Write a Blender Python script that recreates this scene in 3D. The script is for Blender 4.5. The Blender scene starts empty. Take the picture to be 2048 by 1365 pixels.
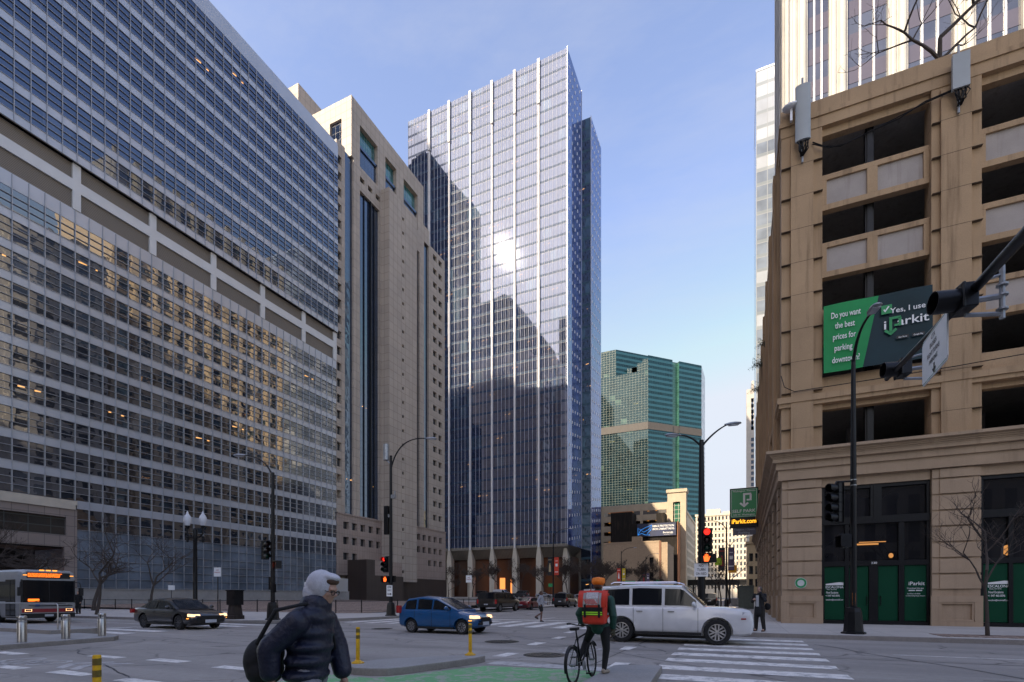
import bpy, bmesh, math, random
from mathutils import Vector, Matrix, noise
R = math.radians
sc = bpy.context.scene
COL = sc.collection
PI = math.pi
random.seed(7)

# ------------------------------------------------------------------ camera
cd = bpy.data.cameras.new('camera'); cam = bpy.data.objects.new('camera', cd); COL.objects.link(cam)
cam.location = (0, 0, 1.55); cam.rotation_euler = (R(90), 0, R(24.3845))
cd.sensor_width = 36; cd.lens = 36 * 1017 / 2048; cd.shift_y = 0.2488
cd.clip_start = .05; cd.clip_end = 6000
sc.camera = cam

# ------------------------------------------------------------------ sky and sun
SUN_EL, SUN_AZ = 34.0, 205.0          # azimuth clockwise from +Y
w = bpy.data.worlds.new("World"); sc.world = w; w.use_nodes = True
nt = w.node_tree; bg = nt.nodes['Background']
sky = nt.nodes.new('ShaderNodeTexSky'); sky.sky_type = 'NISHITA'; sky.sun_disc = False
sky.sun_elevation = R(SUN_EL); sky.sun_rotation = R(SUN_AZ); sky.altitude = 200
sky.air_density = 1.0; sky.dust_density = 1.0; sky.ozone_density = 3.0
tint = nt.nodes.new('ShaderNodeMix'); tint.data_type = 'RGBA'; tint.blend_type = 'MULTIPLY'
tint.inputs[0].default_value = 1; tint.inputs[7].default_value = (1.07, .835, .765, 1)
nt.links.new(sky.outputs[0], tint.inputs[6])
# thin high cirrus wisps
geo = nt.nodes.new('ShaderNodeTexCoord'); mp = nt.nodes.new('ShaderNodeMapping')
mp.inputs['Rotation'].default_value = (0, 0, R(35)); mp.inputs['Scale'].default_value = (1.0, 3.2, 4.5)
nz = nt.nodes.new('ShaderNodeTexNoise'); nz.inputs['Scale'].default_value = 1.7; nz.inputs['Detail'].default_value = 7; nz.inputs['Roughness'].default_value = .62
rp = nt.nodes.new('ShaderNodeValToRGB'); rp.color_ramp.elements[0].position = .47; rp.color_ramp.elements[1].position = .8
rp.color_ramp.elements[0].color = (0, 0, 0, 1); rp.color_ramp.elements[1].color = (.35, .35, .35, 1)
cl = nt.nodes.new('ShaderNodeMix'); cl.data_type = 'RGBA'; cl.inputs[7].default_value = (1.5, 1.55, 1.75, 1)
cap = nt.nodes.new('ShaderNodeMix'); cap.data_type = 'RGBA'; cap.blend_type = 'DARKEN'; cap.inputs[0].default_value = 1; cap.inputs[7].default_value = (1.85, 1.98, 2.2, 1)
# the northern horizon is hazed to an even pale blue; toward the sun the aureole keeps its brightness
dp = nt.nodes.new('ShaderNodeVectorMath'); dp.operation = 'DOT_PRODUCT'; dp.inputs[1].default_value = (math.sin(R(SUN_AZ)), math.cos(R(SUN_AZ)), 0)
mr = nt.nodes.new('ShaderNodeMapRange'); mr.inputs['From Min'].default_value = -.1; mr.inputs['From Max'].default_value = .5
cc = nt.nodes.new('ShaderNodeMix'); cc.data_type = 'RGBA'; cc.inputs[6].default_value = (1.62, 1.75, 1.98, 1); cc.inputs[7].default_value = (4.2, 4.0, 3.9, 1)
for a, b in ((geo.outputs['Generated'], mp.inputs[0]), (mp.outputs[0], nz.inputs[0]), (nz.outputs[0], rp.inputs[0]),
             (rp.outputs[0], cl.inputs[0]), (tint.outputs[2], cap.inputs[6]), (cap.outputs[2], cl.inputs[6]), (cl.outputs[2], bg.inputs[0])):
    nt.links.new(a, b)
for a, b in ((geo.outputs['Generated'], dp.inputs[0]), (dp.outputs['Value'], mr.inputs[0]), (mr.outputs[0], cc.inputs[0]), (cc.outputs[2], cap.inputs[7])): nt.links.new(a, b)
bg.inputs[1].default_value = 0.15
ld = bpy.data.lights.new('sun', 'SUN'); lo = bpy.data.objects.new('sun', ld); COL.objects.link(lo)
ld.energy = 3.0; ld.angle = R(.53); ld.color = (1, .84, .63)
el, az = R(SUN_EL), R(SUN_AZ)
sdir = Vector((math.sin(az) * math.cos(el), math.cos(az) * math.cos(el), math.sin(el)))
lo.rotation_euler = (-sdir).to_track_quat('-Z', 'Y').to_euler(); lo.location = (-100, -200, 200)
vs = sc.view_settings
vs.view_transform = 'Standard'; vs.look = 'None'; vs.gamma = 1; vs.exposure = 1.7
sc.cycles.caustics_reflective = False; sc.cycles.caustics_refractive = False
sc.cycles.sample_clamp_indirect = 6; sc.cycles.max_bounces = 7; sc.cycles.glossy_bounces = 5
sc.cycles.diffuse_bounces = 4

# ------------------------------------------------------------------ mesh helpers
class MB:
    def __init__(s): s.v = []; s.f = []; s.m = []; s.k = 0
    def add(s, vs, fs):
        b = len(s.v); s.v += [tuple(p) for p in vs]
        for f in fs: s.f.append(tuple(b + i for i in f)); s.m.append(s.k)
        return s
    def mat(s, k): s.k = k; return s
    def quad(s, a, b, c, d): return s.add((a, b, c, d), ((0, 1, 2, 3),))
    def box(s, x0, x1, y0, y1, z0, z1, M=None):
        vs = [Vector(p) for p in ((x0,y0,z0),(x1,y0,z0),(x1,y1,z0),(x0,y1,z0),(x0,y0,z1),(x1,y0,z1),(x1,y1,z1),(x0,y1,z1))]
        if M is not None: vs = [M @ p for p in vs]
        return s.add(vs, ((0,3,2,1),(4,5,6,7),(0,1,5,4),(1,2,6,5),(2,3,7,6),(3,0,4,7)))
    def cbox(s, c, d, M=None):
        return s.box(c[0]-d[0]/2, c[0]+d[0]/2, c[1]-d[1]/2, c[1]+d[1]/2, c[2]-d[2]/2, c[2]+d[2]/2, M)
    def prism(s, poly, z0, z1, M=None):
        n = len(poly)
        vs = [Vector((x, y, z0)) for x, y in poly] + [Vector((x, y, z1)) for x, y in poly]
        if M is not None: vs = [M @ p for p in vs]
        fs = [tuple(range(n))[::-1], tuple(range(n, 2*n))] + [(i, (i+1) % n, n+(i+1) % n, n+i) for i in range(n)]
        return s.add(vs, fs)
    def poly(s, pts): return s.add(pts, (tuple(range(len(pts))),))
    def tube(s, pts, r, n=8, caps=True):
        pts = [Vector(p) for p in pts]
        if not isinstance(r, (list, tuple)): r = [r] * len(pts)
        vs = []; up = None
        for i, p in enumerate(pts):
            t = (pts[min(i+1, len(pts)-1)] - pts[max(i-1, 0)]).normalized()
            if up is None:
                a = Vector((0, 0, 1)) if abs(t.z) < .9 else Vector((1, 0, 0))
                up = t.cross(a).normalized()
            up = (up - t * up.dot(t))
            up = up.normalized() if up.length > 1e-6 else t.orthogonal().normalized()
            w_ = t.cross(up)
            for j in range(n):
                q = 2 * PI * j / n
                vs.append(p + (up * math.cos(q) + w_ * math.sin(q)) * r[i])
        fs = []
        for i in range(len(pts)-1):
            for j in range(n):
                k = (j+1) % n
                fs.append((i*n+j, i*n+k, (i+1)*n+k, (i+1)*n+j))
        if caps: fs += [tuple(range(n))[::-1], tuple(range((len(pts)-1)*n, len(pts)*n))]
        return s.add(vs, fs)
    def cyl(s, a, b, r0, r1=None, n=12): return s.tube((a, b), [r0, r0 if r1 is None else r1], n)
    def ball(s, c, r, nu=14, nv=9, M=None):
        c = Vector(c); r = (r, r, r) if not isinstance(r, (list, tuple)) else r
        vs = [Vector((0, 0, -r[2]))]
        for i in range(1, nv):
            t = -PI/2 + PI*i/nv
            for j in range(nu):
                q = 2*PI*j/nu
                vs.append(Vector((r[0]*math.cos(t)*math.cos(q), r[1]*math.cos(t)*math.sin(q), r[2]*math.sin(t))))
        vs.append(Vector((0, 0, r[2])))
        vs = [c + (M @ p if M is not None else p) for p in vs]
        fs = [(0, 1+(j+1) % nu, 1+j) for j in range(nu)]
        for i in range(nv-2):
            for j in range(nu):
                k = (j+1) % nu
                fs.append((1+i*nu+j, 1+i*nu+k, 1+(i+1)*nu+k, 1+(i+1)*nu+j))
        top = len(vs)-1; b = 1+(nv-2)*nu
        fs += [(b+j, b+(j+1) % nu, top) for j in range(nu)]
        return s.add(vs, fs)
    def lathe(s, prof, n=16, M=None, caps=True):
        vs = []
        for r, z in prof:
            for j in range(n):
                q = 2*PI*j/n; p = Vector((r*math.cos(q), r*math.sin(q), z))
                vs.append(M @ p if M is not None else p)
        fs = []
        for i in range(len(prof)-1):
            for j in range(n):
                k = (j+1) % n
                fs.append((i*n+j, i*n+k, (i+1)*n+k, (i+1)*n+j))
        if caps: fs += [tuple(range(n))[::-1], tuple(range((len(prof)-1)*n, len(prof)*n))]
        return s.add(vs, fs)
    def loft(s, rings, caps=True, closed=True):
        n = len(rings[0]); vs = [p for r in rings for p in r]; fs = []
        for i in range(len(rings)-1):
            for j in range(n if closed else n-1):
                k = (j+1) % n
                fs.append((i*n+j, i*n+k, (i+1)*n+k, (i+1)*n+j))
        if caps: fs += [tuple(range(n))[::-1], tuple(range((len(rings)-1)*n, len(rings)*n))]
        return s.add(vs, fs)
    def xform(s, M):
        s.v = [tuple(M @ Vector(p)) for p in s.v]; return s
    def mesh(s, name, mats, smooth=None, recalc=True, bevel=0):
        me = bpy.data.meshes.new(name); me.from_pydata(s.v, [], s.f)
        for m in (mats if isinstance(mats, (list, tuple)) else [mats]): me.materials.append(m)
        me.polygons.foreach_set('material_index', s.m)
        if recalc or bevel:
            bm = bmesh.new(); bm.from_mesh(me)
            if recalc: bmesh.ops.recalc_face_normals(bm, faces=bm.faces)
            if bevel:
                es = [e for e in bm.edges if len(e.link_faces) == 2 and e.calc_face_angle(0) > .5]
                bmesh.ops.bevel(bm, geom=es, offset=bevel, segments=2, affect='EDGES', profile=.6)
            bm.to_mesh(me); bm.free()
        if smooth is not None:
            me.polygons.foreach_set('use_smooth', [True]*len(me.polygons))
            if smooth < 170: me.set_sharp_from_angle(angle=R(smooth))
        me.update()
        return me
    def build(s, name, mats, parent=None, smooth=None, recalc=True, loc=None, bevel=0, rz=0):
        o = bpy.data.objects.new(name, s.mesh(name, mats, smooth, recalc, bevel)); COL.objects.link(o)
        if parent is not None: o.parent = parent
        if loc is not None: o.location = loc
        if rz: o.rotation_euler.z = rz
        return o

def tag(o, label=None, cat=None, group=None, kind=None):
    for k, v in (('label', label), ('category', cat), ('group', group), ('kind', kind)):
        if v: o[k] = v
    return o
def thing(name, label, cat, loc=(0, 0, 0), rz=0, group=None):
    o = bpy.data.objects.new(name, None); COL.objects.link(o); o.location = loc; o.rotation_euler.z = rz
    o.empty_display_size = .2
    return tag(o, label, cat, group)
def struct(name, mb, m, **k): return tag(mb.build(name, m, **k), kind='structure')
def inst(me, name, parent, loc=(0, 0, 0), rz=0, scale=None):
    o = bpy.data.objects.new(name, me); COL.objects.link(o); o.parent = parent; o.location = loc; o.rotation_euler.z = rz
    if scale: o.scale = scale
    return o
KIDS = {}
def copy_tree(o, parent=None, label=None, loc=None, rz=None):
    c = o.copy(); COL.objects.link(c); c.parent = parent
    if label: c['label'] = label
    if loc is not None: c.location = loc
    if rz is not None: c.rotation_euler.z = rz
    for ch in [x for x in bpy.data.objects if x.parent == o]: copy_tree(ch, c)
    return c
def evaluated(o):
    dg = bpy.context.evaluated_depsgraph_get(); dg.update()
    return bpy.data.meshes.new_from_object(o.evaluated_get(dg))
_TXT = {}
def text_geo(s):
    if s not in _TXT:
        cu = bpy.data.curves.new('txt', 'FONT'); cu.body = s; cu.align_x = 'CENTER'; cu.align_y = 'CENTER'; cu.size = 1; cu.resolution_u = 3; cu.offset = .012
        o = bpy.data.objects.new('txt', cu); COL.objects.link(o); me = evaluated(o)
        vs = [v.co.copy() for v in me.vertices]; fs = [tuple(p.vertices) for p in me.polygons]
        xs = [v.x for v in vs] or [0]; ys = [v.y for v in vs] or [0]
        cx = (min(xs)+max(xs))/2
        _TXT[s] = ([Vector((v.x-cx, v.y, 0)) for v in vs], fs, max(xs)-min(xs))
        bpy.data.objects.remove(o); bpy.data.curves.remove(cu); bpy.data.meshes.remove(me)
    return _TXT[s]
def write(mb, s, x, y, width, M, hs=1.0, z=0.0, height=None):
    """lay text centred at x,y on the local plane of M (x right, y up); fitted to width"""
    vs, fs, wd = text_geo(s)
    k = width / wd if wd else 1
    ky = k*hs if height is None else height/.72
    mb.add([M @ Vector((x + v.x*k, y + v.y*ky, z)) for v in vs], fs)
def plane_M(o, right, up):
    r = Vector(right).normalized(); u = Vector(up).normalized(); n = r.cross(u)
    return Matrix(((r.x, u.x, n.x, o[0]), (r.y, u.y, n.y, o[1]), (r.z, u.z, n.z, o[2]), (0, 0, 0, 1)))
def fused(parts, name, mat, parent, voxel=.012, smooth=4, factor=.5, disp=None):
    """blend overlapping volumes into one continuous smooth surface"""
    o = parts.build(name+'_raw', mat, None)
    md = o.modifiers.new('r', 'REMESH'); md.mode = 'VOXEL'; md.voxel_size = voxel
    ms = o.modifiers.new('s', 'SMOOTH'); ms.factor = factor; ms.iterations = smooth
    me = evaluated(o); raw = o.data; bpy.data.objects.remove(o); bpy.data.meshes.remove(raw)
    me.name = name
    if not me.materials: me.materials.append(mat)
    me.polygons.foreach_set('use_smooth', [True]*len(me.polygons))
    n = bpy.data.objects.new(name, me); COL.objects.link(n); n.parent = parent
    return n

# ------------------------------------------------------------------ materials
class N:
    def __init__(s, name):
        s.m = bpy.data.materials.new(name); s.m.use_nodes = True; s.t = s.m.node_tree; s.b = s.t.nodes['Principled BSDF']
        s.out = s.t.nodes['Material Output']
    def n(s, typ, **kw):
        x = s.t.nodes.new('ShaderNode'+typ)
        for k, v in kw.items():
            if k.startswith('i_'):
                key = k[2:]; key = int(key) if key.isdigit() else key.replace('_', ' ')
                s.set(x.inputs[key], v)
            else: setattr(x, k, v)
        return x
    def set(s, sock, v):
        if isinstance(v, bpy.types.NodeSocket): s.t.links.new(v, sock)
        elif isinstance(v, bpy.types.Node): s.t.links.new(v.outputs[0], sock)
        else:
            if isinstance(v, (tuple, list)) and len(v) == 3 and sock.type == 'RGBA': v = (*v, 1)
            sock.default_value = v
    def math(s, op, a, b=None, c=None):
        x = s.n('Math', operation=op); s.set(x.inputs[0], a)
        if b is not None: s.set(x.inputs[1], b)
        if c is not None: s.set(x.inputs[2], c)
        return x.outputs[0]
    def mix(s, f, a, b, blend='MIX'):
        x = s.n('Mix', data_type='RGBA', blend_type=blend); s.set(x.inputs[0], f); s.set(x.inputs[6], a); s.set(x.inputs[7], b)
        return x.outputs[2]
    def obj(s): return s.n('TexCoord').outputs['Object']
    def noise(s, scale, vec=None, detail=4, rough=.55):
        x = s.n('TexNoise', i_Scale=scale, i_Detail=detail, i_Roughness=rough)
        s.set(x.inputs['Vector'], vec if vec is not None else s.obj()); return x.outputs[0]
    def ramp(s, f, stops):
        x = s.n('ValToRGB'); e = x.color_ramp.elements
        while len(e) < len(stops): e.new(.5)
        for q, (p, c) in zip(e, stops): q.position = p; q.color = (*c, 1) if len(c) == 3 else c
        s.set(x.inputs[0], f); return x.outputs[0]
    def bump(s, h, strength=.3, dist=.01):
        x = s.n('Bump', i_Strength=strength, i_Distance=dist); s.set(x.inputs['Height'], h); return x.outputs[0]
    def wall_uv(s):
        x = s.n('SeparateXYZ'); s.set(x.inputs[0], s.obj())
        return s.math('ADD', x.outputs[0], x.outputs[1]), x.outputs[2]
    def fin(s, col=None, rough=None, metal=None, normal=None, spec=None):
        for k, v in (('Base Color', col), ('Roughness', rough), ('Metallic', metal), ('Normal', normal), ('Specular IOR Level', spec)):
            if v is not None: s.set(s.b.inputs[k], v)
        return s.m
def sc3(c, k): return tuple(min(1, x*k) for x in c)
def plain(name, rgb, rough=.6, metal=0, var=.12, scale=4, bump=0, spec=.5, coat=0):
    a = N(name); f = a.noise(scale)
    c = a.ramp(f, ((.3, sc3(rgb, 1-var)), (.7, sc3(rgb, 1+var))))
    if coat: a.set(a.b.inputs['Coat Weight'], coat); a.set(a.b.inputs['Coat Roughness'], .04)
    return a.fin(c, rough, metal, a.bump(a.noise(scale*12, detail=2), bump) if bump else None, spec)
def stained(name, rgb, rough=.8, dirt=(.1, .08, .06), amount=.5, scale=.8, grain=25, bump=.25, streak=True):
    """masonry with blotches, grain and vertical runs"""
    a = N(name); o = a.obj()
    base = a.ramp(a.noise(scale, o, 6), ((.28, sc3(rgb, .8)), (.72, sc3(rgb, 1.12))))
    g = a.noise(grain, o, 3)
    base = a.mix(.35, base, a.ramp(g, ((.35, sc3(rgb, .75)), (.65, sc3(rgb, 1.15)))))
    if streak:
        mp = a.n('Mapping'); a.set(mp.inputs[0], o); mp.inputs['Scale'].default_value = (1, 1, .06)
        st = a.noise(3.2, mp.outputs[0], 5, .6)
        k = a.ramp(st, ((.54, (0, 0, 0)), (.72, (1, 1, 1))))
        base = a.mix(a.math('MULTIPLY', k, amount), base, dirt)
    return a.fin(base, rough, 0, a.bump(g, bump, .01), .3)
def paneled(name, rgb, pw, ph, joint=.02, jcol=None, rough=.6, var=.1, zoff=0, uoff=0, spec=.4, offset=0.0, mortar_bump=True):
    """stone or metal cladding: panels with joints (Object coordinates, u = x + y)"""
    a = N(name); u, v = a.wall_uv()
    cv = a.n('CombineXYZ'); a.set(cv.inputs[0], a.math('ADD', u, uoff)); a.set(cv.inputs[1], a.math('ADD', v, zoff))
    b = a.n('TexBrick', offset=offset, squash=1); a.set(b.inputs[0], cv.outputs[0])
    for k, x in (('Scale', 1), ('Mortar Size', joint), ('Mortar Smooth', .1), ('Brick Width', pw), ('Row Height', ph)): b.inputs[k].default_value = x
    a.set(b.inputs['Color1'], sc3(rgb, 1-var)); a.set(b.inputs['Color2'], sc3(rgb, 1+var)); a.set(b.inputs['Mortar'], jcol or sc3(rgb, .45))
    c = a.mix(.3, b.outputs[0], a.ramp(a.noise(.25, detail=6), ((.3, sc3(rgb, .7)), (.7, sc3(rgb, 1.2)))), 'MIX')
    c = a.mix(b.outputs[1], c, jcol or sc3(rgb, .45))
    return a.fin(c, rough, 0, a.bump(a.math('SUBTRACT', 1, b.outputs[1]), .4, .02), spec)
def glazing(name, dark, pw, ph, ior=2.0, wob=.004, tintc=(1, 1, 1), lit=0.0, blinds=0.0, blindc=(.16, .16, .17), litc=(1, .48, .15), fh=3.67, zoff=0, uoff=0,
            litk=4, frame=None, fw=.06, band=None, bandh=.33, wav=.5, uaxis=None, framerough=.4, pill=.5):
    """coated glass: dark room behind, real fresnel mirror in front, slightly pillowed panes; a few lit ceilings"""
    a = N(name); u, v = a.wall_uv()
    if uaxis is not None:
        d = a.n('VectorMath', operation='DOT_PRODUCT'); a.set(d.inputs[0], a.obj()); d.inputs[1].default_value = uaxis; u = d.outputs['Value']
    us = a.math('DIVIDE', a.math('ADD', u, uoff), pw); vs_ = a.math('DIVIDE', a.math('ADD', v, zoff), ph)
    iu, iv = a.math('FLOOR', us), a.math('FLOOR', vs_); fu, fv = a.math('FRACT', us), a.math('FRACT', vs_)
    cv = a.n('CombineXYZ'); a.set(cv.inputs[0], iu); a.set(cv.inputs[1], iv)
    wn = a.n('TexWhiteNoise', noise_dimensions='3D'); a.set(wn.inputs[0], cv.outputs[0])
    rnd = wn.outputs['Value']; rc = a.n('SeparateColor'); a.set(rc.inputs[0], wn.outputs['Color'])
    # pillowing of each pane plus long ripples
    du, dv = a.math('SUBTRACT', fu, .5), a.math('SUBTRACT', fv, .5)
    pil = a.math('ADD', a.math('MULTIPLY', du, du), a.math('MULTIPLY', dv, dv))
    pil = a.math('MULTIPLY', pil, a.math('MULTIPLY', a.math('SUBTRACT', rc.outputs[1], .35), pill))
    tl = a.math('ADD', a.math('MULTIPLY', du, a.math('SUBTRACT', rc.outputs[0], .5)), a.math('MULTIPLY', dv, a.math('SUBTRACT', rc.outputs[2], .5)))
    h = a.math('ADD', a.math('ADD', pil, a.math('MULTIPLY', tl, .35)), a.math('MULTIPLY', a.noise(1.1/pw, detail=1), wav))
    nrm = a.bump(h, 1, wob)
    floor_id = a.n('CombineXYZ'); a.set(floor_id.inputs[0], a.math('FLOOR', a.math('DIVIDE', us, 2))); a.set(floor_id.inputs[1], a.math('FLOOR', a.math('DIVIDE', a.math('ADD', v, zoff), fh)))
    w2 = a.n('TexWhiteNoise', noise_dimensions='3D'); a.set(w2.inputs[0], floor_id.outputs[0]); r2 = w2.outputs['Value']
    c = a.ramp(a.noise(.35/pw, detail=3), ((.3, sc3(dark, .6)), (.7, sc3(dark, 1.5))))
    if blinds: c = a.mix(a.math('MULTIPLY', a.math('LESS_THAN', r2, blinds), a.math('ADD', .35, a.math('MULTIPLY', rnd, .6))), c, blindc)
    dif = a.n('BsdfDiffuse', i_Color=c); body = dif.outputs[0]
    if lit:
        ff = a.math('FRACT', a.math('DIVIDE', a.math('ADD', v, zoff), fh))
        m1 = a.math('GREATER_THAN', r2, 1-lit); m2 = a.math('LESS_THAN', a.math('ABSOLUTE', a.math('SUBTRACT', ff, a.math('ADD', .72, a.math('MULTIPLY', du, .06)))), .022)
        m3 = a.math('LESS_THAN', a.math('ABSOLUTE', du), a.math('ADD', .02, a.math('MULTIPLY', rc.outputs[0], .38)))
        e = a.n('Emission', i_Color=litc); a.set(e.inputs[1], a.math('MULTIPLY', a.math('MULTIPLY', m1, a.math('MULTIPLY', m2, m3)), litk*.2))
        ad = a.n('AddShader'); a.set(ad.inputs[0], body); a.set(ad.inputs[1], e.outputs[0]); body = ad.outputs[0]
    g = a.n('BsdfGlossy', i_Roughness=.015, i_Color=tintc); a.set(g.inputs['Normal'], nrm)
    fr = a.n('Fresnel', i_IOR=ior); a.set(fr.inputs['Normal'], nrm)
    mx = a.n('MixShader'); a.set(mx.inputs[0], fr.outputs[0]); a.set(mx.inputs[1], body); a.set(mx.inputs[2], g.outputs[0])
    last = mx.outputs[0]
    if band is not None:
        bb = a.math('LESS_THAN', a.math('FRACT', a.math('DIVIDE', a.math('ADD', v, zoff), fh)), bandh)
        s2 = a.n('BsdfPrincipled', i_Base_Color=band, i_Roughness=.6); s2.inputs['Specular IOR Level'].default_value = .15
        m = a.n('MixShader'); a.set(m.inputs[0], a.math('MULTIPLY', bb, .75)); a.set(m.inputs[1], last); a.set(m.inputs[2], s2.outputs[0]); last = m.outputs[0]
    if frame is not None:
        e1 = a.math('LESS_THAN', fu, fw/pw); e2 = a.math('LESS_THAN', fv, fw/ph)
        s3 = a.n('BsdfPrincipled', i_Base_Color=frame, i_Roughness=framerough)
        m = a.n('MixShader'); a.set(m.inputs[0], a.math('MAXIMUM', e1, e2)); a.set(m.inputs[1], last); a.set(m.inputs[2], s3.outputs[0]); last = m.outputs[0]
    a.set(a.out.inputs[0], last)
    return a.m
def glow(name, rgb, k, base=(.02, .02, .02)):
    a = N(name); a.set(a.b.inputs['Base Color'], base); a.set(a.b.inputs['Emission Color'], rgb); a.set(a.b.inputs['Emission Strength'], k)
    return a.m
def carpaint(name, rgb, rough=.28, metal=.0):
    a = N(name); c = a.mix(.5, rgb, a.ramp(a.noise(2.5), ((.3, sc3(rgb, .8)), (.7, sc3(rgb, 1.1)))))
    a.set(a.b.inputs['Coat Weight'], .9); a.set(a.b.inputs['Coat Roughness'], .05)
    return a.fin(c, rough, metal)

M = {}
M['black_metal'] = plain('black_painted_metal', (.0065, .0065, .0075), .4, .0, .25, 6, .1, .3)
M['steel'] = plain('brushed_steel', (.42, .41, .40), .3, .95, .1, 20)
M['grey_metal'] = plain('galvanised_metal', (.33, .34, .35), .45, .6, .15, 9)
M['white_metal'] = plain('white_metal', (.72, .73, .76), .35, .2, .06, 3)
M['alu'] = plain('mill_aluminium', (.55, .56, .6), .38, .55, .08, 1)
M['white_paint'] = plain('white_sign_paint', (.78, .78, .77), .45, 0, .05, 2)
M['black_paint'] = plain('black_sign_paint', (.006, .006, .006), .5, 0, .1, 2)
M['rubber'] = plain('tyre_rubber', (.009, .009, .009), .8, 0, .2, 12, .2)
M['dark_glass'] = plain('tinted_car_glass', (.010, .011, .013), .05, 0, .1, 2, 0, .45)
M['yellow_plastic'] = stained('yellow_post_plastic', (.72, .40, .015), .5, (.06, .05, .03), .5, 5, 40, .1)
M['dark_tape'] = plain('dark_reflective_tape', (.16, .11, .02), .3, 0, .2, 20)
M['concrete'] = stained('grey_concrete', (.33, .32, .305), .9, (.10, .09, .08), .25, 1.2, 30, .3, False)
M['kerb'] = stained('old_kerb_concrete', (.27, .245, .22), .95, (.05, .04, .035), .35, 3, 22, .7, False)
M['bark'] = stained('grey_brown_bark', (.075, .06, .05), .95, (.03, .025, .02), .5, 5, 40, .6)
M['twig'] = plain('thin_twigs', (.062, .046, .037), .9, 0, .25, 5)
M['red_lens'] = glow('lit_red_lens', (1, .02, .012), .75)
M['hand_lens'] = glow('lit_orange_hand', (1, .12, .015), .8)
M['amber_glow'] = glow('lit_amber_lamp', (1, .36, .05), .65)
M['led'] = glow('amber_led_letters', (1, .42, .02), .75)
M['bus_led'] = glow('bus_led_orange', (1, .16, .01), .8)
M['warm_lamp'] = glow('warm_head_lamp', (1, .5, .2), .75, (.6, .55, .5))
M['off_lens'] = plain('unlit_lens', (.03, .012, .012), .25)
M['off_green'] = plain('unlit_green_lens', (.01, .05, .035), .25)
M['tail_red'] = plain('red_tail_lens', (.35, .02, .02), .15)
M['lamp_glass'] = plain('lamp_lens', (.5, .52, .55), .12, .1)
M['mulch'] = None
# ------------------------------------------------------------------ ground, roads, pavements
def asphalt(name, rgb, crack=1.0):
    a = N(name); o = a.obj()
    c = a.ramp(a.noise(.22, o, 6, .6), ((.25, sc3(rgb, .66)), (.5, rgb), (.75, sc3(rgb, 1.3))))
    c = a.mix(.3, c, a.ramp(a.noise(7, o, 5, .7), ((.35, sc3(rgb, .5)), (.65, sc3(rgb, 1.35)))))
    g = a.noise(90, o, 2); c = a.mix(.4, c, a.ramp(g, ((.3, sc3(rgb, .55)), (.7, sc3(rgb, 1.5)))))
    sp = a.ramp(a.noise(1.6, o, 5, .7), ((.55, (0, 0, 0)), (.72, (1, 1, 1))))
    c = a.mix(a.math('MULTIPLY', sp, .3), c, sc3(rgb, .6))
    m2 = a.n('Mapping'); a.set(m2.inputs[0], o); m2.inputs['Scale'].default_value = (.05, .55, 1)
    c = a.mix(a.math('MULTIPLY', a.ramp(a.noise(1.3, m2.outputs[0], 4), ((.42, (0, 0, 0)), (.62, (1, 1, 1)))), .55), c, sc3(rgb, .62))
    pb = a.n('TexVoronoi', i_Scale=.11); a.set(pb.inputs['Vector'], o); pc = a.n('SeparateColor'); a.set(pc.inputs[0], pb.outputs['Color'])
    c = a.mix(a.math('MULTIPLY', a.math('GREATER_THAN', pc.outputs[0], .66), .42), c, sc3(rgb, .68))
    mp = a.n('Mapping'); a.set(mp.inputs[0], o)
    wv = a.n('TexNoise', i_Scale=.9, i_Detail=4); a.set(wv.inputs[0], o)
    ad = a.n('VectorMath', operation='MULTIPLY_ADD'); a.set(ad.inputs[0], wv.outputs['Color']); ad.inputs[1].default_value = (1.6, 1.6, 0); a.set(ad.inputs[2], o)
    vo = a.n('TexVoronoi', feature='DISTANCE_TO_EDGE', i_Scale=.32); a.set(vo.inputs['Vector'], ad.outputs[0])
    k = a.ramp(vo.outputs[0], ((.0, (1, 1, 1)), (.018, (0, 0, 0))))
    msk = a.ramp(a.noise(.35, o, 2), ((.42, (0, 0, 0)), (.55, (1, 1, 1))))
    c = a.mix(a.math('MULTIPLY', a.math('MULTIPLY', k, msk), .75*crack), c, sc3(rgb, .22))
    return a.fin(c, .82, 0, a.bump(g, .35, .01), .35)
M['asphalt'] = asphalt('worn_asphalt', (.335, .308, .278))
M['far_ground'] = asphalt('city_ground', (.12, .118, .115), .3)
def paving(name, rgb, size):
    a = N(name); o = a.obj()
    b = a.n('TexBrick', offset=0, squash=1); a.set(b.inputs[0], o)
    for k, x in (('Scale', 1), ('Mortar Size', .012), ('Brick Width', size), ('Row Height', size)): b.inputs[k].default_value = x
    a.set(b.inputs['Color1'], sc3(rgb, .9)); a.set(b.inputs['Color2'], sc3(rgb, 1.08)); a.set(b.inputs['Mortar'], sc3(rgb, .42))
    c = a.mix(.4, b.outputs[0], a.ramp(a.noise(.7, o, 7, .65), ((.3, sc3(rgb, .66)), (.7, sc3(rgb, 1.2)))))
    g = a.noise(70, o, 2)
    c = a.mix(.18, c, a.ramp(g, ((.3, sc3(rgb, .5)), (.7, sc3(rgb, 1.3)))))
    return a.fin(c, .88, 0, a.bump(g, .2, .008), .3)
M['paving'] = paving('concrete_paving', (.50, .465, .42), 1.6)
def worn_paint(name, rgb, lo, hi, under):
    a = N(name); o = a.obj()
    f = a.ramp(a.noise(3.2, o, 8, .72), ((lo, (0, 0, 0)), (hi, (1, 1, 1))))
    c = a.mix(f, rgb, under); c = a.mix(.25, c, a.ramp(a.noise(60, o, 2), ((.3, sc3(rgb, .6)), (.7, sc3(rgb, 1.2)))))
    return a.fin(c, .7, 0, a.bump(a.noise(70, o, 2), .25, .008), .3)
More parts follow.
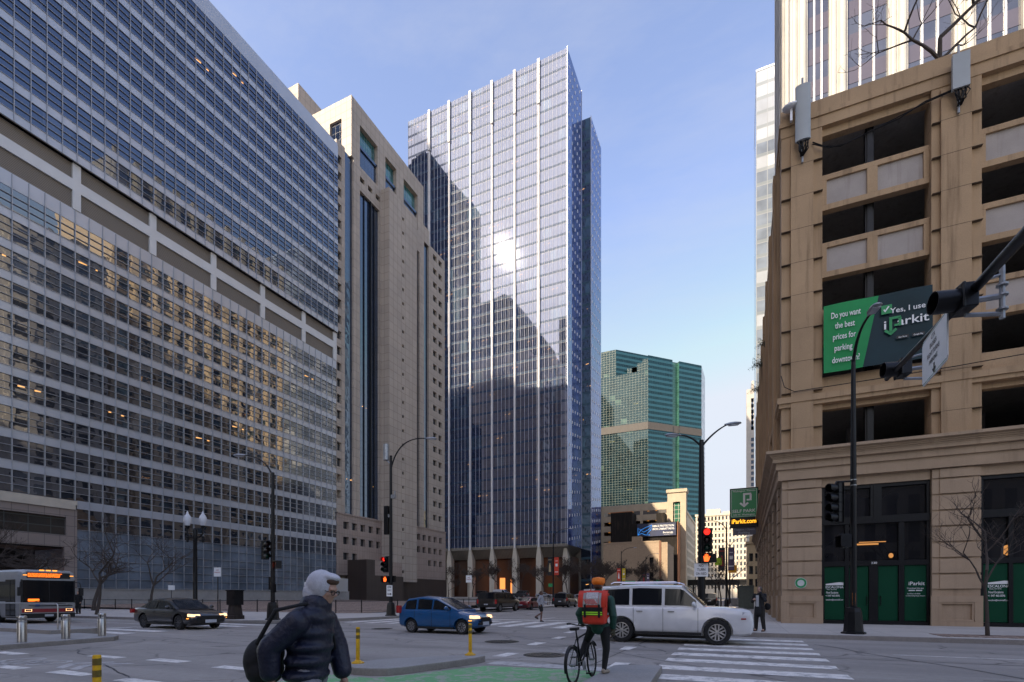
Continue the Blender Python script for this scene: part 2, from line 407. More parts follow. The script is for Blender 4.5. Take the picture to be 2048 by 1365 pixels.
M['mark'] = worn_paint('worn_white_road_paint', (.82, .78, .72), .47, .63, (.28, .265, .25))
M['mark_thin'] = worn_paint('faded_white_road_paint', (.52, .5, .48), .48, .62, (.22, .21, .2))
M['green_paint'] = worn_paint('worn_green_lane_paint', (.17, .41, .18), .50, .545, (.40, .375, .34))
def mulch_mat():
    a = N('brown_leaf_mulch'); o = a.obj()
    v = a.n('TexVoronoi', i_Scale=9); a.set(v.inputs['Vector'], o)
    c = a.ramp(v.outputs['Color'], ((.15, (.12, .085, .065)), (.5, (.28, .205, .16)), (.85, (.5, .40, .32))))
    c = a.mix(.4, c, a.ramp(a.noise(1.2, o, 5), ((.3, (.14, .10, .08)), (.7, (.34, .26, .21)))))
    return a.fin(c, .95, 0, a.bump(v.outputs[0], .9, .05), .2)
M['mulch'] = mulch_mat()

b = MB(); b.quad((-2500, -2500, -.02), (2500, -2500, -.02), (2500, 2500, -.02), (-2500, 2500, -.02))
struct('ground', b, M['far_ground'])
b = MB(); b.poly([(x, y, 0) for x, y in ((-400, 2), (-22.6, 2), (-22.6, -400), (-3, -400), (-3, 2), (300, 2), (300, 21.2), (-1.6, 21.2), (-1.6, 700), (-23.4, 700), (-23.4, 19.8), (-400, 19.8))])
struct('road', b, M['asphalt'])
def arc(cx, cy, r, a0, a1, n=10): return [(cx + r*math.cos(R(a0+(a1-a0)*i/n)), cy + r*math.sin(R(a0+(a1-a0)*i/n))) for i in range(n+1)]
def pavement(name, poly, m='paving', z=.15):
    """pavement slab with a rounded concrete kerb strip along its edge"""
    b = MB(); b.prism(poly, -.05, z)
    o = b.build(name, [M[m], M['kerb']], bevel=0)
    me = o.data
    for p in me.polygons:
        if abs(p.normal.z) < .5: p.material_index = 1
    return tag(o, kind='structure')
ne = arc(1.4, 24.2, 3.0, 270, 180) + [(-1.6, 700), (300, 700), (300, 21.2)]
pavement('pavement', ne)
nw = [(-400, 19.8)] + [(-26.5, 19.8), (-24.6, 20.6), (-23.0, 22.4), (-22.2, 25), (-21.7, 29), (-21.9, 33), (-23.4, 37), (-23.4, 700), (-400, 700)]
pavement('pavement', nw)
pavement('pavement', [(-400, -400), (-400, 2), (-25, 2), (-22.6, -.4), (-22.6, -400)])
pavement('pavement', [(300, -400), (-3, -400), (-3, -2.2), (-1.9, -1.1), (-.6, -.4), (300, -.4)])
# raised kerb strips (rounded edge, a different concrete) on the visible corners
def kerb_run(pts, name='kerb'):
    b = MB(); ring = [(0, 0), (.17, 0), (.17, .155), (.04, .158), (.008, .14)]
    rings = []
    for i, p in enumerate(pts):
        a_, c_ = pts[max(i-1, 0)], pts[min(i+1, len(pts)-1)]
        t = Vector((c_[0]-a_[0], c_[1]-a_[1], 0)).normalized(); nrm = Vector((-t.y, t.x, 0))
        rings.append([Vector((p[0], p[1], 0)) + nrm*(x-.012) + Vector((0, 0, z)) for x, z in ring])
    b.loft(rings); return struct(name, b, M['kerb'])
kerb_run([(60, 21.2), (20, 21.2), (8, 21.2), (1.4, 21.2)][::-1] and [(x, y) for x, y in [(-1.6, 120), (-1.6, 40), (-1.6, 24.2)] + arc(1.4, 24.2, 3.0, 180, 270)[1:] + [(8, 21.2), (20, 21.2), (60, 21.2)]])
kerb_run([(-120, 19.8), (-60, 19.8), (-26.5, 19.8), (-24.6, 20.6), (-23.0, 22.4), (-22.2, 25), (-21.7, 29), (-21.9, 33), (-23.4, 37), (-23.4, 60), (-23.4, 120)])
# mulch bed behind the fence and the raised plaza farther north
b = MB(); nx, ny = 26, 30
for i in range(nx+1):
    for j in range(ny+1):
        x = -72 + 44.6*i/nx; y = 31.3 + 44*j/ny
        if x > -28.6 and y < 32.5: y = 32.5
        b.v.append((x, y, .16 + .42*min(1, (y-31.3)/25) + .05*noise.noise((x*.6, y*.6, 0)) + .22*max(0, min(1, (-x-45)/25))))
for i in range(nx):
    for j in range(ny): b.f.append((i*(ny+1)+j, (i+1)*(ny+1)+j, (i+1)*(ny+1)+j+1, i*(ny+1)+j+1)); b.m.append(0)
struct('planting_bed', b, M['mulch'], smooth=180)
b = MB(); b.box(-150, -27.3, 128, 300, -.1, 1.1); struct('terrace', b, M['paving'])

# tar seams and old crack repairs
M['tar'] = plain('black_tar_seam', (.03, .029, .03), .55, 0, .3, 6)
b = MB(); rt = random.Random(21)
for (x0, y0), (x1, y1), w_ in (((-60, 15.1), (40, 14.7), .05), ((-3.0, 2), (-3.4, 60), .05), ((-12, 21), (3, 8.6), .04), ((-20, 12), (-4.5, 9.2), .04), ((2.0, 18.7), (6.4, 9.0), .06), ((-21.5, 6), (-8.2, 13), .035), ((-7, 11.4), (-4, 17), .035), ((-14, 24), (-13.4, 60), .05), ((-17, 8), (-9, 5.2), .04), ((4, 12), (20, 12.6), .05), ((-5, 21.5), (1, 12.5), .035)):
    n = 40; pts = []
    for i in range(n+1):
        f = i/n; k = .25*noise.noise((f*6, x0, y0))+.012*rt.uniform(-1, 1); pts.append(Vector((x0+(x1-x0)*f, y0+(y1-y0)*f, .003))+Vector((-(y1-y0), x1-x0, 0)).normalized()*k)
    for p, q in zip(pts, pts[1:]):
        nn = Vector((-(q-p).y, (q-p).x, 0)).normalized()*w_*rt.uniform(.25, .6); b.quad(p-nn, q-nn, q+nn, p+nn)
struct('tar_seams', b, M['tar'], recalc=False)
# painted markings
b = MB(); rnd = random.Random(3)
def strip(b, x0, x1, y0, y1, z=.005, j=.03):
    f = lambda: rnd.uniform(-j, j)
    b.quad((x0+f(), y0+f(), z), (x1+f(), y0+f(), z), (x1+f(), y1+f(), z), (x0+f(), y1+f(), z))
for k in range(8): strip(b, -1.7, 1.85, 9.75+1.38*k, 10.38+1.38*k)
struct('crosswalk', b, M['mark'], recalc=False)
b = MB()
for k in range(12): strip(b, -21.2+1.42*k, -20.55+1.42*k, 23.0, 28.3)
struct('crosswalk', b, M['mark'], recalc=False)
b = MB()
for k in range(7): strip(b, -26.8, -22.9, 10.9+1.3*k, 11.5+1.3*k)
struct('crosswalk', b, M['mark'], recalc=False)
b = MB()
strip(b, 3.6, 7.5, 16.2, 16.3, .005, .01); strip(b, 5.6, 8.2, 13.55, 13.75); strip(b, -60, -27.6, 16.95, 17.07); strip(b, -60, -27.6, 13.4, 13.52)
strip(b, -27.6, -27.2, 10.9, 19.2); strip(b, -6, -5.85, 30, 60); strip(b, -12.2, -12.05, 31, 34); strip(b, -12.2, -12.05, 40, 43); strip(b, -12.2, -12.05, 49, 52); strip(b, -16.8, -16.65, 31, 34)
strip(b, -16.8, -16.65, 40, 43); strip(b, -21.2, -3.4, 29.6, 30.05)
for x, y in ((-5.66, 12.1), (-6.07, 15.28), (-6.17, 17.81), (-6.67, 20.68), (-2.52, 11.31), (-3.09, 15.08), (-3.57, 19.23)): strip(b, x-.17, x+.17, y-.45, y+.45)
for x, y in ((-14.73, 7.51), (-12.47, 7.66), (-9.84, 7.47), (-12.23, 5.62), (-9.88, 5.58), (-14.5, 5.53), (-18.0, 6.9)): strip(b, x-.62, x+.62, y-.16, y+.16)
struct('lane_markings', b, M['mark'], recalc=False)
b = MB()   # worn white bar before the green lane
strip(b, -5.3, -2.5, 10.25, 10.85, .005, .05); struct('stop_line', b, M['mark_thin'], recalc=False)
b = MB()
b.poly([(x, y, .006) for x, y in ((-7.6, 2), (-2.3, 2), (-2.42, 10.1), (-3.2, 10.2), (-5.2, 9.95), (-5.6, 9.0), (-6.3, 7.6), (-7.6, 7.6))]); struct('bike_lane', b, M['green_paint'], recalc=False)
def bike_symbol(b, cx, cy, s, ang):
    Mx = Matrix.Translation((cx, cy, .006)) @ Matrix.Rotation(ang, 4, 'Z') @ Matrix.Scale(s, 4)
    def ring(x, y, r, w_):
        n = 22
        for i in range(n):
            q0, q1 = 2*PI*i/n, 2*PI*(i+1)/n
            b.quad(*[Mx @ Vector((x+rr*math.cos(q), y+rr*math.sin(q), 0)) for rr, q in ((r, q0), (r+w_, q0), (r+w_, q1), (r, q1))])
    def bar(x0, y0, x1, y1, w_):
        d = Vector((x1-x0, y1-y0, 0)); nn = Vector((-d.y, d.x, 0)).normalized()*w_/2; p, q = Vector((x0, y0, 0)), Vector((x1, y1, 0))
        b.quad(*[Mx @ v for v in (p-nn, q-nn, q+nn, p+nn)])
    ring(-.55, 0, .3, .1); ring(.55, 0, .3, .1)
    for s_ in ((-.55, 0, -.1, .5), (-.1, .5, .4, .5), (.4, .5, .05, 0), (.05, 0, -.1, .5), (.05, 0, -.55, 0), (.55, 0, .36, .62), (.36, .62, .6, .66), (-.1, .5, -.16, .66), (-.3, .66, 0, .66)): bar(*s_, .09)
b = MB(); bike_symbol(b, -15.2, 6.3, 1.05, R(180)); bike_symbol(b, -4.1, 13.9, 1.0, R(90))
for q in (0, .55):
    b.quad((-12.9-q, 5.9, .006), (-12.6-q, 5.9, .006), (-13.2-q, 6.45, .006), (-13.5-q, 6.45, .006)); b.quad((-13.2-q, 6.45, .006), (-13.5-q, 6.45, .006), (-12.9-q, 7.0, .006), (-12.6-q, 7.0, .006))
struct('bicycle_symbol', b, M['mark_thin'], recalc=False)

# concrete islands
def island(name, poly, z, bev=.05, m='concrete'):
    b = MB(); b.prism(poly, -.02, z); o = b.build(name, [M[m], M['kerb']], bevel=bev)
    for p in o.data.polygons:
        if p.normal.z < .75: p.material_index = 1
    return o
med = [(-7.49, 8.27), (-7.45, 8.02), (-7.2, 7.85), (-6.9, 7.78), (-6.55, 7.82), (-6.25, 7.95), (-6.05, 8.3), (-5.92, 8.8), (-5.75, 9.3), (-5.6, 9.85), (-5.5, 10.3), (-5.5, 10.6), (-5.62, 10.76), (-5.85, 10.72), (-6.59, 9.93), (-7.32, 9.09)]
med2 = []
for i, p in enumerate(med):
    q = med[(i+1) % len(med)]
    for t in (0, .33, .66):
        x, y = p[0]+(q[0]-p[0])*t, p[1]+(q[1]-p[1])*t; k = .03*noise.noise((x*6, y*6, 3)); med2.append((x+k, y+k*.6))
tag(island('traffic_island', med2, .15, .03), 'chipped crescent concrete island carrying two yellow posts', 'traffic island')
tag(island('traffic_island', [(-2.42, 3), (-1.2, 3), (-1.36, 8.5), (-1.47, 10.55), (-1.55, 10.62), (-2.3, 10.35), (-2.38, 10.2)], .15, .03), 'narrow concrete island beside the cyclist and the crosswalk', 'traffic island')
tag(island('traffic_island', [(-60, 5.5), (-19.5, 5.5), (-19.3, 7.2), (-19.7, 10.3), (-20.3, 10.75), (-60, 10.75)], .15, .03), 'long concrete island carrying the three steel bollards', 'traffic island')
tag(island('bus_platform', [(-70, 9.9), (-22.9, 9.9), (-22.9, 11.3), (-23.2, 11.6), (-70, 11.9)], .3, .03), 'raised concrete bus platform with a steel handrail', 'platform')

def manhole(x, y, r, label):
    t = thing('manhole_cover', label, 'manhole cover', (x, y, .004), 0, 'manhole covers in the roadway')
    b = MB(); b.lathe([(r+.09, 0), (r+.09, .004), (r, .006)], 24); b.build('collar', M['dark_iron'], t)
    b = MB(); b.lathe([(r, .004), (r, .010), (r-.03, .012)], 24)
    for i in range(5):
        for j in range(5):
            x_, y_ = (i-2)*r*.36, (j-2)*r*.36
            if x_*x_+y_*y_ < r*r*.7: b.box(x_-.03, x_+.03, y_-.03, y_+.03, .012, .017)
    b.build('lid', M['dark_iron'], t)
M['dark_iron'] = plain('worn_cast_iron', (.022, .021, .02), .6, .4, .3, 10, .2)
manhole(-7.4, 15.5, .5, 'iron manhole cover in front of the blue hatchback')
manhole(-4.7, 12.45, .48, 'iron manhole cover beside the cyclist ringed by cracked asphalt')
manhole(-15.4, 19.2, .4, 'iron manhole cover behind the hooded pedestrian')
manhole(7.2, 16.4, .45, 'iron manhole cover in the road near the bare sapling')
# ------------------------------------------------------------------ building helpers
def holed(b, u0, u1, v0, v1, holes, put):
    """fill a wall rectangle except for the holes; put(ua, ub, va, vb) adds one solid piece"""
    us = sorted({u0, u1, *[min(max(h[k], u0), u1) for h in holes for k in (0, 1)]})
    vs_ = sorted({v0, v1, *[min(max(h[k], v0), v1) for h in holes for k in (2, 3)]})
    for va, vb in zip(vs_, vs_[1:]):
        run = None
        for ua, ub in zip(us, us[1:]):
            cu, cv = (ua+ub)/2, (va+vb)/2
            if any(h[0] < cu < h[1] and h[2] < cv < h[3] for h in holes):
                if run: put(run[0], run[1], va, vb); run = None
            else: run = (run[0], ub) if run else (ua, ub)
        if run: put(run[0], run[1], va, vb)
def quadX(b, x, y0, y1, z0, z1): b.quad((x, y0, z0), (x, y1, z0), (x, y1, z1), (x, y0, z1))      # faces +X
def quadY(b, y, x0, x1, z0, z1): b.quad((x0, y, z0), (x1, y, z0), (x1, y, z1), (x0, y, z1))      # faces -Y
def quadXn(b, x, y0, y1, z0, z1): b.quad((x, y1, z0), (x, y0, z0), (x, y0, z1), (x, y1, z1))     # faces -X
def mesh_of(f, name, m, **k):
    b = MB(); f(b); return b.mesh(name, m, **k)

# ================================================================== 1. glass office slab on the west side
M['alu_band'] = plain('sky_grey_aluminium_panel', (.47, .49, .54), .32, .35, .06, .25)
M['office_glass'] = glazing('office_glass', (.018, .021, .028), 1.55, .87, 3.0, .012, (.96, .97, 1), .025, .22, (.10, .105, .115), zoff=1.81, fh=3.66, litk=3, wav=.55)
M['office_glass_up'] = glazing('office_glass_upper', (.018, .022, .036), 1.55, .87, 2.4, .005, (.62, .76, 1), .03, .2, (.06, .07, .10), zoff=-57.0, fh=3.67, litk=3.5, wav=.4)
M['base_glass'] = glazing('blue_grey_base_glass', (.13, .155, .19), 1.55, .8, 1.6, .004, (.9, .95, 1), zoff=0, wav=.5)
M['louvre'] = None
def louvre_mat():
    a = N('brown_louvre_blades'); u, v = a.wall_uv()
    f = a.math('FRACT', a.math('DIVIDE', v, .2))
    c = a.ramp(f, ((.0, (.10, .085, .07)), (.5, (.22, .19, .16)), (.8, (.30, .26, .22)), (.95, (.07, .06, .05))))
    return a.fin(c, .6, .1, a.bump(f, .6, .05))
M['louvre'] = louvre_mat()
M['pink_stone'] = paneled('pinkish_granite_panels', (.26, .21, .185), 1.55, 1.3, .03, None, .55, .06)
M['cream_ledge'] = plain('cream_stone_ledge', (.5, .44, .36), .6, 0, .1, 1)
t = thing('office_building', 'long glass office slab with grey bands and a brown louvred storey', 'office building', (-78, 27, 0))
LY = 55.4
b = MB(); b.box(-45, -.35, 9.45, LY, 0, 96.2); b.box(-45, -.35, 0, 9.45, 7.72, 96.19); b.box(-45, -7.1, 0, 9.45, 0, 7.72); b.box(-45, .28, 0, LY+.02, 96.2, 96.8); b.build('wall', M['alu_band'], t)
def storey(zb, zt, gb, x, y0, gm):
    s = MB(); quadX(s, x-.10, y0, LY, gb, zt); s.build('glass_band', gm, t, recalc=False)
    s = MB(); s.box(x-.3, x-.04, y0, LY, zb, gb); s.build('spandrel', M['alu_band'], t)
mu = MB()
def grid(x, y0, z0, z1, zs, w_=.06, d=.08):
    k = math.ceil((y0-.01)/1.55)
    while k*1.55 < LY+.05:
        y = min(k*1.55, LY-w_/2); mu.box(x-.12, x+d, y-w_/2, y+w_/2, z0, z1); k += 1
    for z in zs: mu.box(x-.12, x+d*.5, y0, LY, z-.022, z+.022)
zs = []
for k in range(11):
    z = 12.75+3.66*k
    y0 = 0 if z > 13 else 9.5
    if k == 10: break
    storey(z, z+3.66, z+1.05, 0, 0 if k else 9.5, M['office_glass'])
    if k == 0: s = MB(); quadX(s, -.10, 0, 9.5, z+1.05, z+3.66); s.build('glass_band', M['office_glass'], t, recalc=False)
    zs += [z, z+1.05, z+1.92, z+2.79]
s = MB(); s.box(-.3, -.04, 0, LY, 49.35, 51.1); s.build('spandrel', M['alu_band'], t)
s = MB(); quadX(s, -.10, 9.5, LY, 10.05, 12.75); s.build('glass_band', M['office_glass'], t, recalc=False)
s = MB(); quadX(s, -.08, 9.5, LY, 7.4, 10.05); s.box(-.3, -.12, 9.5, LY, 8.9, 10.05); s.build('spandrel', M['base_glass'], t, recalc=False)
s = MB(); quadX(s, -.10, 9.5, LY, 0, 7.4); s.build('base_panels', M['base_glass'], t, recalc=False)
grid(0, 0, 13.8, 51.0, [z for z in zs if z > 13.9]); grid(0, 9.5, 2, 13.8, [12.75, 11.4, 10.05, 8.9, 7.4, 6.2, 5.0, 3.8, 2.6])
for k in range(10):
    z = 57.0+3.67*k
    storey(z, z+3.67, z+1.1, .45, 0, M['office_glass_up'])
s = MB(); s.box(.15, .41, 0, LY, 93.7, 96.2); s.build('spandrel', M['alu_band'], t)
b = MB(); b.box(-.4, .33, 0, LY, 56.95, 96.2); b.build('upper_wall', M['alu_band'], t)
for k in range(10): grid(.45, 0, 57+3.67*k, 57+3.67*(k+1), [57+3.67*k, 58.1+3.67*k, 58.95+3.67*k, 59.8+3.67*k])
mu.build('mullion_grid', plain('anodised_mullion', (.40, .41, .44), .35, .35, .05, 1), t)
# louvred mechanical storey
b = MB(); quadX(b, -.22, 0, LY, 51.1, 56.95); b.build('louvre_screen', M['louvre'], t, recalc=False)
b = MB(); b.box(-.2, .06, 0, LY, 53.45, 54.85)
for a_, c_ in ((-.2, .5), (9.0, 9.9), (18.27, 19.2), (27.6, 28.5), (36.84, 37.75), (46.2, 47.05), (54.5, 55.4)):
    b.box(-.2, .06, a_, c_, 51.1, 53.45); b.box(-.2, .06, a_, c_, 54.85, 56.95)
b.box(-.2, .35, 0, LY, 56.95, 57.02)
b.build('louvre_frame', plain('white_frame_metal', (.62, .62, .62), .4, .1, .05, .5), t)
# granite arcade at the southern end
b = MB()
holed(b, -1, 9.45, 0, 12.55, [(-1, 8.3, 9.2, 11.5), (-1, 8.1, 0, 7.7)], lambda ua, ub, va, vb: b.box(-.3, .12, ua, ub, va, vb))
b.build('granite_front', M['pink_stone'], t)
b = MB(); b.box(-.3, .3, -1, 9.2, 12.55, 13.15); b.box(-.3, .15, -1, 9.47, 13.15, 13.7); b.build('ledge', M['cream_ledge'], t)
b = MB(); quadX(b, -.2, -1, 8.3, 9.2, 11.5); b.build('window', glazing('lobby_window_glass', (.05, .045, .04), 2.2, 1.0, 1.7, .004, lit=.25, fh=2.3, zoff=-9.2, frame=(.05, .06, .06), fw=.09, litk=4), t, recalc=False)
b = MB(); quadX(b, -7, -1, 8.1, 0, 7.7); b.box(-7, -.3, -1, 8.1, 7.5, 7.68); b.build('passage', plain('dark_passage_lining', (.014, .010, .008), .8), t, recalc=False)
b = MB(); quadX(b, -6.9, 4.2, 7.4, 4.2, 4.6); quadX(b, -6.9, 6.6, 7.3, 3.0, 4.3); b.build('passage_lights', M['amber_glow'], t, recalc=False)
# low concrete planter wall below the office slab
t = thing('garden_wall', 'long grey concrete retaining wall below the glass office slab', 'wall', (-72.3, 27, 0))
b = MB(); b.box(0, .35, 0, 52.5, 0, 2.3); b.box(-6, 0, 0, 52.5, 2.0, 2.2); b.build('wall', M['concrete'], t)
b = MB(); b.box(-.04, .42, 0, 52.5, 2.3, 2.42); b.build('coping', M['concrete'], t)

# ================================================================== 2. tan granite tower
M['tan'] = paneled('tan_granite_cladding', (.42, .355, .295), 1.55, 1.9, .035, (.19, .155, .13), .55, .08)
M['tan_pod'] = paneled('rosy_granite_podium', (.34, .265, .225), .8, 1.65, .03, (.19, .15, .125), .5, .07)
M['dark_granite'] = paneled('dark_brown_granite', (.05, .035, .029), 1.2, 3.0, .01, (.05, .035, .03), .35, .1)
M['strip_glass'] = glazing('blue_strip_glass', (.012, .02, .045), 1.25, 1.75, 2.3, .010, (.72, .86, 1), .02, 0, fh=3.5, frame=(.03, .035, .05), fw=.05, wav=.9)
M['teal_glass'] = glazing('teal_recess_glass', (.03, .12, .13), .8, 2.5, 1.9, .004, (.8, 1, 1), 0, 0, frame=(.22, .3, .3), fw=.07)
M['tan_window'] = glazing('small_tower_window_glass', (.02, .022, .026), .9, 1.9, 2.0, .012, (.85, .92, 1), .12, .2, (.2, .17, .13), fh=3.7, wav=.8, frame=(.03, .03, .035), fw=.05)
t = thing('granite_tower', 'tan granite office tower with tall blue window strips and recessed top openings', 'tower', (-78, 82.4, 0))
def Y(v): return v-82.4
b = MB()
f = lambda ua, ub, va, vb: b.box(-1.0, 0, ua, ub, va, vb)
main_h = [(Y(89.63), Y(95.72), 97.7, 107), (Y(98.54), Y(102.8), 97.9, 107), (Y(105.78), Y(111.84), 97.9, 107.1),
          (Y(89.63), Y(96.38), 19.4, 92.4), (Y(110.36), Y(112.67), 19.9, 92.6)] + [(Y(q), Y(q+1.51), 94.4, 95.55) for q in (89.63, 92.33, 95.06)]
pod_rows = ((15.95, 17.5), (12.65, 14.25), (9.3, 10.85))
pod_s = [(84.28, 86.0), (86.9, 88.55), (89.64, 91.25), (92.36, 94.0), (95.04, 96.5)]
pod_n = [(111.3, 112.85), (113.95, 115.45), (116.6, 118.1), (119.3, 120.8), (122.1, 123.55)]
holed(b, Y(87.6), Y(114.5), 19.2, 111.3, main_h, f)
holed(b, Y(114.5), Y(117.3), 19.2, 101.2, [(Y(114.8), Y(117.1), 19.9, 96.9)], f)
nw_h = [(Y(a_), Y(c_), 94.7-3.8*k, 95.95-3.8*k+.35) for k in range(20) for a_, c_ in ((119.16, 121.0), (121.95, 123.7))]
holed(b, Y(117.3), Y(125.2), 19.2, 97.6, nw_h, f)
wg_h = [(.15, 1.45, 93.2-3.38*k, 95.0-3.38*k) for k in range(22)]
holed(b, 0, Y(84.9), 19.2, 98, wg_h, f)
b.box(-30, -1.0, 0, Y(87.6), 0, 98); b.box(-34, -1.0, Y(87.6), Y(114.5), 0, 111.2); b.box(-30, -1.0, Y(114.5), Y(117.3), 0, 101.1); b.box(-30, -1.0, Y(117.3), Y(125.2), 0, 97.5)
# south shoulder above the wing, with its recessed corner window
holed(b, -34, -.0, 98, 111.3, [(-6.2, -2.8, 99, 107.2)], lambda ua, ub, va, vb: b.box(ua, ub, Y(86.9), Y(87.6), va, vb))
b.box(-34, -.0, Y(87.58), Y(87.62), 98, 111.3)
b.box(-48, -17, Y(88), Y(101), 90, 122)
b.build('wall', M['tan'], t)
b = MB(); quadY(b, Y(87.4), -6.2, -2.8, 99, 107.2); quadX(b, -16.96, Y(90), Y(96), 108, 116)
for g in ((Y(84.9), Y(87.6), 19.4, 98), (Y(89.63), Y(93.3), 19.4, 92.4), (Y(93.45), Y(96.38), 19.4, 92.4), (Y(110.36), Y(112.67), 19.9, 92.6), (Y(114.8), Y(117.1), 19.9, 96.9)):
    s = MB(); quadX(s, -.55, *g); s.build('window_strip', M['strip_glass'], t, recalc=False)
b.build('shoulder_window', M['strip_glass'], t, recalc=False)
b = MB(); b.box(-.9, .02, Y(93.3), Y(93.5), 19.4, 92.4); b.box(-.9, -.3, Y(94.8), Y(94.95), 19.4, 92.4); b.box(-.9, -.3, Y(91.4), Y(91.52), 19.4, 92.4); b.build('strip_mullions', M['black_metal'], t)
for a_, c_, zz in ((89.63, 95.72, 97.7), (98.54, 102.8, 97.9), (105.78, 111.84, 97.9)):
    s = MB(); quadX(s, -.98, Y(a_), Y(c_), zz, 107); w_ = s.build('recess_window', M['teal_glass'], t, recalc=False)
    s = MB(); quadX(s, -.6, Y(a_), Y(c_), zz, 102.2); s.box(-.62, -.3, Y(a_), Y(c_), 102.2, 102.8); s.build('pane', M['strip_glass'], w_, recalc=False)
wm = {}
def window_part(par, y0, y1, z0, z1, x=-.55, m='tan_window'):
    k = (round(y1-y0, 2), round(z1-z0, 2), m)
    if k not in wm:
        s = MB(); quadX(s, 0, 0, y1-y0, 0, z1-z0); wm[k] = s.mesh('window', M[m], recalc=False)
    return inst(wm[k], 'window', par, (x, y0, z0))
for h in nw_h[:40]+wg_h[:20]+main_h[5:]: window_part(t, *h)
b = MB()
holed(b, 0, Y(97.2), 6, 19.2, [(Y(a_), Y(c_), z0, z1) for a_, c_ in pod_s for z0, z1 in pod_rows if not (a_ > 89 and z0 < 10)], lambda ua, ub, va, vb: b.box(-1, .12, ua, ub, va, vb))
b.build('podium', M['tan_pod'], t); b = MB()
holed(b, Y(108.3), Y(125.5), 6, 19.7, [(Y(a_), Y(c_), z0+.4, z1+.4) for a_, c_ in pod_n for z0, z1 in pod_rows if not (a_ < 116 and z0 < 10)], lambda ua, ub, va, vb: b.box(-1, .12, ua, ub, va, vb))
b.build('podium', M['tan_pod'], t)
b = MB(); b.box(0, 5, Y(88.5), Y(98.4), 6, 9.2); b.build('podium_block', M['tan_pod'], t)
for a_, c_ in pod_s:
    for z0, z1 in pod_rows:
        if not (a_ > 89 and z0 < 10): window_part(t, Y(a_), Y(c_), z0, z1)
for a_, c_ in pod_n:
    for z0, z1 in pod_rows:
        if not (a_ < 116 and z0 < 10): window_part(t, Y(a_), Y(c_), z0+.4, z1+.4)
b = MB(); b.box(-.2, .3, 0, Y(97.1), 19.0, 19.3); b.box(-.2, .3, Y(108.4), Y(125.5), 19.6, 19.9); b.build('cornice', M['tan_pod'], t)
b = MB(); b.box(-1, .25, Y(87), Y(125.6), 0, 6.05); b.box(.2, 5.2, Y(88.3), Y(98.6), 0, 6.0); b.box(0, 5.3, Y(85.6), Y(88.3), 0, 9.3); b.build('plinth', M['dark_granite'], t)
b = MB()
tiny = [(Y(102.2), Y(103.0), 97.0-3.46*k, 97.75-3.46*k) for k in range(1, 27)]
holed(b, Y(97.1), Y(108.4), 5, 97.9, tiny, lambda ua, ub, va, vb: b.box(1.7, 2.2, ua, ub, va, vb))
b.box(-.5, 1.7, Y(97.1), Y(108.4), 5, 97.85); b.build('stair_shaft', M['tan'], t)
for h in tiny[:26]: window_part(t, *h, x=1.8)

# ================================================================== 3. tall blue glass tower
M['tower_glass'] = glazing('tower_mirror_glass', (.010, .02, .055), 1.503, 4.05, 3.9, .0016, (.76, .79, .97), .08, .10, (.05, .09, .14), fh=4.05, zoff=-19, litk=2.6, wav=.35,
                           frame=(.03, .035, .05), fw=.05, band=(.02, .045, .09), bandh=.22)
M['tower_side'] = glazing('tower_side_glass', (.06, .09, .24), 1.5, 4.05, 2.2, .0012, (.72, .82, 1), .0, 0, fh=4.05, zoff=-19, wav=.3, frame=(.06, .09, .2), fw=.05)
M['tower_dark'] = glazing('tower_recess_glass', (.012, .018, .03), 1.5, 4.05, 1.9, .003, (.75, .88, 1), .14, .2, (.05, .1, .13), fh=4.05, zoff=-19, litk=3, band=(.05, .1, .13), bandh=.22)
M['fin'] = plain('pale_fin_metal', (.56, .55, .56), .6, 0, .06, .3, 0, .2)
M['bronze_soffit'] = paneled('bronze_soffit', (.17, .155, .13), 1.2, 9, .03, (.09, .08, .07), .45, .1)
M['column_stone'] = plain('pale_column_stone', (.46, .42, .35), .5, 0, .08, .3)
t = thing('glass_tower', 'tallest blue glass tower with pale vertical fins mirroring dark buildings', 'tower', (-54.1, 165, 0))
W_ = 65.4
b = MB(); b.box(-W_+.3, -.3, .3, 16.4, 19, 187.3); b.box(-W_+.2, -.2, .2, 16.5, 187.3, 187.8); b.box(-30, 3.2, 17, 31, 0, 176.6); b.build('core', M['bronze_soffit'], t)
for k in range(42):
    z = 19+4.05*k; zt = min(z+4.05, 187.6)
    if z > 187: break
    s = MB(); quadY(s, 0, -W_, 0, z, zt); s.build('glass_storey', M['tower_glass'], t, recalc=False)
b = MB(); quadX(b, 0, 0, 16.5, 19, 187.6); quadX(b, 3.6, 16.5, 31, 0, 177); quadX(b, 0.02, 16.5, 16.9, 19, 187.6); b.build('side_glass', M['tower_side'], t, recalc=False)
b = MB(); quadY(b, 16.6, -.2, 3.6, 0, 177); quadXn(b, -W_, 0, 16.5, 19, 187.6); b.build('recess_glass', M['tower_dark'], t, recalc=False)
b = MB()
fx = [-55.43, -46.58, -37.55, -28.54, -19.52, -10.38]
for i in range(44):
    x = -W_+i*1.503
    if x > .01: break
    if min(abs(x-q) for q in fx) > .8: b.box(x-.034, x+.034, -.10, .02, 19, 187.7)
b.build('mullions', M['fin'], t)
for x in fx:
    b = MB(); b.box(x-.32, x+.32, -.5, .0, 18.5, 172); b.box(x-.45, x+.45, -.7, .0, 172.4, 187.9); b.box(x-.42, x+.42, -.62, .0, 95, 112); b.build('pier', M['fin'], t)
b = MB(); b.box(-.12, .12, -.3, .1, 19, 188); b.box(3.5, 3.7, 16.4, 16.7, 0, 177.3); b.box(-.1, .15, 16.3, 16.6, 19, 187.9); b.build('corner_trim', plain('pale_blue_trim', (.4, .43, .55), .4, .2), t)
fm = plain('bright_small_fins', (.8, .8, .82), .4, .1); rest = MB(); fs_ = []
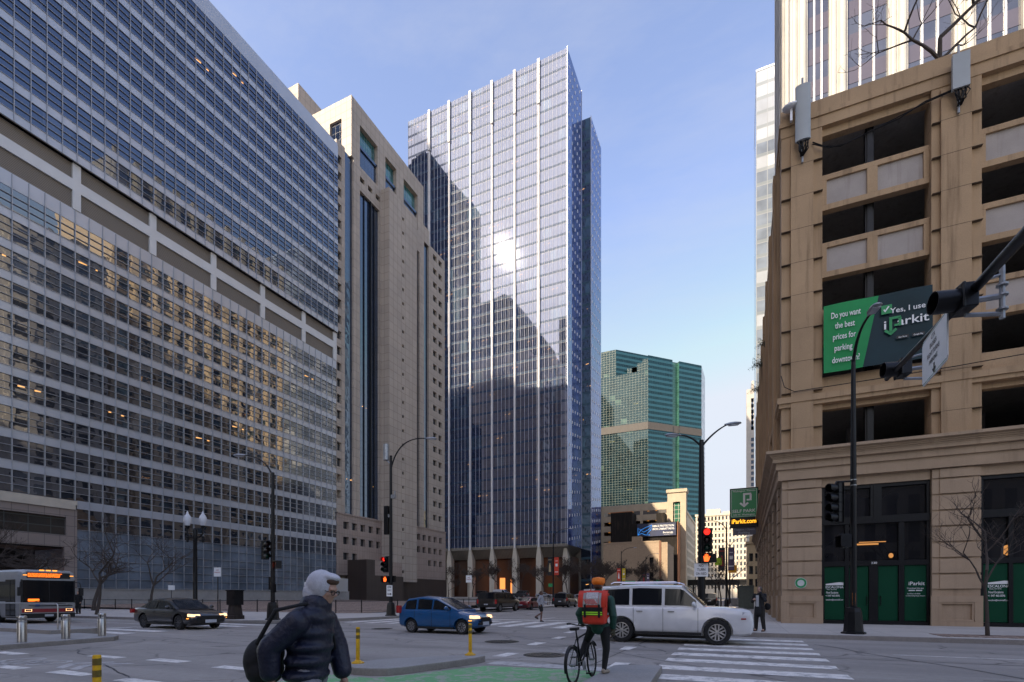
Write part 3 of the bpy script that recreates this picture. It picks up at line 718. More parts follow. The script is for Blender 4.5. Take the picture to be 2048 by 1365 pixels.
for k in range(41):
    z = 20+4.05*k
    for i in range(5):
        fs_.append((-.02, 2.2+i*2.9+(k % 2)*.6, z+.5+i*.5))
        if z < 174: fs_.append((3.58, 18.2+i*2.6+(k % 2)*.5, z+.5+i*.4))
fs_.sort(key=lambda q: q[2]); fmesh = mesh_of(lambda s: s.box(0, .16, -.16, .16, 0, 1), 'small_fin', fm)
for q in fs_[:100]: inst(fmesh, 'small_fin', t, q)
for q in fs_[100:]: rest.box(q[0], q[0]+.16, q[1]-.16, q[1]+.16, q[2], q[2]+1)
tag(rest.build('small_fins', fm, t), kind='stuff')
# open lobby under the tower
b = MB()
for x0 in (-W_, -W_/2): b.quad((x0, 0, 19), (x0+W_/2, 0, 19), (x0+W_/2, 4.2, 15.3), (x0, 4.2, 15.3))
b.quad((0, 0, 19), (0, 16.5, 19), (-3.5, 16.5, 15.3), (-3.5, 4.2, 15.3)); b.quad((-W_, 4.2, 15.3), (0, 4.2, 15.3), (0, 8, 15.3), (-W_, 8, 15.3)); b.box(-W_, -.05, -.02, .3, 18.4, 19.4); b.build('soffit', M['bronze_soffit'], t)
lobby = N('lobby_brown_wall'); u_, v_ = lobby.wall_uv()
wv = lobby.n('TexWave', i_Scale=.9, i_Distortion=1.2); M['lobby'] = lobby.fin(lobby.ramp(wv.outputs[0], ((.2, (.06, .02, .008)), (.8, (.16, .055, .02)))), .35)
b = MB(); quadY(b, 6.5, -W_, -1, 0, 15.4); quadX(b, -1.0, 6.5, 16, 0, 15.4); b.build('lobby_wall', M['lobby'], t, recalc=False)
b = MB(); quadY(b, 4.4, -W_, -W_+17, 0, 15.3); b.build('lobby_glass', glazing('lobby_glass', (.05, .04, .03), 3, 7, 1.5, .002, lit=0), t, recalc=False)
b = MB()
for x in (-42, -39.5, -33, -31.2, -21.5, -12.5, -12): quadY(b, 6.4, x, x+.5, 7.6, 8.7)
quadY(b, 6.42, -28.6, -26.4, .2, 8.2); quadY(b, 6.42, -30.6, -29.6, .2, 4); quadY(b, 6.42, -24.2, -23.3, .2, 7.5)
b.build('lobby_lights', glow('lobby_warm_light', (1, .3, .07), .5), t, recalc=False)
for x in fx + [-1.2]:
    b = MB(); w2 = 1.0; y0 = -.35 if x < -2 else 1.2
    b.loft([[Vector((x-w2, y0, 0)), Vector((x+w2, y0, 0)), Vector((x+w2, y0+2.2, 0)), Vector((x-w2, y0+2.2, 0))],
            [Vector((x-w2, y0, 14.6)), Vector((x+w2, y0, 14.6)), Vector((x+w2, y0+2.2, 14.6)), Vector((x-w2, y0+2.2, 14.6))],
            [Vector((x-.45, y0, 18.6)), Vector((x+.45, y0, 18.6)), Vector((x+.45, y0+.4, 18.6)), Vector((x-.45, y0+.4, 18.6))]])
    b.build('column', M['column_stone'], t)
# ================================================================== 4. tan parking garage on the near right corner
M['gar'] = stained('ochre_painted_concrete', (.45, .308, .182), .85, (.13, .08, .045), .55, .5, 30, .25)
M['gar_panel'] = stained('pale_aggregate_panel', (.42,.37,.335), .9, (.17, .13, .11), .35, .9, 60, .5)
M['gar_stone'] = stained('brown_limestone_blocks', (.43, .315, .212), .85, (.16, .11, .07), .3, .7, 45, .3)
M['gar_dark'] = stained('dark_garage_concrete', (.13, .122, .115), .9, (.03, .03, .03), .4, .8, 10, .1)  # dark grey streaked concrete for inner walls and flat roofs
M['store_glass'] = glazing('dark_shop_glass', (.012, .012, .014), 1.6, 1.8, 1.5, .002, wav=.5)
M['shop_glow'] = glow('dim_shop_lamp', (1, .42, .1), .2)
M['gar_ceiling'] = stained('bare_garage_ceiling', (.30, .28, .26), .9, (.06, .055, .05), .4, .8, 10, .1)
M['gar_joint'] = plain('dark_dirty_joint', (.12, .085, .055), .9, 0, .3, 4)
M['green_panel'] = plain('dark_green_window_film', (.003, .052, .024), .5, 0, .08, 1, 0, .15)
t = thing('parking_garage', 'ochre concrete parking garage with rusticated stone ground floor on the near corner', 'parking garage', (1.83, 29.7, .15))
GX, GN, GD = 6.2, 3, 46.0
lev = [(9.0, 10.8), (12.45, 14.1), (15.85, 17.48), (19.23, 20.87), (22.65, 24.63)]     # openings z (local, z - .15)
GW = GX*GN+1.82
core = MB()
core.box(.8, GW, GD-.5, GD, 0, 24)                                                    # back
for z in (8.4, 11.6, 15.0, 18.3, 21.75, 24.75): core.box(.5, GW, .5, GD, z, z+.28)
core.box(GW, GW+.4, 0, GD, 0, 26.2); core.box(.6, GW, 15, 15.4, 8.4, 25)
for k in range(GN): core.box(2.2+k*GX+1.8, 2.2+k*GX+2.1, 7, 7.4, 8.4, 25)
core.build('floor_slabs', M['gar_ceiling'], t)
for k in range(GN+1):       # street-front piers above the cornice
    x = k*GX; b = MB()
    b.box(x, x+1.82, 0, 1.0, 8.75, 25.0); b.box(x+.32, x+1.42, -.16, 0, 8.75, 24.8) if k else b.box(x+.42, x+1.42, -.16, 0, 8.75, 24.8)
    b.mat(1); [b.box(x-.004, x+1.824, -.165, .5, z, z+.018) for z in (9.9, 11.75, 13.3, 14.95, 16.7, 18.35, 20.05, 21.7, 23.3)]
    b.build('pier', [M['gar'], M['gar_joint']], t)
for k in range(GN):
    x0 = k*GX+1.82; x1 = x0+4.38
    zz = [8.75] + [q for p in lev for q in p]
    bt = MB(); pn = MB()
    for i, (za, zb_) in enumerate(((8.75, 9.0), (10.8, 12.45), (14.1, 15.85), (17.48, 19.23), (20.87, 22.65), (24.63, 25.0))):
        if zb_-za < .5 or i == 1: bt.box(x0, x1, .22, .6, za, zb_); continue
        holes = [(x0+.22, x0+1.92, za+.28, zb_-.26), (x0+2.35, x0+4.15, za+.28, zb_-.26)]
        holed(bt, x0, x1, za, zb_, holes, lambda ua, ub, va, vb: bt.box(ua, ub, .22, .6, va, vb))
        for h in holes:
            q = MB(); q.box(h[0], h[1], .33, .55, h[2], h[3]); q.build('infill_panel', M['gar_panel'], t)
    bt.build('spandrel_beam', M['gar'], t, bevel=.012)
    b = MB(); b.box(x0+1.93, x0+2.28, .7, 1.1, 8.8, 24.9); b.box(x0+2.0, x0+2.2, .62, .7, 8.8, 24.9); b.build('steel_column', M['black_metal'], t)
# west face: piers and beams
for k in range(9):
    y = 1.6+k*5.2
    b = MB(); b.box(-.1, .9, y+.1, y+1.5, 8.75, 24.9); b.box(-.28, -.1, y+.4, y+1.2, 8.75, 24.7)
    b.build('pier', M['gar'], t)
    b = MB()
    for za, zb_ in ((8.75, 9.0), (10.8, 12.45), (14.1, 15.85), (17.48, 19.23), (20.87, 22.65), (24.63, 25.0)): b.box(.12, .6, y+1.5, y+5.3, za, zb_)
    b.build('spandrel_beam', M['gar'], t)
def course(b, z0, z1, out):       # moulded band round the two street faces
    b.box(-out, GW, -out, .5, z0, z1); b.box(-out, .5, .5, GD, z0, z1)
b = MB(); course(b, 24.98, 25.55, .03); course(b, 25.5, 25.72, .10); course(b, 25.7, 26.35, .04); b.box(.6, GW, .6, GD, 25.0, 25.2); b.build('parapet', M['gar'], t)
b = MB(); course(b, 11.25, 11.55, .20); course(b, 11.05, 11.25, .12); b.build('ledge', M['gar'], t)
b = MB(); course(b, 7.32, 7.85, .16); course(b, 7.85, 8.2, .26); course(b, 8.2, 8.38, .42)
for i in range(4): course(b, 8.38+.07*i, 8.46+.07*i, .45+.06*i)
course(b, 8.62, 8.76, .72); b.build('cornice', M['gar_stone'], t)
def rusticated(x, y, dx, dy, face):
    b = MB(); b.box(x+.03, x+dx-.03, y+.03, y+dy, 0, 7.32)
    b.box(x-.05, x+dx+.05, y-.07, y+dy, 0, 1.38) if False else None
    if face == 'S':
        holed(b, x-.03, x+dx+.03, 0, 1.4, [(x+.28, x+dx-.28, .22, 1.1)], lambda ua, ub, va, vb: b.box(ua, ub, y-.09, y+.05, va, vb))
        holed(b, x+.28, x+dx-.28, .22, 1.1, [(x+.36, x+dx-.36, .3, 1.02)], lambda ua, ub, va, vb: b.box(ua, ub, y-.065, y+.04, va, vb))
    else: b.box(x-.09, x+dx, y-.02, y+dy+.02, 0, 1.4)
    z = 1.72; n = 0
    while z < 7.2:
        zt = min(z+.70, 7.32); ins = .035
        if face == 'S':
            b.box(x+.02, x+dx-.02, y-.02, y+.1, z, zt-.07); b.box(x+.3, x+dx-.3, y-.06, y+.1, z, zt-.05)
        else:
            b.box(x-.02, x+.1, y+.02, y+dy-.02, z, zt-.07); b.box(x-.06, x+.1, y+.2, y+dy-.2, z, zt-.05)
        z += .735; n += 1
    return b
for k in range(GN+1): rusticated(k*GX, 0, 1.82, 1.0, 'S').build('stone_pier', M['gar_stone'], t, bevel=.014)
for k in range(9): rusticated(0, 1.6+k*5.2, .9, 1.6, 'W').build('stone_pier', M['gar_stone'], t, bevel=.014)
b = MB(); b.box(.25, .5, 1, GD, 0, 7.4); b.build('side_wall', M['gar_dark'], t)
for k in range(GN):
    x0 = k*GX+1.82; x1 = x0+4.38
    b = MB(); b.box(x0, x1, .1, .5, 6.86, 7.32); b.build('lintel', M['gar_stone'], t, bevel=.012)
    b = MB(); b.box(x0, x0+.12, .2, .4, 0, 6.86); b.box(x1-.12, x1, .2, .4, 0, 6.86); b.box(x0, x1, .16, .44, 4.95, 5.3); b.box(x0+2.05, x0+2.5, .18, .42, 5.3, 6.86)
    b.box(x0+2.18, x0+2.26, .15, .2, 5.0, 6.86)
    b.box(x0, x1, .19, .42, 2.87, 3.12); b.box(x0, x1, .19, .42, 0, .18); b.box(x0+1.0, x0+1.16, .2, .4, .18, 5); b.box(x0+3.18, x0+3.4, .2, .4, .18, 5); b.box(x0+.1, x1-.1, .2, .4, 6.7, 6.86)
    b.box(x0+2.0, x0+2.36, .21, .38, .18, 2.87)
    b.build('shopfront_frame', M['black_metal'], t)
    b = MB(); quadY(b, .34, x0, x1, 3.1, 6.86); b.build('shop_window', M['store_glass'], t, recalc=False)
    for xa, xb in ((.13, .98), (3.42, 4.26)):
        b = MB(); b.box(x0+xa, x0+xb, .26, .32, .2, 2.86); b.build('film_panel', M['green_panel'], t)
    for xa, xb, hx in ((1.18, 1.98, 1.9), (2.38, 3.16, 2.46)):
        b = MB(); b.box(x0+xa, x0+xb, .27, .33, .19, 2.86); d_ = b.build('door', M['green_panel'], t)
        b = MB(); b.tube([(x0+hx, .27, .95), (x0+hx, .16, .97), (x0+hx, .16, 1.35), (x0+hx, .27, 1.37)], .022, 6); b.build('handle', M['black_metal'], d_)
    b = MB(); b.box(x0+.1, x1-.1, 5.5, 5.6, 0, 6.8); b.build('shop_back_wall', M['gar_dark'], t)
    b = MB()
    if k < 2:
        for j, (xx, zz_, r_) in enumerate(((1.35, 3.75, .07), (2.9, 3.35, .1)) if k == 0 else ((1.0, 3.45, .2),)): b.ball((x0+xx, .31, zz_), (r_, .02, r_*1.2), 8, 6)
        if k == 0: b.box(x0+1.5, x0+2.4, .31, .325, 3.9, 3.98); b.box(x0+1.6, x0+2.7, .31, .325, 4.02, 4.06)
        b.build('shop_lights', M['shop_glow'], t)
# lettering on the shop film, as in the photograph
b = MB(); Ms = plane_M((1.82, .255, 0), (1, 0, 0), (0, 0, 1))
for x0 in (.13, 6.2+.13):
    cx = x0+.43
    if x0 > 1: cx = x0+.55
    write(b, 'ESCALONA', cx, 1.83, .76, Ms, height=.12); write(b, 'REAL ESTATE', cx-.12, 1.71, .42, Ms, height=.045)
    write(b, 'Noel Escalona', cx-.1, 1.56, .52, Ms, height=.11); write(b, '+1 847 460-0096', cx-.08, 1.40, .6, Ms, height=.10); write(b, 'nescalona@escalonaRE.com', cx, 1.2, .74, Ms, height=.075)
    b.add([Ms @ Vector(p) for p in ((cx-.38, 1.93, 0), (cx+.38, 1.93, 0), (cx+.38, 2.06, 0), (cx+.2, 2.08, 0), (cx-.38, 2.0, 0))], ((0, 1, 2, 3, 4),))
cx = 3.84
write(b, 'iParkit', cx+.05, 1.98, .62, Ms, height=.17); write(b, 'Download the app', cx, 1.76, .64, Ms, height=.06); write(b, 'Best Prices on the Block', cx-.06, 1.5, .5, Ms, height=.055); write(b, 'Convenient Parking Garages Downtown', cx, 1.4, .74, Ms, height=.05)
for q in (-.14, .14): b.add([Ms @ Vector(p) for p in ((cx+q-.12, 1.63, 0), (cx+q+.12, 1.63, 0), (cx+q+.12, 1.68, 0), (cx+q-.12, 1.68, 0))], ((0, 1, 2, 3),))
b.build('lettering', M['white_paint'], t, recalc=False)
b = MB(); write(b, '230', 2.2, 3.0, .24, plane_M((1.82, .185, 0), (1, 0, 0), (0, 0, 1)), height=.1); b.build('house_number', M['white_paint'], t, recalc=False)

# banner hung across the second and third storeys
t = thing('banner', 'two-tone green vinyl banner hung over the garage openings with white writing', 'banner', (3.68, 29.5, 12.62))
def cloth(b, x0, x1, x0t, x1t, z0, z1, yo=0):
    n, m = 26, 18; base = len(b.v)
    for j in range(m+1):
        for i in range(n+1):
            f = j/m; x = (x0+(x0t-x0)*f)+((x1-x0)+((x1t-x1)-(x0t-x0))*f)*i/n
            b.v.append((x, yo-.05+.035*noise.noise((x*.9, f*2.2, 1))+.03*math.sin(x*2.2+f*3), z0+(z1-z0)*f))
    for j in range(m):
        for i in range(n): q = base+j*(n+1)+i; b.f.append((q, q+1, q+n+2, q+n+1)); b.m.append(b.k)
b = MB(); cloth(b, 0, 1.62, 0, 2.27, 0, 3.33); b.build('green_half', plain('bright_green_vinyl', (.012, .27, .075), .5, 0, .1, .8, 0, .25), t, smooth=180, recalc=False)
b = MB(); cloth(b, 1.62, 4.33, 2.27, 4.33, 0, 3.33, .001); b.build('dark_half', plain('dark_teal_vinyl', (.005, .026, .034), .5, 0, .2, .8, 0, .25), t, smooth=180, recalc=False)
Mb = plane_M((0, -.135, 0), (1, 0, 0), (0, 0, 1)); b = MB()
for s_, x_, z_, w_ in (('Do you want', .92, 2.72, 1.22), ('the best', .88, 2.2, .82), ('prices for', .86, 1.66, .95), ('parking', .82, 1.1, .74), ('downtown?', .92, .52, 1.14)): write(b, s_, x_, z_, w_, Mb, height=.30)
write(b, 'Yes, I use', 3.37, 2.42, 1.35, Mb, height=.25); write(b, 'i', 2.5, 1.78, .09, Mb, height=.42); write(b, 'arkit', 3.58, 1.85, 1.2, Mb, height=.40)
b.add([Mb @ Vector((x+2.35, z+2.33, .001)) for x, z in ((.08, .2), (.15, .08), (.32, .32), (.27, .36), (.15, .17), (.12, .24))], ((0, 1, 2, 3, 4, 5),))
write(b, 'App Store', 3.18, 1.12, .33, Mb, height=.07); write(b, 'Google Play', 3.78, 1.12, .36, Mb, height=.07)
b.build('lettering', M['white_paint'], t, recalc=False)
b = MB()
def park_p(b, Mx, x, z, k, zo=.001):   # a letter P whose stem ends in a downward arrow
    for pts in (((0, 0), (.16, 0), (.16, 1), (0, 1)), ((.16, .84), (.62, .84), (.62, 1), (.16, 1)), ((.5, .36), (.66, .36), (.66, .9), (.5, .9)), ((.28, .36), (.5, .36), (.5, .5), (.28, .5)),
                ((-.28, .12), (-.18, .24), (.08, .02), (.08, -.2)), ((.44, .12), (.34, .24), (.08, .02), (.08, -.2))):
        b.add([Mx @ Vector((x+p[0]*k, z+p[1]*k, zo)) for p in pts], ((0, 1, 2, 3),))
park_p(b, Mb, 2.66, 1.42, .72); b.quad(*[Mb @ Vector((x+2.35, z+2.33, -.001)) for x, z in ((0, 0), (.42, 0), (.42, .42), (0, .42))]); b.build('green_marks', plain('banner_green_marks', (.012, .27, .075), .5), t, recalc=False)
b = MB()
for x in (3.18, 3.78): b.quad(*[Mb @ Vector((x+q, z, -.001)) for q, z in ((-.24, 1.05), (.24, 1.05), (.24, 1.2), (-.24, 1.2))])
b.build('store_badges', M['black_paint'], t, recalc=False)
# round notice on the corner pier
t = thing('round_notice', 'small round green and white notice fixed to the corner stone pier', 'notice', (2.7, 29.62, 2.2))
b = MB(); b.lathe([(.27, 0), (.27, .02)], 28, Matrix.Rotation(R(90), 4, 'X')); b.build('disc', plain('notice_white', (.6, .62, .6), .5), t)
b = MB(); Mr = plane_M((0, -.023, 0), (1, 0, 0), (0, 0, 1))
for i in range(28):
    q0, q1 = 2*PI*i/28, 2*PI*(i+1)/28; b.quad(*[Mr @ Vector((r*math.cos(q), r*math.sin(q), 0)) for r, q in ((.16, q0), (.25, q0), (.25, q1), (.16, q1))])
b.build('green_ring', plain('notice_green', (.02, .28, .09), .5), t, recalc=False)

# ================================================================== 5. towers on the right
M['white_col'] = stained('white_precast_column', (.5, .48, .45), .55, (.4, .36, .31), .35, .4, 12, .08)
M['mauve_span'] = plain('mauve_spandrel_glass', (.078, .070, .088), .12, 0, .06, .4, 0, .8)
M['grey_glass'] = glazing('grey_blue_window_glass', (.04, .045, .06), 1.55, 1.6, 1.9, .003, (.85, .92, 1), 0, .15, (.05, .055, .065), fh=3.2, wav=.5)
t = thing('white_column_tower', 'office tower of white precast columns with mauve and grey glass bands', 'tower', (4.35, 58, 0))
b = MB(); b.box(.5, 32, .6, 24, 20, 93.5); b.box(-.1, 32.2, -.1, 24.2, 93.5, 95); b.box(.02, .7, .02, 24, 20, 93.5); b.build('wall', M['white_col'], t)
xs = [0.0, 3.35, 8.08, 12.95, 17.6, 22.3, 27.0]
for x in xs:
    b = MB(); b.box(x, x+1.5, -.15, .5, 20, 93.6); b.tube([(x+1.08, -.15, 20), (x+1.08, -.15, 93.5)], .34, 10); b.tube([(x+.4, -.12, 20), (x+.4, -.12, 93.5)], .25, 8); b.build('column', M['white_col'], t, smooth=40)
for k in range(5):
    b = MB(); y = 4.6*k+2.6; b.box(-.25, .1, y, y+1.2, 20, 93.6); b.build('column', M['white_col'], t)
for k in range(23):
    z = 20.6+3.2*k
    g, s = MB(), MB()
    for a_, c_ in zip(xs, xs[1:]):
        quadY(g, .3, a_+1.45, c_+.05, z, z+1.62); s.box(a_+1.45, c_+.05, .27, .5, z+1.62, z+3.2)
    g.build('window_band', M['grey_glass'], t, recalc=False); s.build('spandrel', M['mauve_span'], t)
    g = MB()
    for j in range(5): y = 4.6*j+3.75; quadXn(g, -.02, y, min(y+3.5, 23.5), z, z+1.62)
    g.build('side_window_band', M['grey_glass'], t, recalc=False)
b = MB()
for a_, c_ in zip(xs, xs[1:]):
    for q in (.33, .67): x = a_+1.5+(c_-a_-1.5)*q; b.box(x-.07, x+.07, .1, .35, 20, 93.5)
b.build('mullions', M['white_metal'], t)

t = thing('bay_window_tower', 'sunlit tan tower of bay windows, seen only mirrored in the office slab', 'tower', (14, 88, 0))
b = MB(); b.box(1.2, 30, 0, 62, 0, 133)
for k in range(11): b.box(-.6, 1.3, k*6.0, k*6.0+1.5, 0, 134.5)
for k in range(37): b.box(.9, 1.3, 0, 62, 3.6*k, 3.6*k+1.2)
b.build('wall', stained('buff_precast', (.54, .44, .32), .7, (.2, .15, .1), .2, .4, 10, .1), t)
for k in range(10):
    g = MB(); quadXn(g, 1.15, k*6+1.5, k*6+6, 2, 132); g.build('window_strip', M['tower_dark'], t, recalc=False)

M['pale_glass'] = glazing('pale_hazy_glass', (.13, .16, .21), 2.6, 3.8, 1.7, .002, (.95, .98, 1), 0, .4, (.55, .58, .62), fh=3.8, frame=(.21, .23, .26), fw=.16, wav=.3, band=(.19, .22, .25), bandh=.25)
t = thing('pale_glass_tower', 'slim pale glass tower rising beyond the garage, fading into the sky', 'tower', (3.3, 150, 0))
b = MB(); quadY(b, 0, 0, 30, 0, 141); quadXn(b, 0, 0, 26, 0, 141); quadX(b, 30, 0, 26, 0, 141); b.build('curtain_wall', M['pale_glass'], t, recalc=False)
b = MB(); b.box(.2, 29.8, .2, 25.8, 0, 140.8); b.box(-.05, 30.05, -.05, 26, 140.9, 141.4); b.build('core', M['white_metal'], t)

M['grey_clad'] = paneled('grey_beige_cladding', (.40, .37, .33), 1.8, 1.8, .03, (.24, .22, .2), .6, .06)
t = thing('slender_tower', 'slender grey beige tower with blue window pairs and a stepped top', 'tower', (1.95, 300, 0))
b = MB(); hs = []
for k in range(24): hs += [(2.2, 3.6, 36+3*k, 37.9+3*k), (3.8, 5.2, 36+3*k, 37.9+3*k)]
hs += [(2.3, 3.3, 90, 107), (3.9, 5.0, 90, 107)]
holed(b, 0, 8, 0, 112, [h for h in hs if h[3] < 88 or h[2] >= 90], lambda ua, ub, va, vb: b.box(ua, ub, 0, .5, va, vb))
b.box(0, 22, .5, 22, 0, 112); b.box(8, 22, 0, .5, 0, 112); b.box(2.5, 20, 2, 20, 112, 117); b.box(5, 18, 4, 18, 117, 121); b.build('wall', M['grey_clad'], t)
for h in [h for h in hs if h[3] < 88 or h[2] >= 90]:
    s = MB(); quadY(s, .35, *h); s.build('window', M['strip_glass'], t, recalc=False)

t = thing('cream_corner_building', 'small ornate cream corner building with tall windows beside the garage', 'building', (1.0, 141, 0))
M['cream'] = stained('cream_terracotta', (.58, .46, .30), .7, (.3, .2, .1), .3, .6, 20, .15)
b = MB(); hs = [(x, x+.9, z, z+2) for z in (3.8, 7, 10.2) for x in (.5, 1.9, 3.3)]
holed(b, 0, 5, 0, 14.6, hs, lambda ua, ub, va, vb: b.box(ua, ub, 0, .4, va, vb)); b.box(0, 12, .4, 8.5, 0, 14.6); b.box(-.3, 12, -.3, 8.5, 14.6, 15.2); b.box(.6, 11, .6, 8, 15.2, 16.6); b.box(-.2, 5, -.2, .1, 3.1, 3.4); b.build('wall', M['cream'], t)
for h in hs: s = MB(); quadY(s, .3, *h); s.build('window', M['tan_window'], t, recalc=False)

# ================================================================== 6. buildings at the end of the street
M['white_terra'] = stained('warm_white_terracotta', (.54, .47, .37), .7, (.4, .3, .2), .25, .15, 3, .05)  # warm off-white masonry, one base tone with blotches
t = thing('white_block', 'broad white classical office block closing the far end of the street', 'office building', (-34, 430, 0))
b = MB(); hs = []
for k in range(13):
    for i in range(15): hs.append((1.2+2.6*i, 2.5+2.6*i, 7+4.5*k, 9.8+4.5*k))
holed(b, 0, 41, 0, 66, hs, lambda ua, ub, va, vb: b.box(ua, ub, 0, .8, va, vb)); b.box(0, 41, .8, 30, 0, 66)
b.box(-.5, 41.5, -.6, 1, 64.5, 66.2); b.box(-.3, 41.3, -.3, .8, 52, 52.8); b.box(8, 18, 2, 20, 66, 70); b.box(20, 41, 3, 20, 66, 68); b.build('wall', M['white_terra'], t)
wmsh = mesh_of(lambda s: quadY(s, 0, 0, 1.3, 0, 2.8), 'window', M['tan_window'], recalc=False)
hs = sorted(hs, key=lambda h: (h[0] < 8, -h[2]))
for h in hs[:100]: inst(wmsh, 'window', t, (h[0], .5, h[2]))
s = MB()
for h in hs[100:]: quadY(s, .5, *h)
tag(s.build('windows', M['tan_window'], t, recalc=False), kind='stuff')
t = thing('elevated_railway', 'dark steel elevated railway bridge crossing the far street', 'railway bridge', (-40, 236, 0))
b = MB(); b.box(0, 60, 0, 9, 6.2, 7.6); b.box(0, 60, -.3, 0, 7.6, 8.6); b.build('deck', M['black_metal'], t)
for i in range(7):
    b = MB(); b.box(2+9*i, 2.7+9*i, .5, 1.2, 0, 6.2); b.tube([(2.3+9*i, .8, 4.6), (4.4+9*i, .8, 6.2)], .15, 5); b.tube([(2.3+9*i, .8, 4.6), (.3+9*i, .8, 6.2)], .15, 5); b.build('post', M['black_metal'], t)

M['beige_brick'] = paneled('beige_brick_wall', (.38, .28, .19), .6, .2, .02, (.25, .2, .15), .85, .12)
t = thing('beige_brick_building', 'low windowless beige brick building with an iron fire escape', 'building', (-43, 170, 0))
b = MB(); hs = [(15.3, 16.6, 11.2, 14.1), (15.3, 16.6, 6.6, 9.3), (15.3, 16.6, 2.4, 4.6)]
holed(b, 0, 18.4, 0, 19, hs, lambda ua, ub, va, vb: b.box(ua, ub, 0, .5, va, vb)); b.box(0, 21, .5, 15.9, 0, 18.6); b.box(18.9, 21, .02, .5, 0, 18.9); b.box(-.1, 18.5, -.1, .6, 19, 19.5); b.box(9, 12, 3, 6, 19, 21.5); b.build('wall', M['beige_brick'], t)
b = MB(); b.box(18.4, 19.0, -.15, .5, 0, 19.4); b.build('brown_pier', stained('brown_brick', (.2, .1, .065), .9), t)
for h in hs: s = MB(); quadY(s, .4, *h); s.build('window', M['store_glass'], t, recalc=False)
b = MB()
for z in (6.2, 10.6): b.box(11.5, 15.2, -1.1, -.02, z, z+.12); b.tube([(11.5, -1.1, z+1), (15.2, -1.1, z+1)], .04, 4); [b.tube([(11.5+.7*i, -1.1, z), (11.5+.7*i, -1.1, z+1)], .03, 4) for i in range(6)]
b.tube([(11.6, -.6, 6.2), (14.8, -.6, 10.6)], .12, 4); b.tube([(14.8, -.6, 2.2), (11.8, -.6, 6.2)], .12, 4); b.tube([(11.6, -.6, 10.7), (14.8, -.6, 14)], .12, 4); b.build('fire_escape', M['black_metal'], t)

t = thing('dark_brick_building', 'black painted brick building with an orange brick flank behind the billboard', 'building', (-45, 189, 0))
b = MB(); b.box(0, 8, 0, 8, 0, 32.5); b.box(8, 19, 0, 8, 0, 28); b.box(19, 23.9, 0, 8, 0, 28); b.box(16.5, 19.5, .5, 7, 28, 31.5); b.build('wall', stained('soot_black_brick', (.014, .012, .011), .9, (.12, .09, .06), .4, .7, 8, .2), t)
b = MB(); b.box(23.9, 24.05, -.02, 8, 0, 28.3); b.box(-.1, 8.1, -.05, .3, 32.5, 32.8); b.build('side_wall', M['orange_brick'] if 'orange_brick' in M else paneled('orange_brick', (.42, .17, .07), .6, .2, .02, (.3, .14, .07), .85, .1), t)
t = thing('billboard', 'wide dark blue billboard with white slogan and a blue fish outline', 'billboard', (-35.1, 188.6, 23.3))
b = MB(); b.box(0, 13.6, -.3, 0, -.2, 4.4); b.build('panel', plain('navy_billboard_print', (.012, .02, .06), .5, 0, .3, .2), t)
b = MB(); Mb2 = plane_M((0, -.33, 0), (1, 0, 0), (0, 0, 1)); write(b, 'FIERCE PROTECTION', 9.2, 3.3, 7.4, Mb2, height=.7); write(b, 'FROM CYBERATTACKS.', 9.3, 2.25, 7.6, Mb2, height=.7); write(b, 'Barracuda', 10.9, .95, 3.4, Mb2, height=.55); write(b, 'Your journey, secured.', 10.9, .3, 3.2, Mb2, height=.2); b.build('lettering', M['white_paint'], t, recalc=False)
b = MB()
fish = [(.3, .3), (1.3, 2.2), (2.4, 1.4), (4.2, 2.3), (5.2, 3.8), (4.9, 2.0), (3.6, .9), (4.6, .2), (2.8, .4), (1.6, 1.0), (.3, .3)]
b.tube([Mb2 @ Vector((x, y, 0)) for x, y in fish], .09, 4); b.tube([Mb2 @ Vector((x, y, 0)) for x, y in ((1.3, 2.2), (3.2, 3.1), (5.2, 3.8))], .07, 4); b.tube([Mb2 @ Vector((x, y, 0)) for x, y in ((.3, .3), (.3, 3.0), (1.3, 2.2))], .07, 4)
b.build('fish_outline', glow('billboard_blue_line', (.05, .35, 1), .2, (.05, .3, .8)), t)

M['precast'] = stained('warm_precast_concrete', (.47, .39, .29), .8, (.2, .14, .09), .25, .3, 8, .1)
M['green_glass'] = glazing('green_window_glass', (.03, .12, .08), 1.4, 1.6, 1.9, .006, (.7, 1, .85), 0, 0, frame=(.45, .42, .34), fw=.12, wav=.7)
t = thing('far_parking_structure', 'warm concrete parking structure with a green glazed stair tower', 'parking garage', (-51, 198, 0))
b = MB(); hs = []
for k in range(9):
    z = 2.6+3.75*k; hs += [(1.2, 15.2, z, z+1.5), (16.2, 25.0, z, z+1.5)]
holed(b, 0, 25.4, 0, 36.8, hs, lambda ua, ub, va, vb: b.box(ua, ub, 0, .6, va, vb)); b.box(0, .5, .6, 75, 0, 36.8); b.box(0, 29, 74, 75, 0, 36.8)
for k in range(9): b.box(.5, 28.4, .6, 74, 1.4+3.75*k, 1.8+3.75*k)
b.build('wall', M['precast'], t)
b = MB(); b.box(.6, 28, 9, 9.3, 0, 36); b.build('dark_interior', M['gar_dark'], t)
for xa, xb in ((1.2, 15.2), (16.2, 25.0)):
    for k in range(4, 9):
        b = MB(); [b.box(xa+1.5+3*i, xa+2.2+3*i, 1.2, 1.3, 4.0+3.75*k, 4.06+3.75*k) for i in range(int((xb-xa)/3))]; b.build('deck_lights', M['amber_glow'], t)
b = MB(); holed(b, 25.4, 32.0, 0, 40, [(27.4, 30.0, 3, 36.5)], lambda ua, ub, va, vb: b.box(ua, ub, -.6, 4, va, vb)); b.box(25.4, 32, 3.4, 4, 0, 40); b.box(25.0, 32.4, -1.0, 4.4, 40, 41.2); b.build('stair_tower', M['precast'], t)
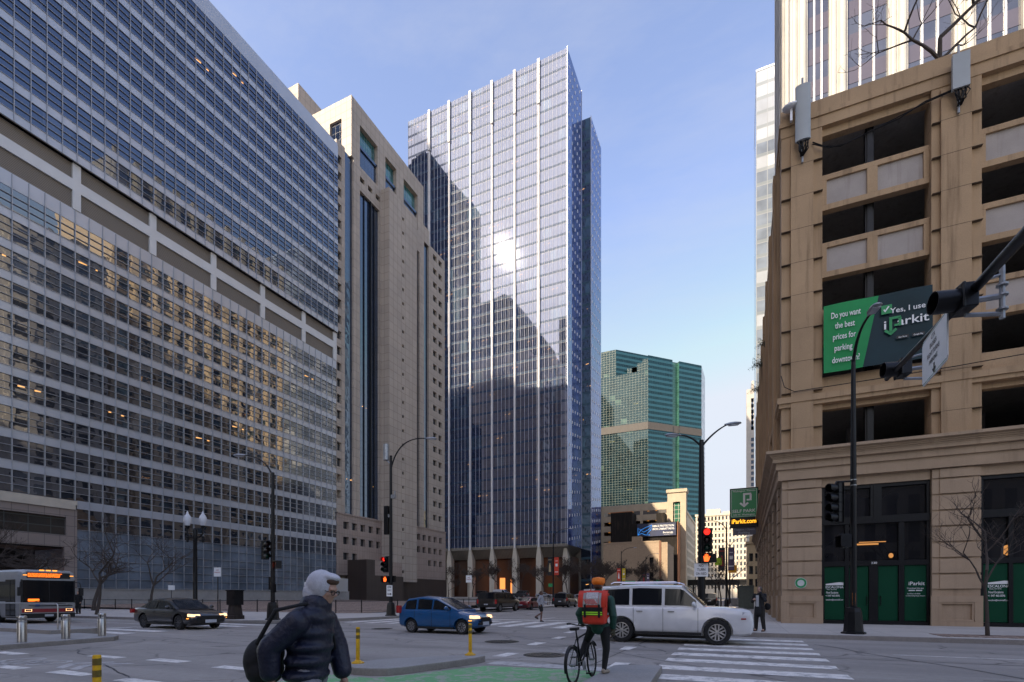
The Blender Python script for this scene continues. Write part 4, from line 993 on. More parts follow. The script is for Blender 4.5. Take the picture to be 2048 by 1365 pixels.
b = MB(); quadY(b, .2, 27.4, 30.0, 3, 36.5); b.build('stair_window', M['green_glass'], t, recalc=False)
b = MB(); holed(b, 4, 76, 0, 37.2, [(5.5+4.2*i, 7.9+4.2*i, 4+3.7*k, 6.6+3.7*k) for i in range(17) for k in range(8)], lambda ua, ub, va, vb: b.box(28.4, 29.0, ua, ub, va, vb)); b.box(28.3, 29.4, 4, 76, 37.2, 38.2); b.build('side_wall', M['white_terra'], t)
gm = mesh_of(lambda s: quadX(s, 0, 0, 2.4, 0, 2.6), 'window', M['green_glass'], recalc=False)
for i in range(12):
    for k in range(8): inst(gm, 'window', t, (28.6, 5.5+4.2*i, 4+3.7*k))

# green sawtooth tower
M['green_grid'] = glazing('green_tower_dark_glass', (.008, .019, .024), 2.3, 1.95, 1.75, .003, (.68, .92, .95), .03, .025, (.06, .1, .08), fh=3.9, zoff=0, frame=(.115, .135, .105), fw=.13, wav=.6, litk=2, litc=(1, .8, .25))
M['green_band'] = glazing('green_tower_teal_glass', (.005, .022, .03), 1.6, 3.9, 1.55, .003, (.7, .88, .95), .0, 0, fh=3.9, zoff=0, frame=(.02, .08, .09), fw=.14, band=(.04, .125, .17), bandh=.45, wav=.5, uaxis=(.707, .707, 0))
M['green_notch'] = glazing('green_tower_notch_glass', (.03, .09, .07), 1.5, 1.95, 2.1, .03, (.7, 1, .85), 0, 0, fh=3.9, wav=1.5, frame=(.1, .2, .16), fw=.1)
t = thing('green_tower', 'green glass tower with sawtooth corners and a stone band at mid height', 'tower', (0, 0, 0))
def wallrun(b, pts, z0, z1):
    for p, q in zip(pts, pts[1:]): b.quad((*p, z0), (*q, z0), (*q, z1), (*p, z1))
def d45(p, s): return (p[0]+s, p[1]+s)
P = (-66.3, 400)
pD, pN, pE, pF = d45(P, 16.2), d45(P, 20.6), d45(P, 36.2), d45(P, 38.6)
pn = (pD[0]-1.6, pD[1]+1.6); pn2 = (pN[0]-1.6, pN[1]+1.6)
b = MB(); wallrun(b, [P, pD], 0, 187); wallrun(b, [pN, pE], 0, 187); b.build('diagonal_glazing', M['green_band'], t, recalc=False)
b = MB(); wallrun(b, [pD, pn, pn2, pN], 0, 186); b.build('notch_glazing', M['green_notch'], t, recalc=False)
b = MB(); wallrun(b, [pE, (pE[0]+1.0, pE[1]+26)], 0, 187); b.build('edge_glazing', M['pale_glass'], t, recalc=False)
b = MB(); wallrun(b, [(-120, 400), P], 0, 175.5); wallrun(b, [(-120, 412), (-93.8, 412)], 0, 202); b.build('south_glazing', M['green_grid'], t, recalc=False)
b = MB(); wallrun(b, [(-93.8, 412), (-71.6, 434)], 100, 202); b.build('diagonal_glazing', M['green_band'], t, recalc=False)
b = MB(); xx, yy = P
for i in range(3): wallrun(b, [(xx-5.2, yy+5.5), (xx-.02, yy+5.5), (xx, yy)][:2], 150, 187); wallrun(b, [(xx, yy), (xx, yy+5.5)][::-1], 150, 187); xx -= 5.2; yy += 5.5
b.build('sawtooth_glazing', M['green_grid'], t, recalc=False)
b = MB(); b.prism([(-119.8, 400.3), (-66.5, 400.3), (-66.5, 440), (-119.8, 440)], 0, 175.2); b.prism([(-119.8, 412.3), (-93.9, 412.3), (-72, 434.2), (-72, 470), (-119.8, 470)], 0, 201.8)
b.prism([(-66.2, 400.5), (-50.6, 416.1), (-51.9, 418.3), (-47.2, 422.5), (-45.9, 420.9), (-30.4, 436.2), (-29.8, 461), (-66.2, 461)], 0, 186.8); b.prism([(-85.6, 416.5), (-66, 416.5), (-66, 470), (-85.6, 470)], 100, 186.8)
b.build('core', M['green_grid'], t)
b = MB(); o_ = .4
for q0, q1 in (((-120, 400-o_), (P[0]+.2, 400-o_)), ((P[0]+.3, P[1]-.3), (pD[0]+.3, pD[1]-.3)), (pD, pN), ((pN[0]+.3, pN[1]-.3), (pE[0]+.3, pE[1]-.3)), ((-120, 412-o_), (-93.8, 412-o_))): b.quad((*q0, 130), (*q1, 130), (*q1, 135.6), (*q0, 135.6))
b.build('stone_band', stained('grey_stone_band', (.10, .092, .085), .8), t, recalc=False)

# ================================================================== 7. blocks south of the junction (unseen: slab and spire added for shade, the rest show in mirrors)
M['south_dark'] = glazing('dark_city_facade', (.010, .014, .028), 1.8, 3.7, 1.3, .003, fh=3.7, frame=(.02, .026, .042), fw=.7, wav=.3)
M['south_stone'] = glazing('stone_city_facade', (.05, .05, .055), 2.4, 3.7, 1.5, .003, fh=3.7, frame=(.34, .30, .26), fw=1.2, wav=.3, framerough=.8)
def block(name, label, masses, m):
    t = thing(name, label, 'building', (masses[0][0], masses[0][2], 0)); ox, oy = masses[0][0], masses[0][2]
    b = MB()
    for x0, x1, y0, y1, z0, z1 in masses: b.box(x0-ox, x1-ox, y0-oy, y1-oy, z0, z1)
    b.build('wall', m, t)
    b = MB()
    for x0, x1, y0, y1, z0, z1 in masses: b.box(x0-ox, x1-ox, y0-oy+.1, y1-oy-.1, z1, z1+.9)
    b.build('roof', M['gar_dark'], t)
block('stone_block', 'unseen stone block behind the viewer, sized to screen bright sky from car windows', [(-190, -80, -60, -22, 0, 64), (-80, -24, -60, -22, 0, 30)], M['south_stone'])  # unseen; heightened and widened to keep bright sky out of car reflections
block('low_brick_block', 'low block across the road mirrored in the dark shop glass', [(-1, 60, -60, -22, 0, 19)], M['south_stone'])
block('shade_slab', 'unseen dark slab far south, added to shade the junction', [(-125, -30, -240, -182, 0, 222)], M['south_dark'])  # unseen slab added to keep the sun off street and garage
block('shade_spire', 'unseen dark tower far south, added to shade the bay window tower', [(-180, -122, -204, -190, 0, 300)], M['south_dark'])  # unseen tower added to shade the lower part of the mirrored bay windows
def stair_run(prof, y0, y1):      # silhouette profile (x, height) -> stepped masses
    out = []
    for (xa, za), (xb, zb_) in zip(prof, prof[1:]):
        n = max(1, round(abs(xb-xa)/5))
        for i in range(n): out.append((xa+(xb-xa)*i/n, xa+(xb-xa)*(i+1)/n, y0, y1, 0, za+(zb_-za)*(i+.5)/n))
    return out
block('stepped_tower', 'dark stepped tower peaked in the middle of the mirrored skyline', stair_run([(-302.8, 308.7), (-260.1, 317.5), (-229.9, 322.5), (-207.3, 293.6), (-179.7, 253.4), (-169.6, 220.7), (-159.6, 189.3)], -176, -160), M['south_dark'])
block('tall_black_tower', 'tallest black tower at the edge of the mirrored skyline', stair_run([(-262, 352), (-250, 362), (-237, 366), (-213, 331), (-193, 306)], -34, -20), M['south_dark'])
# ================================================================== 8. street furniture
def signal_head(par, M_, n=3, lit=None, visor=.2, mats=None, name='signal_head'):
    """vertical traffic signal facing local -Y at M_, top lens first"""
    b = MB()
    for i in range(n):
        z = -.36*i; b.box(-.17, .17, 0, .2, z-.175, z+.175, M_)
    b.box(-.22, .22, .17, .19, -.36*(n-1)-.2, .2, M_)
    hd = b.build(name, M['black_metal'], par, bevel=.012)
    for i in range(n):
        z = -.36*i; ring = []
        v = MB(); k = 14
        for y, r in ((0, .155), (-visor-.08, .16), (-visor-.08, .150), (0, .145)):
            ring.append([M_ @ Vector((r*math.cos(2*PI*j/k), y if y == 0 or math.sin(2*PI*j/k) > -.5 else y*.45, z+r*math.sin(2*PI*j/k))) for j in range(k)])
        v.loft(ring, caps=False); v.build('visor', M['black_metal'], hd, smooth=30)
        l = MB(); l.ball((0, 0, 0), (.148, .05, .148), 16, 8); l.xform(M_ @ Matrix.Translation((0, -.01, z)))
        m = M['red_lens'] if lit == i else (M['off_green'] if i >= 2 else M['off_lens'])
        l.build('lens', m, hd, smooth=180)
    return hd
def hand_mesh(b, M_, k):
    b.add([M_ @ Vector((x*k, -.155, z*k)) for x, z in ((-.3, -.5), (.25, -.5), (.42, 0), (.5, .2), (.4, .25), (.25, .02), (.2, .5), (.1, .5), (.08, .15), (.03, .58), (-.07, .58), (-.06, .15), (-.14, .52), (-.24, .5), (-.2, .1), (-.32, .3), (-.4, .25), (-.36, -.1))], (tuple(range(18)),))
def ped_head(par, M_, lit=True):
    b = MB(); b.box(-.23, .23, -.02, .2, -.23, .23, M_); b.box(-.25, .25, -.16, -.02, .2, .235, M_); b.box(-.25, -.22, -.16, -.02, -.2, .2, M_); b.box(.22, .25, -.16, -.02, -.2, .2, M_)
    o = b.build('pedestrian_signal', M['black_metal'], par)
    if lit:
        h = MB(); hand_mesh(h, M_ @ Matrix.Translation((0, .125, 0)), .33); h.build('hand_symbol', M['hand_lens'], o, recalc=False)
    return o
def TR(x, y, z, deg=0): return Matrix.Translation((x, y, z)) @ Matrix.Rotation(R(deg), 4, 'Z')
def pole_base(b, r=.27, h=.75, n=8):
    b.lathe([(r+.10, 0), (r+.10, .06), (r+.02, .09), (r-.03, h*.85), (r-.07, h), (.1, h+.05)], n)
def cobra(par, p0, p1, p2, r=.05, n=14):
    """curved street light arm from p0 to p2 with control p1, lamp at its end"""
    P0, P1, P2 = Vector(p0), Vector(p1), Vector(p2)
    pts = [(1-t)**2*P0+2*t*(1-t)*P1+t*t*P2 for t in [i/n for i in range(n+1)]]
    b = MB(); b.tube(pts, [r*(1-.4*i/n) for i in range(n+1)], 8); a = b.build('lamp_arm', M['black_metal'], par, smooth=60)
    d = (P2-P1).normalized(); d = Vector((d.x, d.y, d.z*.25)).normalized(); q = d.to_track_quat('X', 'Z').to_matrix().to_4x4(); Mx = Matrix.Translation(P2) @ q
    b = MB(); rings = []
    for x, w_, h in ((-.12, .05, .05), (0, .09, .07), (.12, .15, .09), (.38, .17, .10), (.6, .14, .07), (.68, .05, .03)):
        rings.append([Mx @ Vector((x, w_*math.cos(2*PI*j/10), h*math.sin(2*PI*j/10)*(1 if math.sin(2*PI*j/10) > 0 else .45))) for j in range(10)])
    b.loft(rings); l = b.build('luminaire', M['grey_metal'], par, smooth=50)
    b = MB(); b.box(.1, .56, -.11, .11, -.062, -.045, Mx); b.build('lens', M['lamp_glass'], l)
def bands(b, zs, r):
    for z in zs: b.lathe([(r+.006, z), (r+.006, z+.03)], 12)
def sign_plate(b, M_, w_, h): b.box(-w_/2, w_/2, -.012, 0, -h/2, h/2, M_)

# near right corner pole: four section signal, pedestrian head, tall lamp
t = thing('signal_pole', 'tall black signal and lamp pole before the green shop doors', 'traffic signal', (3.72, 22.25, .15), 0, 'traffic signals')
b = MB(); pole_base(b, .3, .95); b.build('base', M['black_metal'], t)
b = MB(); b.lathe([(.36, 0), (.36, .06), (.33, .07)], 8); b.build('footing', M['kerb'], t)
b = MB(); b.tube([(0, 0, .9), (0, 0, 6), (0, 0, 10.1)], [.115, .10, .07], 12); b.build('pole', M['black_metal'], t, smooth=60)
b = MB(); bands(b, (5.45, 5.65, 3.6, 3.75), .10); b.build('bracket_bands', M['steel'], t)
b = MB(); b.box(-.05, .05, -.102, -.098, 1.05, 1.5); b.quad((-.1, -.24, .48), (.0, -.262, .45), (.02, -.24, .78), (-.08, -.235, .8)); b.build('stickers', plain('orange_sticker', (.6, .2, .03), .6), t, recalc=False)
cobra(t, (0, 0, 10.0), (.0, -.6, 10.9), (.18, -1.75, 10.85), .06)
signal_head(t, TR(-.62, -.35, 5.35, -55), 4, None, .22)
b = MB(); b.tube([(0, 0, 5.62), (-.55, -.12, 5.62), (-.6, -.2, 5.5)], .035, 6); b.tube([(0, 0, 3.66), (-.45, -.1, 3.66)], .035, 6); b.build('bracket', M['black_metal'], t)
ped_head(t, TR(-.36, -.2, 3.4, -75), False)
# mast arm overhead at the right edge
t = thing('mast_arm_signal', 'black overhead mast arm with two single lamp heads at the frame edge', 'traffic signal', (2.95, -.9, .15), 0, 'traffic signals')
b = MB(); pole_base(b, .3, .9); b.tube([(0, 0, .9), (0, 0, 6.2)], [.14, .11], 12); b.build('pole', M['black_metal'], t, smooth=60)
b = MB(); pts = [(0, 0, 4.6), (0, 1.5, 4.95), (0, 6, 5.3), (.02, 10, 5.7), (.05, 15.0, 6.35)]; b.tube(pts, [.10, .09, .078, .066, .05], 12); b.build('arm', M['black_metal'], t, smooth=60)
def lane_head(x, y, z):
    Mx = TR(x, y, z, -78)
    b = MB(); b.box(-.17, .17, 0, .18, -.17, .17, Mx); b.box(-.18, .18, -.02, .02, -.18, .18, Mx); hd = b.build('signal_head', M['black_metal'], t, bevel=.015)
    v = MB(); k = 18; v.loft([[Mx @ Vector((r*math.cos(2*PI*j/k), yy, r*math.sin(2*PI*j/k))) for j in range(k)] for yy, r in ((0, .15), (-.30, .155), (-.30, .145), (0, .14))], caps=False); v.build('visor', M['black_metal'], hd, smooth=30)
    l = MB(); l.ball((0, 0, 0), (.15, .05, .15), 14, 7); l.xform(Mx); l.build('lens', M['off_lens'], hd, smooth=180)
    b = MB(); b.tube([Mx @ Vector((0, .55, -.32)), Mx @ Vector((0, .55, .42))], .035, 8); b.tube([Mx @ Vector((0, .1, .2)), Mx @ Vector((0, .55, .3))], .022, 6); b.tube([Mx @ Vector((0, .1, -.22)), Mx @ Vector((0, .55, -.25))], .03, 6)
    for q in (-.2, .0, .14): b.lathe([(.07, 0), (.07, .025)], 10, Mx @ Matrix.Translation((0, .55, q)))
    b.tube([Mx @ Vector((0, .55, 0)), (x+.18, y+.05, z-.02)], .04, 6); b.build('bracket', M['grey_metal'], t)
lane_head(-.16, 10.15, 5.62); lane_head(.12, 14.35, 6.3)
b = MB()
Ms = plane_M((-.22, 10.85, 5.22), (0, -1, 0), (0, 0, 1))
pts = [(-.52, -.36), (.52, -.36), (.56, -.3), (.56, .3), (.5, .36), (-.5, .36), (-.56, .3), (-.56, -.3)]
b.prism(pts, -.01, .01, Ms); sg = b.build('sign', M['white_paint'], t)
b = MB()
for s_, z_, w_ in (('CTA', .26, .18), ('BUSES', .14, .30), ('RIGHT TURNS', .01, .56), ('PARKING', -.11, .38)): write(b, s_, -.02, z_, w_, Ms, height=.075, z=.014)
b.add([Ms @ Vector((x+.02, y-.26, .014)) for x, y in ((-.03, .08), (.03, .08), (.03, .0), (.09, .0), (0, -.09), (-.09, .0), (-.03, .0))], ((0, 1, 2, 3, 4, 5, 6),))
b.build('lettering', M['black_paint'], sg, recalc=False)
b = MB(); [b.add([Ms @ Vector(p) for p in q], ((0, 1, 2, 3),)) for q in (((-.54, -.345, .012), (.54, -.345, .012), (.54, -.335, .012), (-.54, -.335, .012)), ((-.54, .335, .012), (.54, .335, .012), (.54, .345, .012), (-.54, .345, .012)))]; b.build('border', plain('green_border', (.03, .2, .1), .5), sg, recalc=False)
# centre-left corner pole with red light, hand and ONE WAY sign
t = thing('signal_pole', 'black corner pole with a red light, orange hand and one way sign', 'traffic signal', (-22.4, 28.9, .15), 0, 'traffic signals')
b = MB(); pole_base(b, .3, .9); b.build('base', M['black_metal'], t); b = MB(); b.tube([(0, 0, .85), (0, 0, 6), (0, 0, 11.2)], [.13, .115, .09], 12); b.build('pole', M['black_metal'], t, smooth=60)
cobra(t, (0, 0, 10.2), (.5, .1, 12.6), (2.5, .8, 12.3), .055)
b = MB(); b.cyl((-.32, -.1, 10.9), (-.32, -.1, 12.0), .2, None, 14); b.tube([(0, 0, 10.6), (-.32, -.1, 10.9)], .05, 6); b.build('antenna_drum', M['grey_metal'], t, smooth=40)
b = MB(); b.box(.06, .4, -.1, .1, 8.2, 8.45); b.tube([(.3, 0, 8.2), (.35, 0, 8.7)], .04, 6); b.build('camera_box', M['grey_metal'], t)
b = MB(); b.box(-.55, -.2, -.1, .15, 5.7, 7.7); b.build('signal_back', M['black_metal'], t, bevel=.02)
b = MB(); b.box(-.3, 0, -.08, .08, 6.9, 7.1); b.build('clamp', M['grey_metal'], t)
signal_head(t, TR(-.40, -.18, 3.95, 4), 3, 0); ped_head(t, TR(-.34, -.2, 2.55, 4), True)
b = MB(); b.tube([(0, 0, 4.15), (-.4, -.1, 4.15)], .03, 6); b.box(-.1, .2, .05, .3, 2.35, 2.8); b.build('bracket', M['black_metal'], t)
Ms = TR(.02, -.18, 1.75, 6) ; b = MB(); sign_plate(b, Ms, .46, .78); sg = b.build('sign', M['white_paint'], t)
b = MB(); Mt = Ms @ plane_M((0, -.016, 0), (1, 0, 0), (0, 0, 1)); write(b, 'ONE', 0, .25, .32, Mt, height=.15); write(b, 'WAY', 0, .02, .34, Mt, height=.15)
b.add([Mt @ Vector(p) for p in ((-.17, -.26, 0), (.05, -.26, 0), (.05, -.32, 0), (.18, -.23, 0), (.05, -.14, 0), (.05, -.2, 0), (-.17, -.2, 0))], ((0, 1, 2, 3, 4, 5, 6),)); b.build('lettering', M['black_paint'], sg, recalc=False)
# left corner pole behind the hooded pedestrian
t = thing('signal_pole', 'black pole with unlit signal head and curved lamp arm behind the hooded pedestrian', 'traffic signal', (-25.0, 21.3, .15), 0, 'traffic signals')
b = MB(); pole_base(b, .32, 1.0); b.build('base', M['black_metal'], t); b = MB(); b.tube([(0, 0, .9), (0, 0, 5), (0, 0, 8.6)], [.125, .11, .085], 12); b.build('pole', M['black_metal'], t, smooth=60)
cobra(t, (0, 0, 8.3), (-.5, 0, 9.6), (-2.0, -.35, 9.75), .05)
signal_head(t, TR(-.42, -.1, 4.45, 70), 3, None); ped_head(t, TR(.42, -.1, 3.2, -20), True)
b = MB(); b.tube([(0, 0, 4.6), (-.45, .0, 4.65)], .035, 6); b.box(-.02, .16, -.1, .1, 1.6, 2.1); b.box(-.3, -.16, -.05, .3, 1.75, 2.5); b.build('bracket', M['black_metal'], t)
# pole behind the white SUV with red light and NO TURN ON RED
t = thing('signal_pole', 'thick black twin-armed pole with red light behind the white SUV', 'traffic signal', (-1.75, 25.4, .15), 0, 'traffic signals')
b = MB(); pole_base(b, .3, .9); b.build('base', M['black_metal'], t); b = MB(); b.tube([(0, 0, .85), (0, 0, 5), (0, 0, 8.7)], [.17, .15, .10], 12); b.build('pole', M['black_metal'], t, smooth=60)
cobra(t, (0, 0, 8.4), (-.5, 0, 9.05), (-1.0, -.35, 8.95), .05); cobra(t, (0, 0, 8.4), (.55, .1, 9.1), (1.1, .4, 9.4), .05)
signal_head(t, TR(.26, -.28, 4.35, 2), 3, 0); ped_head(t, TR(.24, -.3, 3.15, 2), True)
b = MB(); b.tube([(0, 0, 4.55), (.25, -.15, 4.55)], .03, 6); b.box(.1, .65, -.1, .1, 2.95, 3.35); b.build('bracket', M['black_metal'], t)
Ms = TR(0, -.22, 2.6, 3); b = MB(); sign_plate(b, Ms, .61, .61); sg = b.build('sign', M['white_paint'], t)
b = MB(); Mt = Ms @ plane_M((0, -.016, 0), (1, 0, 0), (0, 0, 1)); write(b, 'NO', 0, .19, .2, Mt, height=.12); write(b, 'TURN', 0, .01, .36, Mt, height=.12); write(b, 'ON RED', 0, -.18, .46, Mt, height=.12); b.build('lettering', M['black_paint'], sg, recalc=False)

# ornate twin lamp
t = thing('ornate_lamp', 'old fashioned twin globe lamp post standing behind the black sedan', 'street lamp', (-33.6, 22.4, .15))
b = MB(); b.lathe([(.3, 0), (.3, .15), (.22, .3), (.2, 1.0), (.14, 1.2), (.125, 5.2), (.17, 5.3), (.12, 5.5), (.16, 5.75), (.09, 5.95)], 12); b.build('pole', M['black_metal'], t, smooth=40)
ux, uy = .91, .413
for s in (-1, 1):
    b = MB(); b.tube([(0, 0, 5.4), (.3*s*ux, .3*s*uy, 5.35), (.52*s*ux, .52*s*uy, 5.6), (.52*s*ux, .52*s*uy, 6.0)], .06, 8); b.ball((.52*s*ux, .52*s*uy, 5.35), .1, 8, 6); b.lathe([(.05, 5.0), (.09, 5.15), (.05, 5.3)], 8, Matrix.Translation((.52*s*ux, .52*s*uy, 0)))
    b.lathe([(.06, 5.9), (.15, 6.05), (.17, 6.12)], 10, Matrix.Translation((.52*s*ux, .52*s*uy, 0))); b.build('bracket', M['black_metal'], t, smooth=50)
    b = MB(); b.lathe([(.13, 6.1), (.24, 6.4), (.25, 6.6), (.17, 6.8), (.08, 6.92), (.05, 7.05), (.01, 7.12)], 14, Matrix.Translation((.52*s*ux, .52*s*uy, 0))); b.build('globe', plain('frosted_lamp_globe', (.58, .58, .60), .2, 0, .1, 4), t, smooth=60)
# controller box
t = thing('control_box', 'black traffic control cabinet on a tapered brown pedestal', 'control box', (-27.7, 20.9, .15))
b = MB(); b.box(-.36, .36, -.3, .3, .85, 1.72); b.box(-.4, .4, -.34, .34, 1.70, 1.76); b.build('cabinet', M['black_metal'], t, bevel=.015)
b = MB(); b.box(-.3, .3, -.31, -.3, .92, 1.62); b.box(.2, .25, -.33, -.3, 1.2, 1.35); b.build('door', M['black_metal'], t)
b = MB(); b.loft([[Vector((x*k, y*k, z)) for x, y in ((-1, -1), (1, -1), (1, 1), (-1, 1))] for z, k in ((0, .36), (.22, .36), (.24, .3), (.85, .24))]); b.build('pedestal', stained('rusty_pedestal', (.03, .022, .019), .7), t)

# street lamps farther along, with hanging banners
def far_lamp(x, y, h, arm, label, cols):
    t = thing('street_lamp', label, 'street lamp', (x, y, .15), 0, 'street lamps with hanging banners')
    b = MB(); b.lathe([(.3, 0), (.26, .8), (.14, .95), (.13, 4), (.08, h)], 8); b.build('pole', M['black_metal'], t, smooth=50)
    cobra(t, (0, 0, h-.6), (arm*.3, .1, h+.9), (arm, .3, h+.7), .06, 8)
    for s, (c, kind) in zip((-1, 1), cols):
        b = MB(); zc = 6.2; b.box(s*.18 if s > 0 else -.95, .95 if s > 0 else -.18, -.02, .0, zc-1.45, zc+1.45); bn = b.build('banner', c, t)
        b = MB(); b.tube([(0, 0, zc+1.47), (s*1.0, 0, zc+1.47)], .03, 5); b.tube([(0, 0, zc-1.47), (s*1.0, 0, zc-1.47)], .03, 5); b.build('bracket', M['black_metal'], t)
        b = MB(); cx = s*.565
        if kind == 'q': b.quad((cx-.2, -.03, zc-.05), (cx+.2, -.03, zc-.05), (cx+.2, -.03, zc+.4), (cx-.2, -.03, zc+.4)); b.box(cx-.28, cx+.28, -.035, -.025, zc-1.0, zc-.88); b.box(cx-.2, cx+.2, -.035, -.025, zc+.8, zc+.88); b.build('print', M['white_paint'], bn, recalc=False)
        else: b.ball((cx, -.03, zc+.35), (.1, .01, .12), 8, 6); b.add([(cx-.2, -.03, zc-.9), (cx+.2, -.03, zc-.9), (cx+.14, -.03, zc+.2), (cx-.14, -.03, zc+.2)], ((0, 1, 2, 3),)); b.box(cx-.3, cx+.3, -.035, -.025, zc+1.0, zc+1.1); b.build('print', kind, bn, recalc=False)
    return t
pr = plain('pale_banner_print', (.45, .36, .2), .6); pr2 = plain('red_banner_print', (.4, .03, .03), .6)
bk = plain('black_banner', (.02, .02, .022), .6); rd = plain('red_banner', (.62, .06, .03), .6); ylw = plain('yellow_banner', (.62, .46, .02), .6); pu = plain('purple_banner', (.11, .085, .15), .6)
far_lamp(-28.0, 78, 11.5, 2.6, 'black street lamp with a black and a red banner before the glass tower', ((bk, pr), (rd, 'q')))
far_lamp(-25.2, 116, 11.6, 2.8, 'black street lamp with a red and a yellow banner', ((rd, M['white_paint']), (ylw, 'q')))
far_lamp(-24.6, 145, 12.4, 2.8, 'farther black street lamp with a black and a purple banner before the beige building', ((bk, pr2), (pu, 'q')))
far_lamp(-1.9, 72, 10.6, -2.4, 'black street lamp with dark banners on the garage side pavement', ((bk, pr2), (pu, 'q')))
t = thing('street_lamp', 'distant twin-armed street lamp without banners on the garage side', 'street lamp', (-2.2, 104, .15), 0, 'street lamps with hanging banners')
b = MB(); b.lathe([(.3, 0), (.26, .8), (.14, .95), (.13, 4), (.08, 11.2)], 8); b.build('pole', M['black_metal'], t, smooth=50); cobra(t, (0, 0, 10.6), (-.8, 0, 12.2), (-2.6, .2, 12), .06, 8); cobra(t, (0, 0, 10.6), (.8, 0, 12.2), (2.6, .2, 12.2), .06, 8)

# self park sign on the garage flank
t = thing('blade_sign', 'green illuminated self park blade sign with amber letters on the garage flank', 'sign', (-1.05, 53, 0))
M['sign_green'] = plain('sign_green_face', (.02, .27, .09), .35, 0, .06, .6)
b = MB(); b.box(-.06, 2.41, -.02, .5, 8.05, 11.78); b.box(2.35, 3.6, .15, .35, 11.2, 11.5); b.box(2.35, 3.2, .15, .35, 8.6, 8.9); b.build('cabinet', M['black_metal'], t)
b = MB(); quadY(b, -.035, .02, 2.33, 9.0, 11.68); b.build('face', M['sign_green'], t, recalc=False)
b = MB(); Ms = plane_M((0, -.05, 0), (1, 0, 0), (0, 0, 1)); write(b, 'Washington / Franklin', 1.17, 11.48, 1.95, Ms, height=.15); park_p(b, Ms, 1.1, 10.15, 1.12); write(b, 'SELF PARK', 1.17, 9.58, 2.0, Ms, height=.3); write(b, '230 W. Washington', 1.17, 9.24, 1.85, Ms, height=.16)
for q in ((.08, 2.27, 9.06, 9.09), (.08, 2.27, 11.6, 11.63), (.08, .11, 9.06, 11.63), (2.24, 2.27, 9.06, 11.63)): quadY(b, -.05, *q)
b.build('lettering', M['white_paint'], t, recalc=False)
b = MB(); write(b, 'iParkit.com', 1.17, 8.6, 2.1, Ms, height=.42); b.build('led_letters', M['led'], t, recalc=False)
b = MB(); b.box(.2, 2.2, .1, .3, 7.35, 8.05); lw = b.build('lower_panel', plain('grey_blue_sign_panel', (.10, .10, .13), .5), t)
b = MB(); Ml = plane_M((0, .09, 0), (1, 0, 0), (0, 0, 1)); write(b, 'Theatre / Opera', 1.2, 7.85, 1.8, Ml, height=.2); write(b, 'Parking', 1.2, 7.55, 1.0, Ml, height=.2); b.build('lettering', plain('pale_blue_letters', (.35, .38, .45), .5), lw, recalc=False)

# panel antennas on the garage parapet
def antenna(x, y, z, w_, h, label, round_=True):
    t = thing('panel_antenna', label, 'antenna', (x, y, z), 0, 'panel antennas on the garage parapet')
    b = MB()
    if round_: b.loft([[Vector((w_/2*math.cos(2*PI*j/16)*1.0, .14*math.sin(2*PI*j/16)-.2, zz)) for j in range(16)] for zz in (0, h)])
    else: b.box(-w_/2, w_/2, -.3, -.12, 0, h)
    b.build('radome', plain('grey_radome', (.36, .38, .38), .5, 0, .06, 1), t, smooth=40)
    b = MB(); b.tube([(0, .05, -.9), (0, .05, h+.6)], .05, 8); b.box(-.2, .2, .02, .4, .4, .55); b.box(-.2, .2, .02, .4, h-.6, h-.45); b.build('mast', M['grey_metal'], t)
    r_ = random.Random(int(x*10)); b = MB()
    for i in range(14):
        x0 = r_.uniform(-w_*.4, w_*.4); b.tube([(x0, -.2, 0), (x0+r_.uniform(-.1, .1), -.25, -.2), (x0*.6+r_.uniform(-.08, .08), -.2, -.45), (r_.uniform(-.1, .1), .0, -.62)], .022, 4)
    b.build('cables', M['black_metal'], t)
    return t
antenna(2.75, 29.35, 24.3, .68, 2.75, 'tall curved grey antenna at the garage corner')
t2 = antenna(8.95, 29.4, 24.4, .62, 1.55, 'square grey antenna above the second garage pier', False)
t = thing('dish_antenna', 'flat white radio dish drum beside the tall corner antenna', 'antenna', (2.25, 29.3, 26.1)); b = MB(); b.ball((0, 0, .2), (.42, .3, .13), 16, 8); b.box(-.05, .05, -.05, .1, -.5, .15); b.build('drum', M['white_metal'], t, smooth=50)
t = thing('cable', 'black cable sagging along the top garage opening between antennas', 'cable', (3.2, 29.45, 24.3))
b = MB(); b.tube([(0, 0, 0), (.5, .05, -.35), (1.2, .1, -.55), (2.4, .1, -.3), (3.6, .1, -.1), (4.5, .05, .25), (5.5, 0, .35)], .03, 5); b.tube([(0, 0, -.1), (.7, .05, -.5), (1.5, .1, -.5), (3.2, .1, -.1), (4.6, .05, .2), (5.5, 0, .3)], .025, 5); b.build('strand', M['black_metal'], t)
t = thing('cable', 'thin black cable strung along the garage ledge below the banner', 'cable', (1.8, 29.4, 11.9))
b = MB(); b.tube([(0, 0, .9), (.15, 0, .3), (.6, 0, 0), (1.5, .02, .02), (4.2, .02, .05), (7, .02, .1), (12, .02, .3)], .022, 5); b.build('strand', M['black_metal'], t)

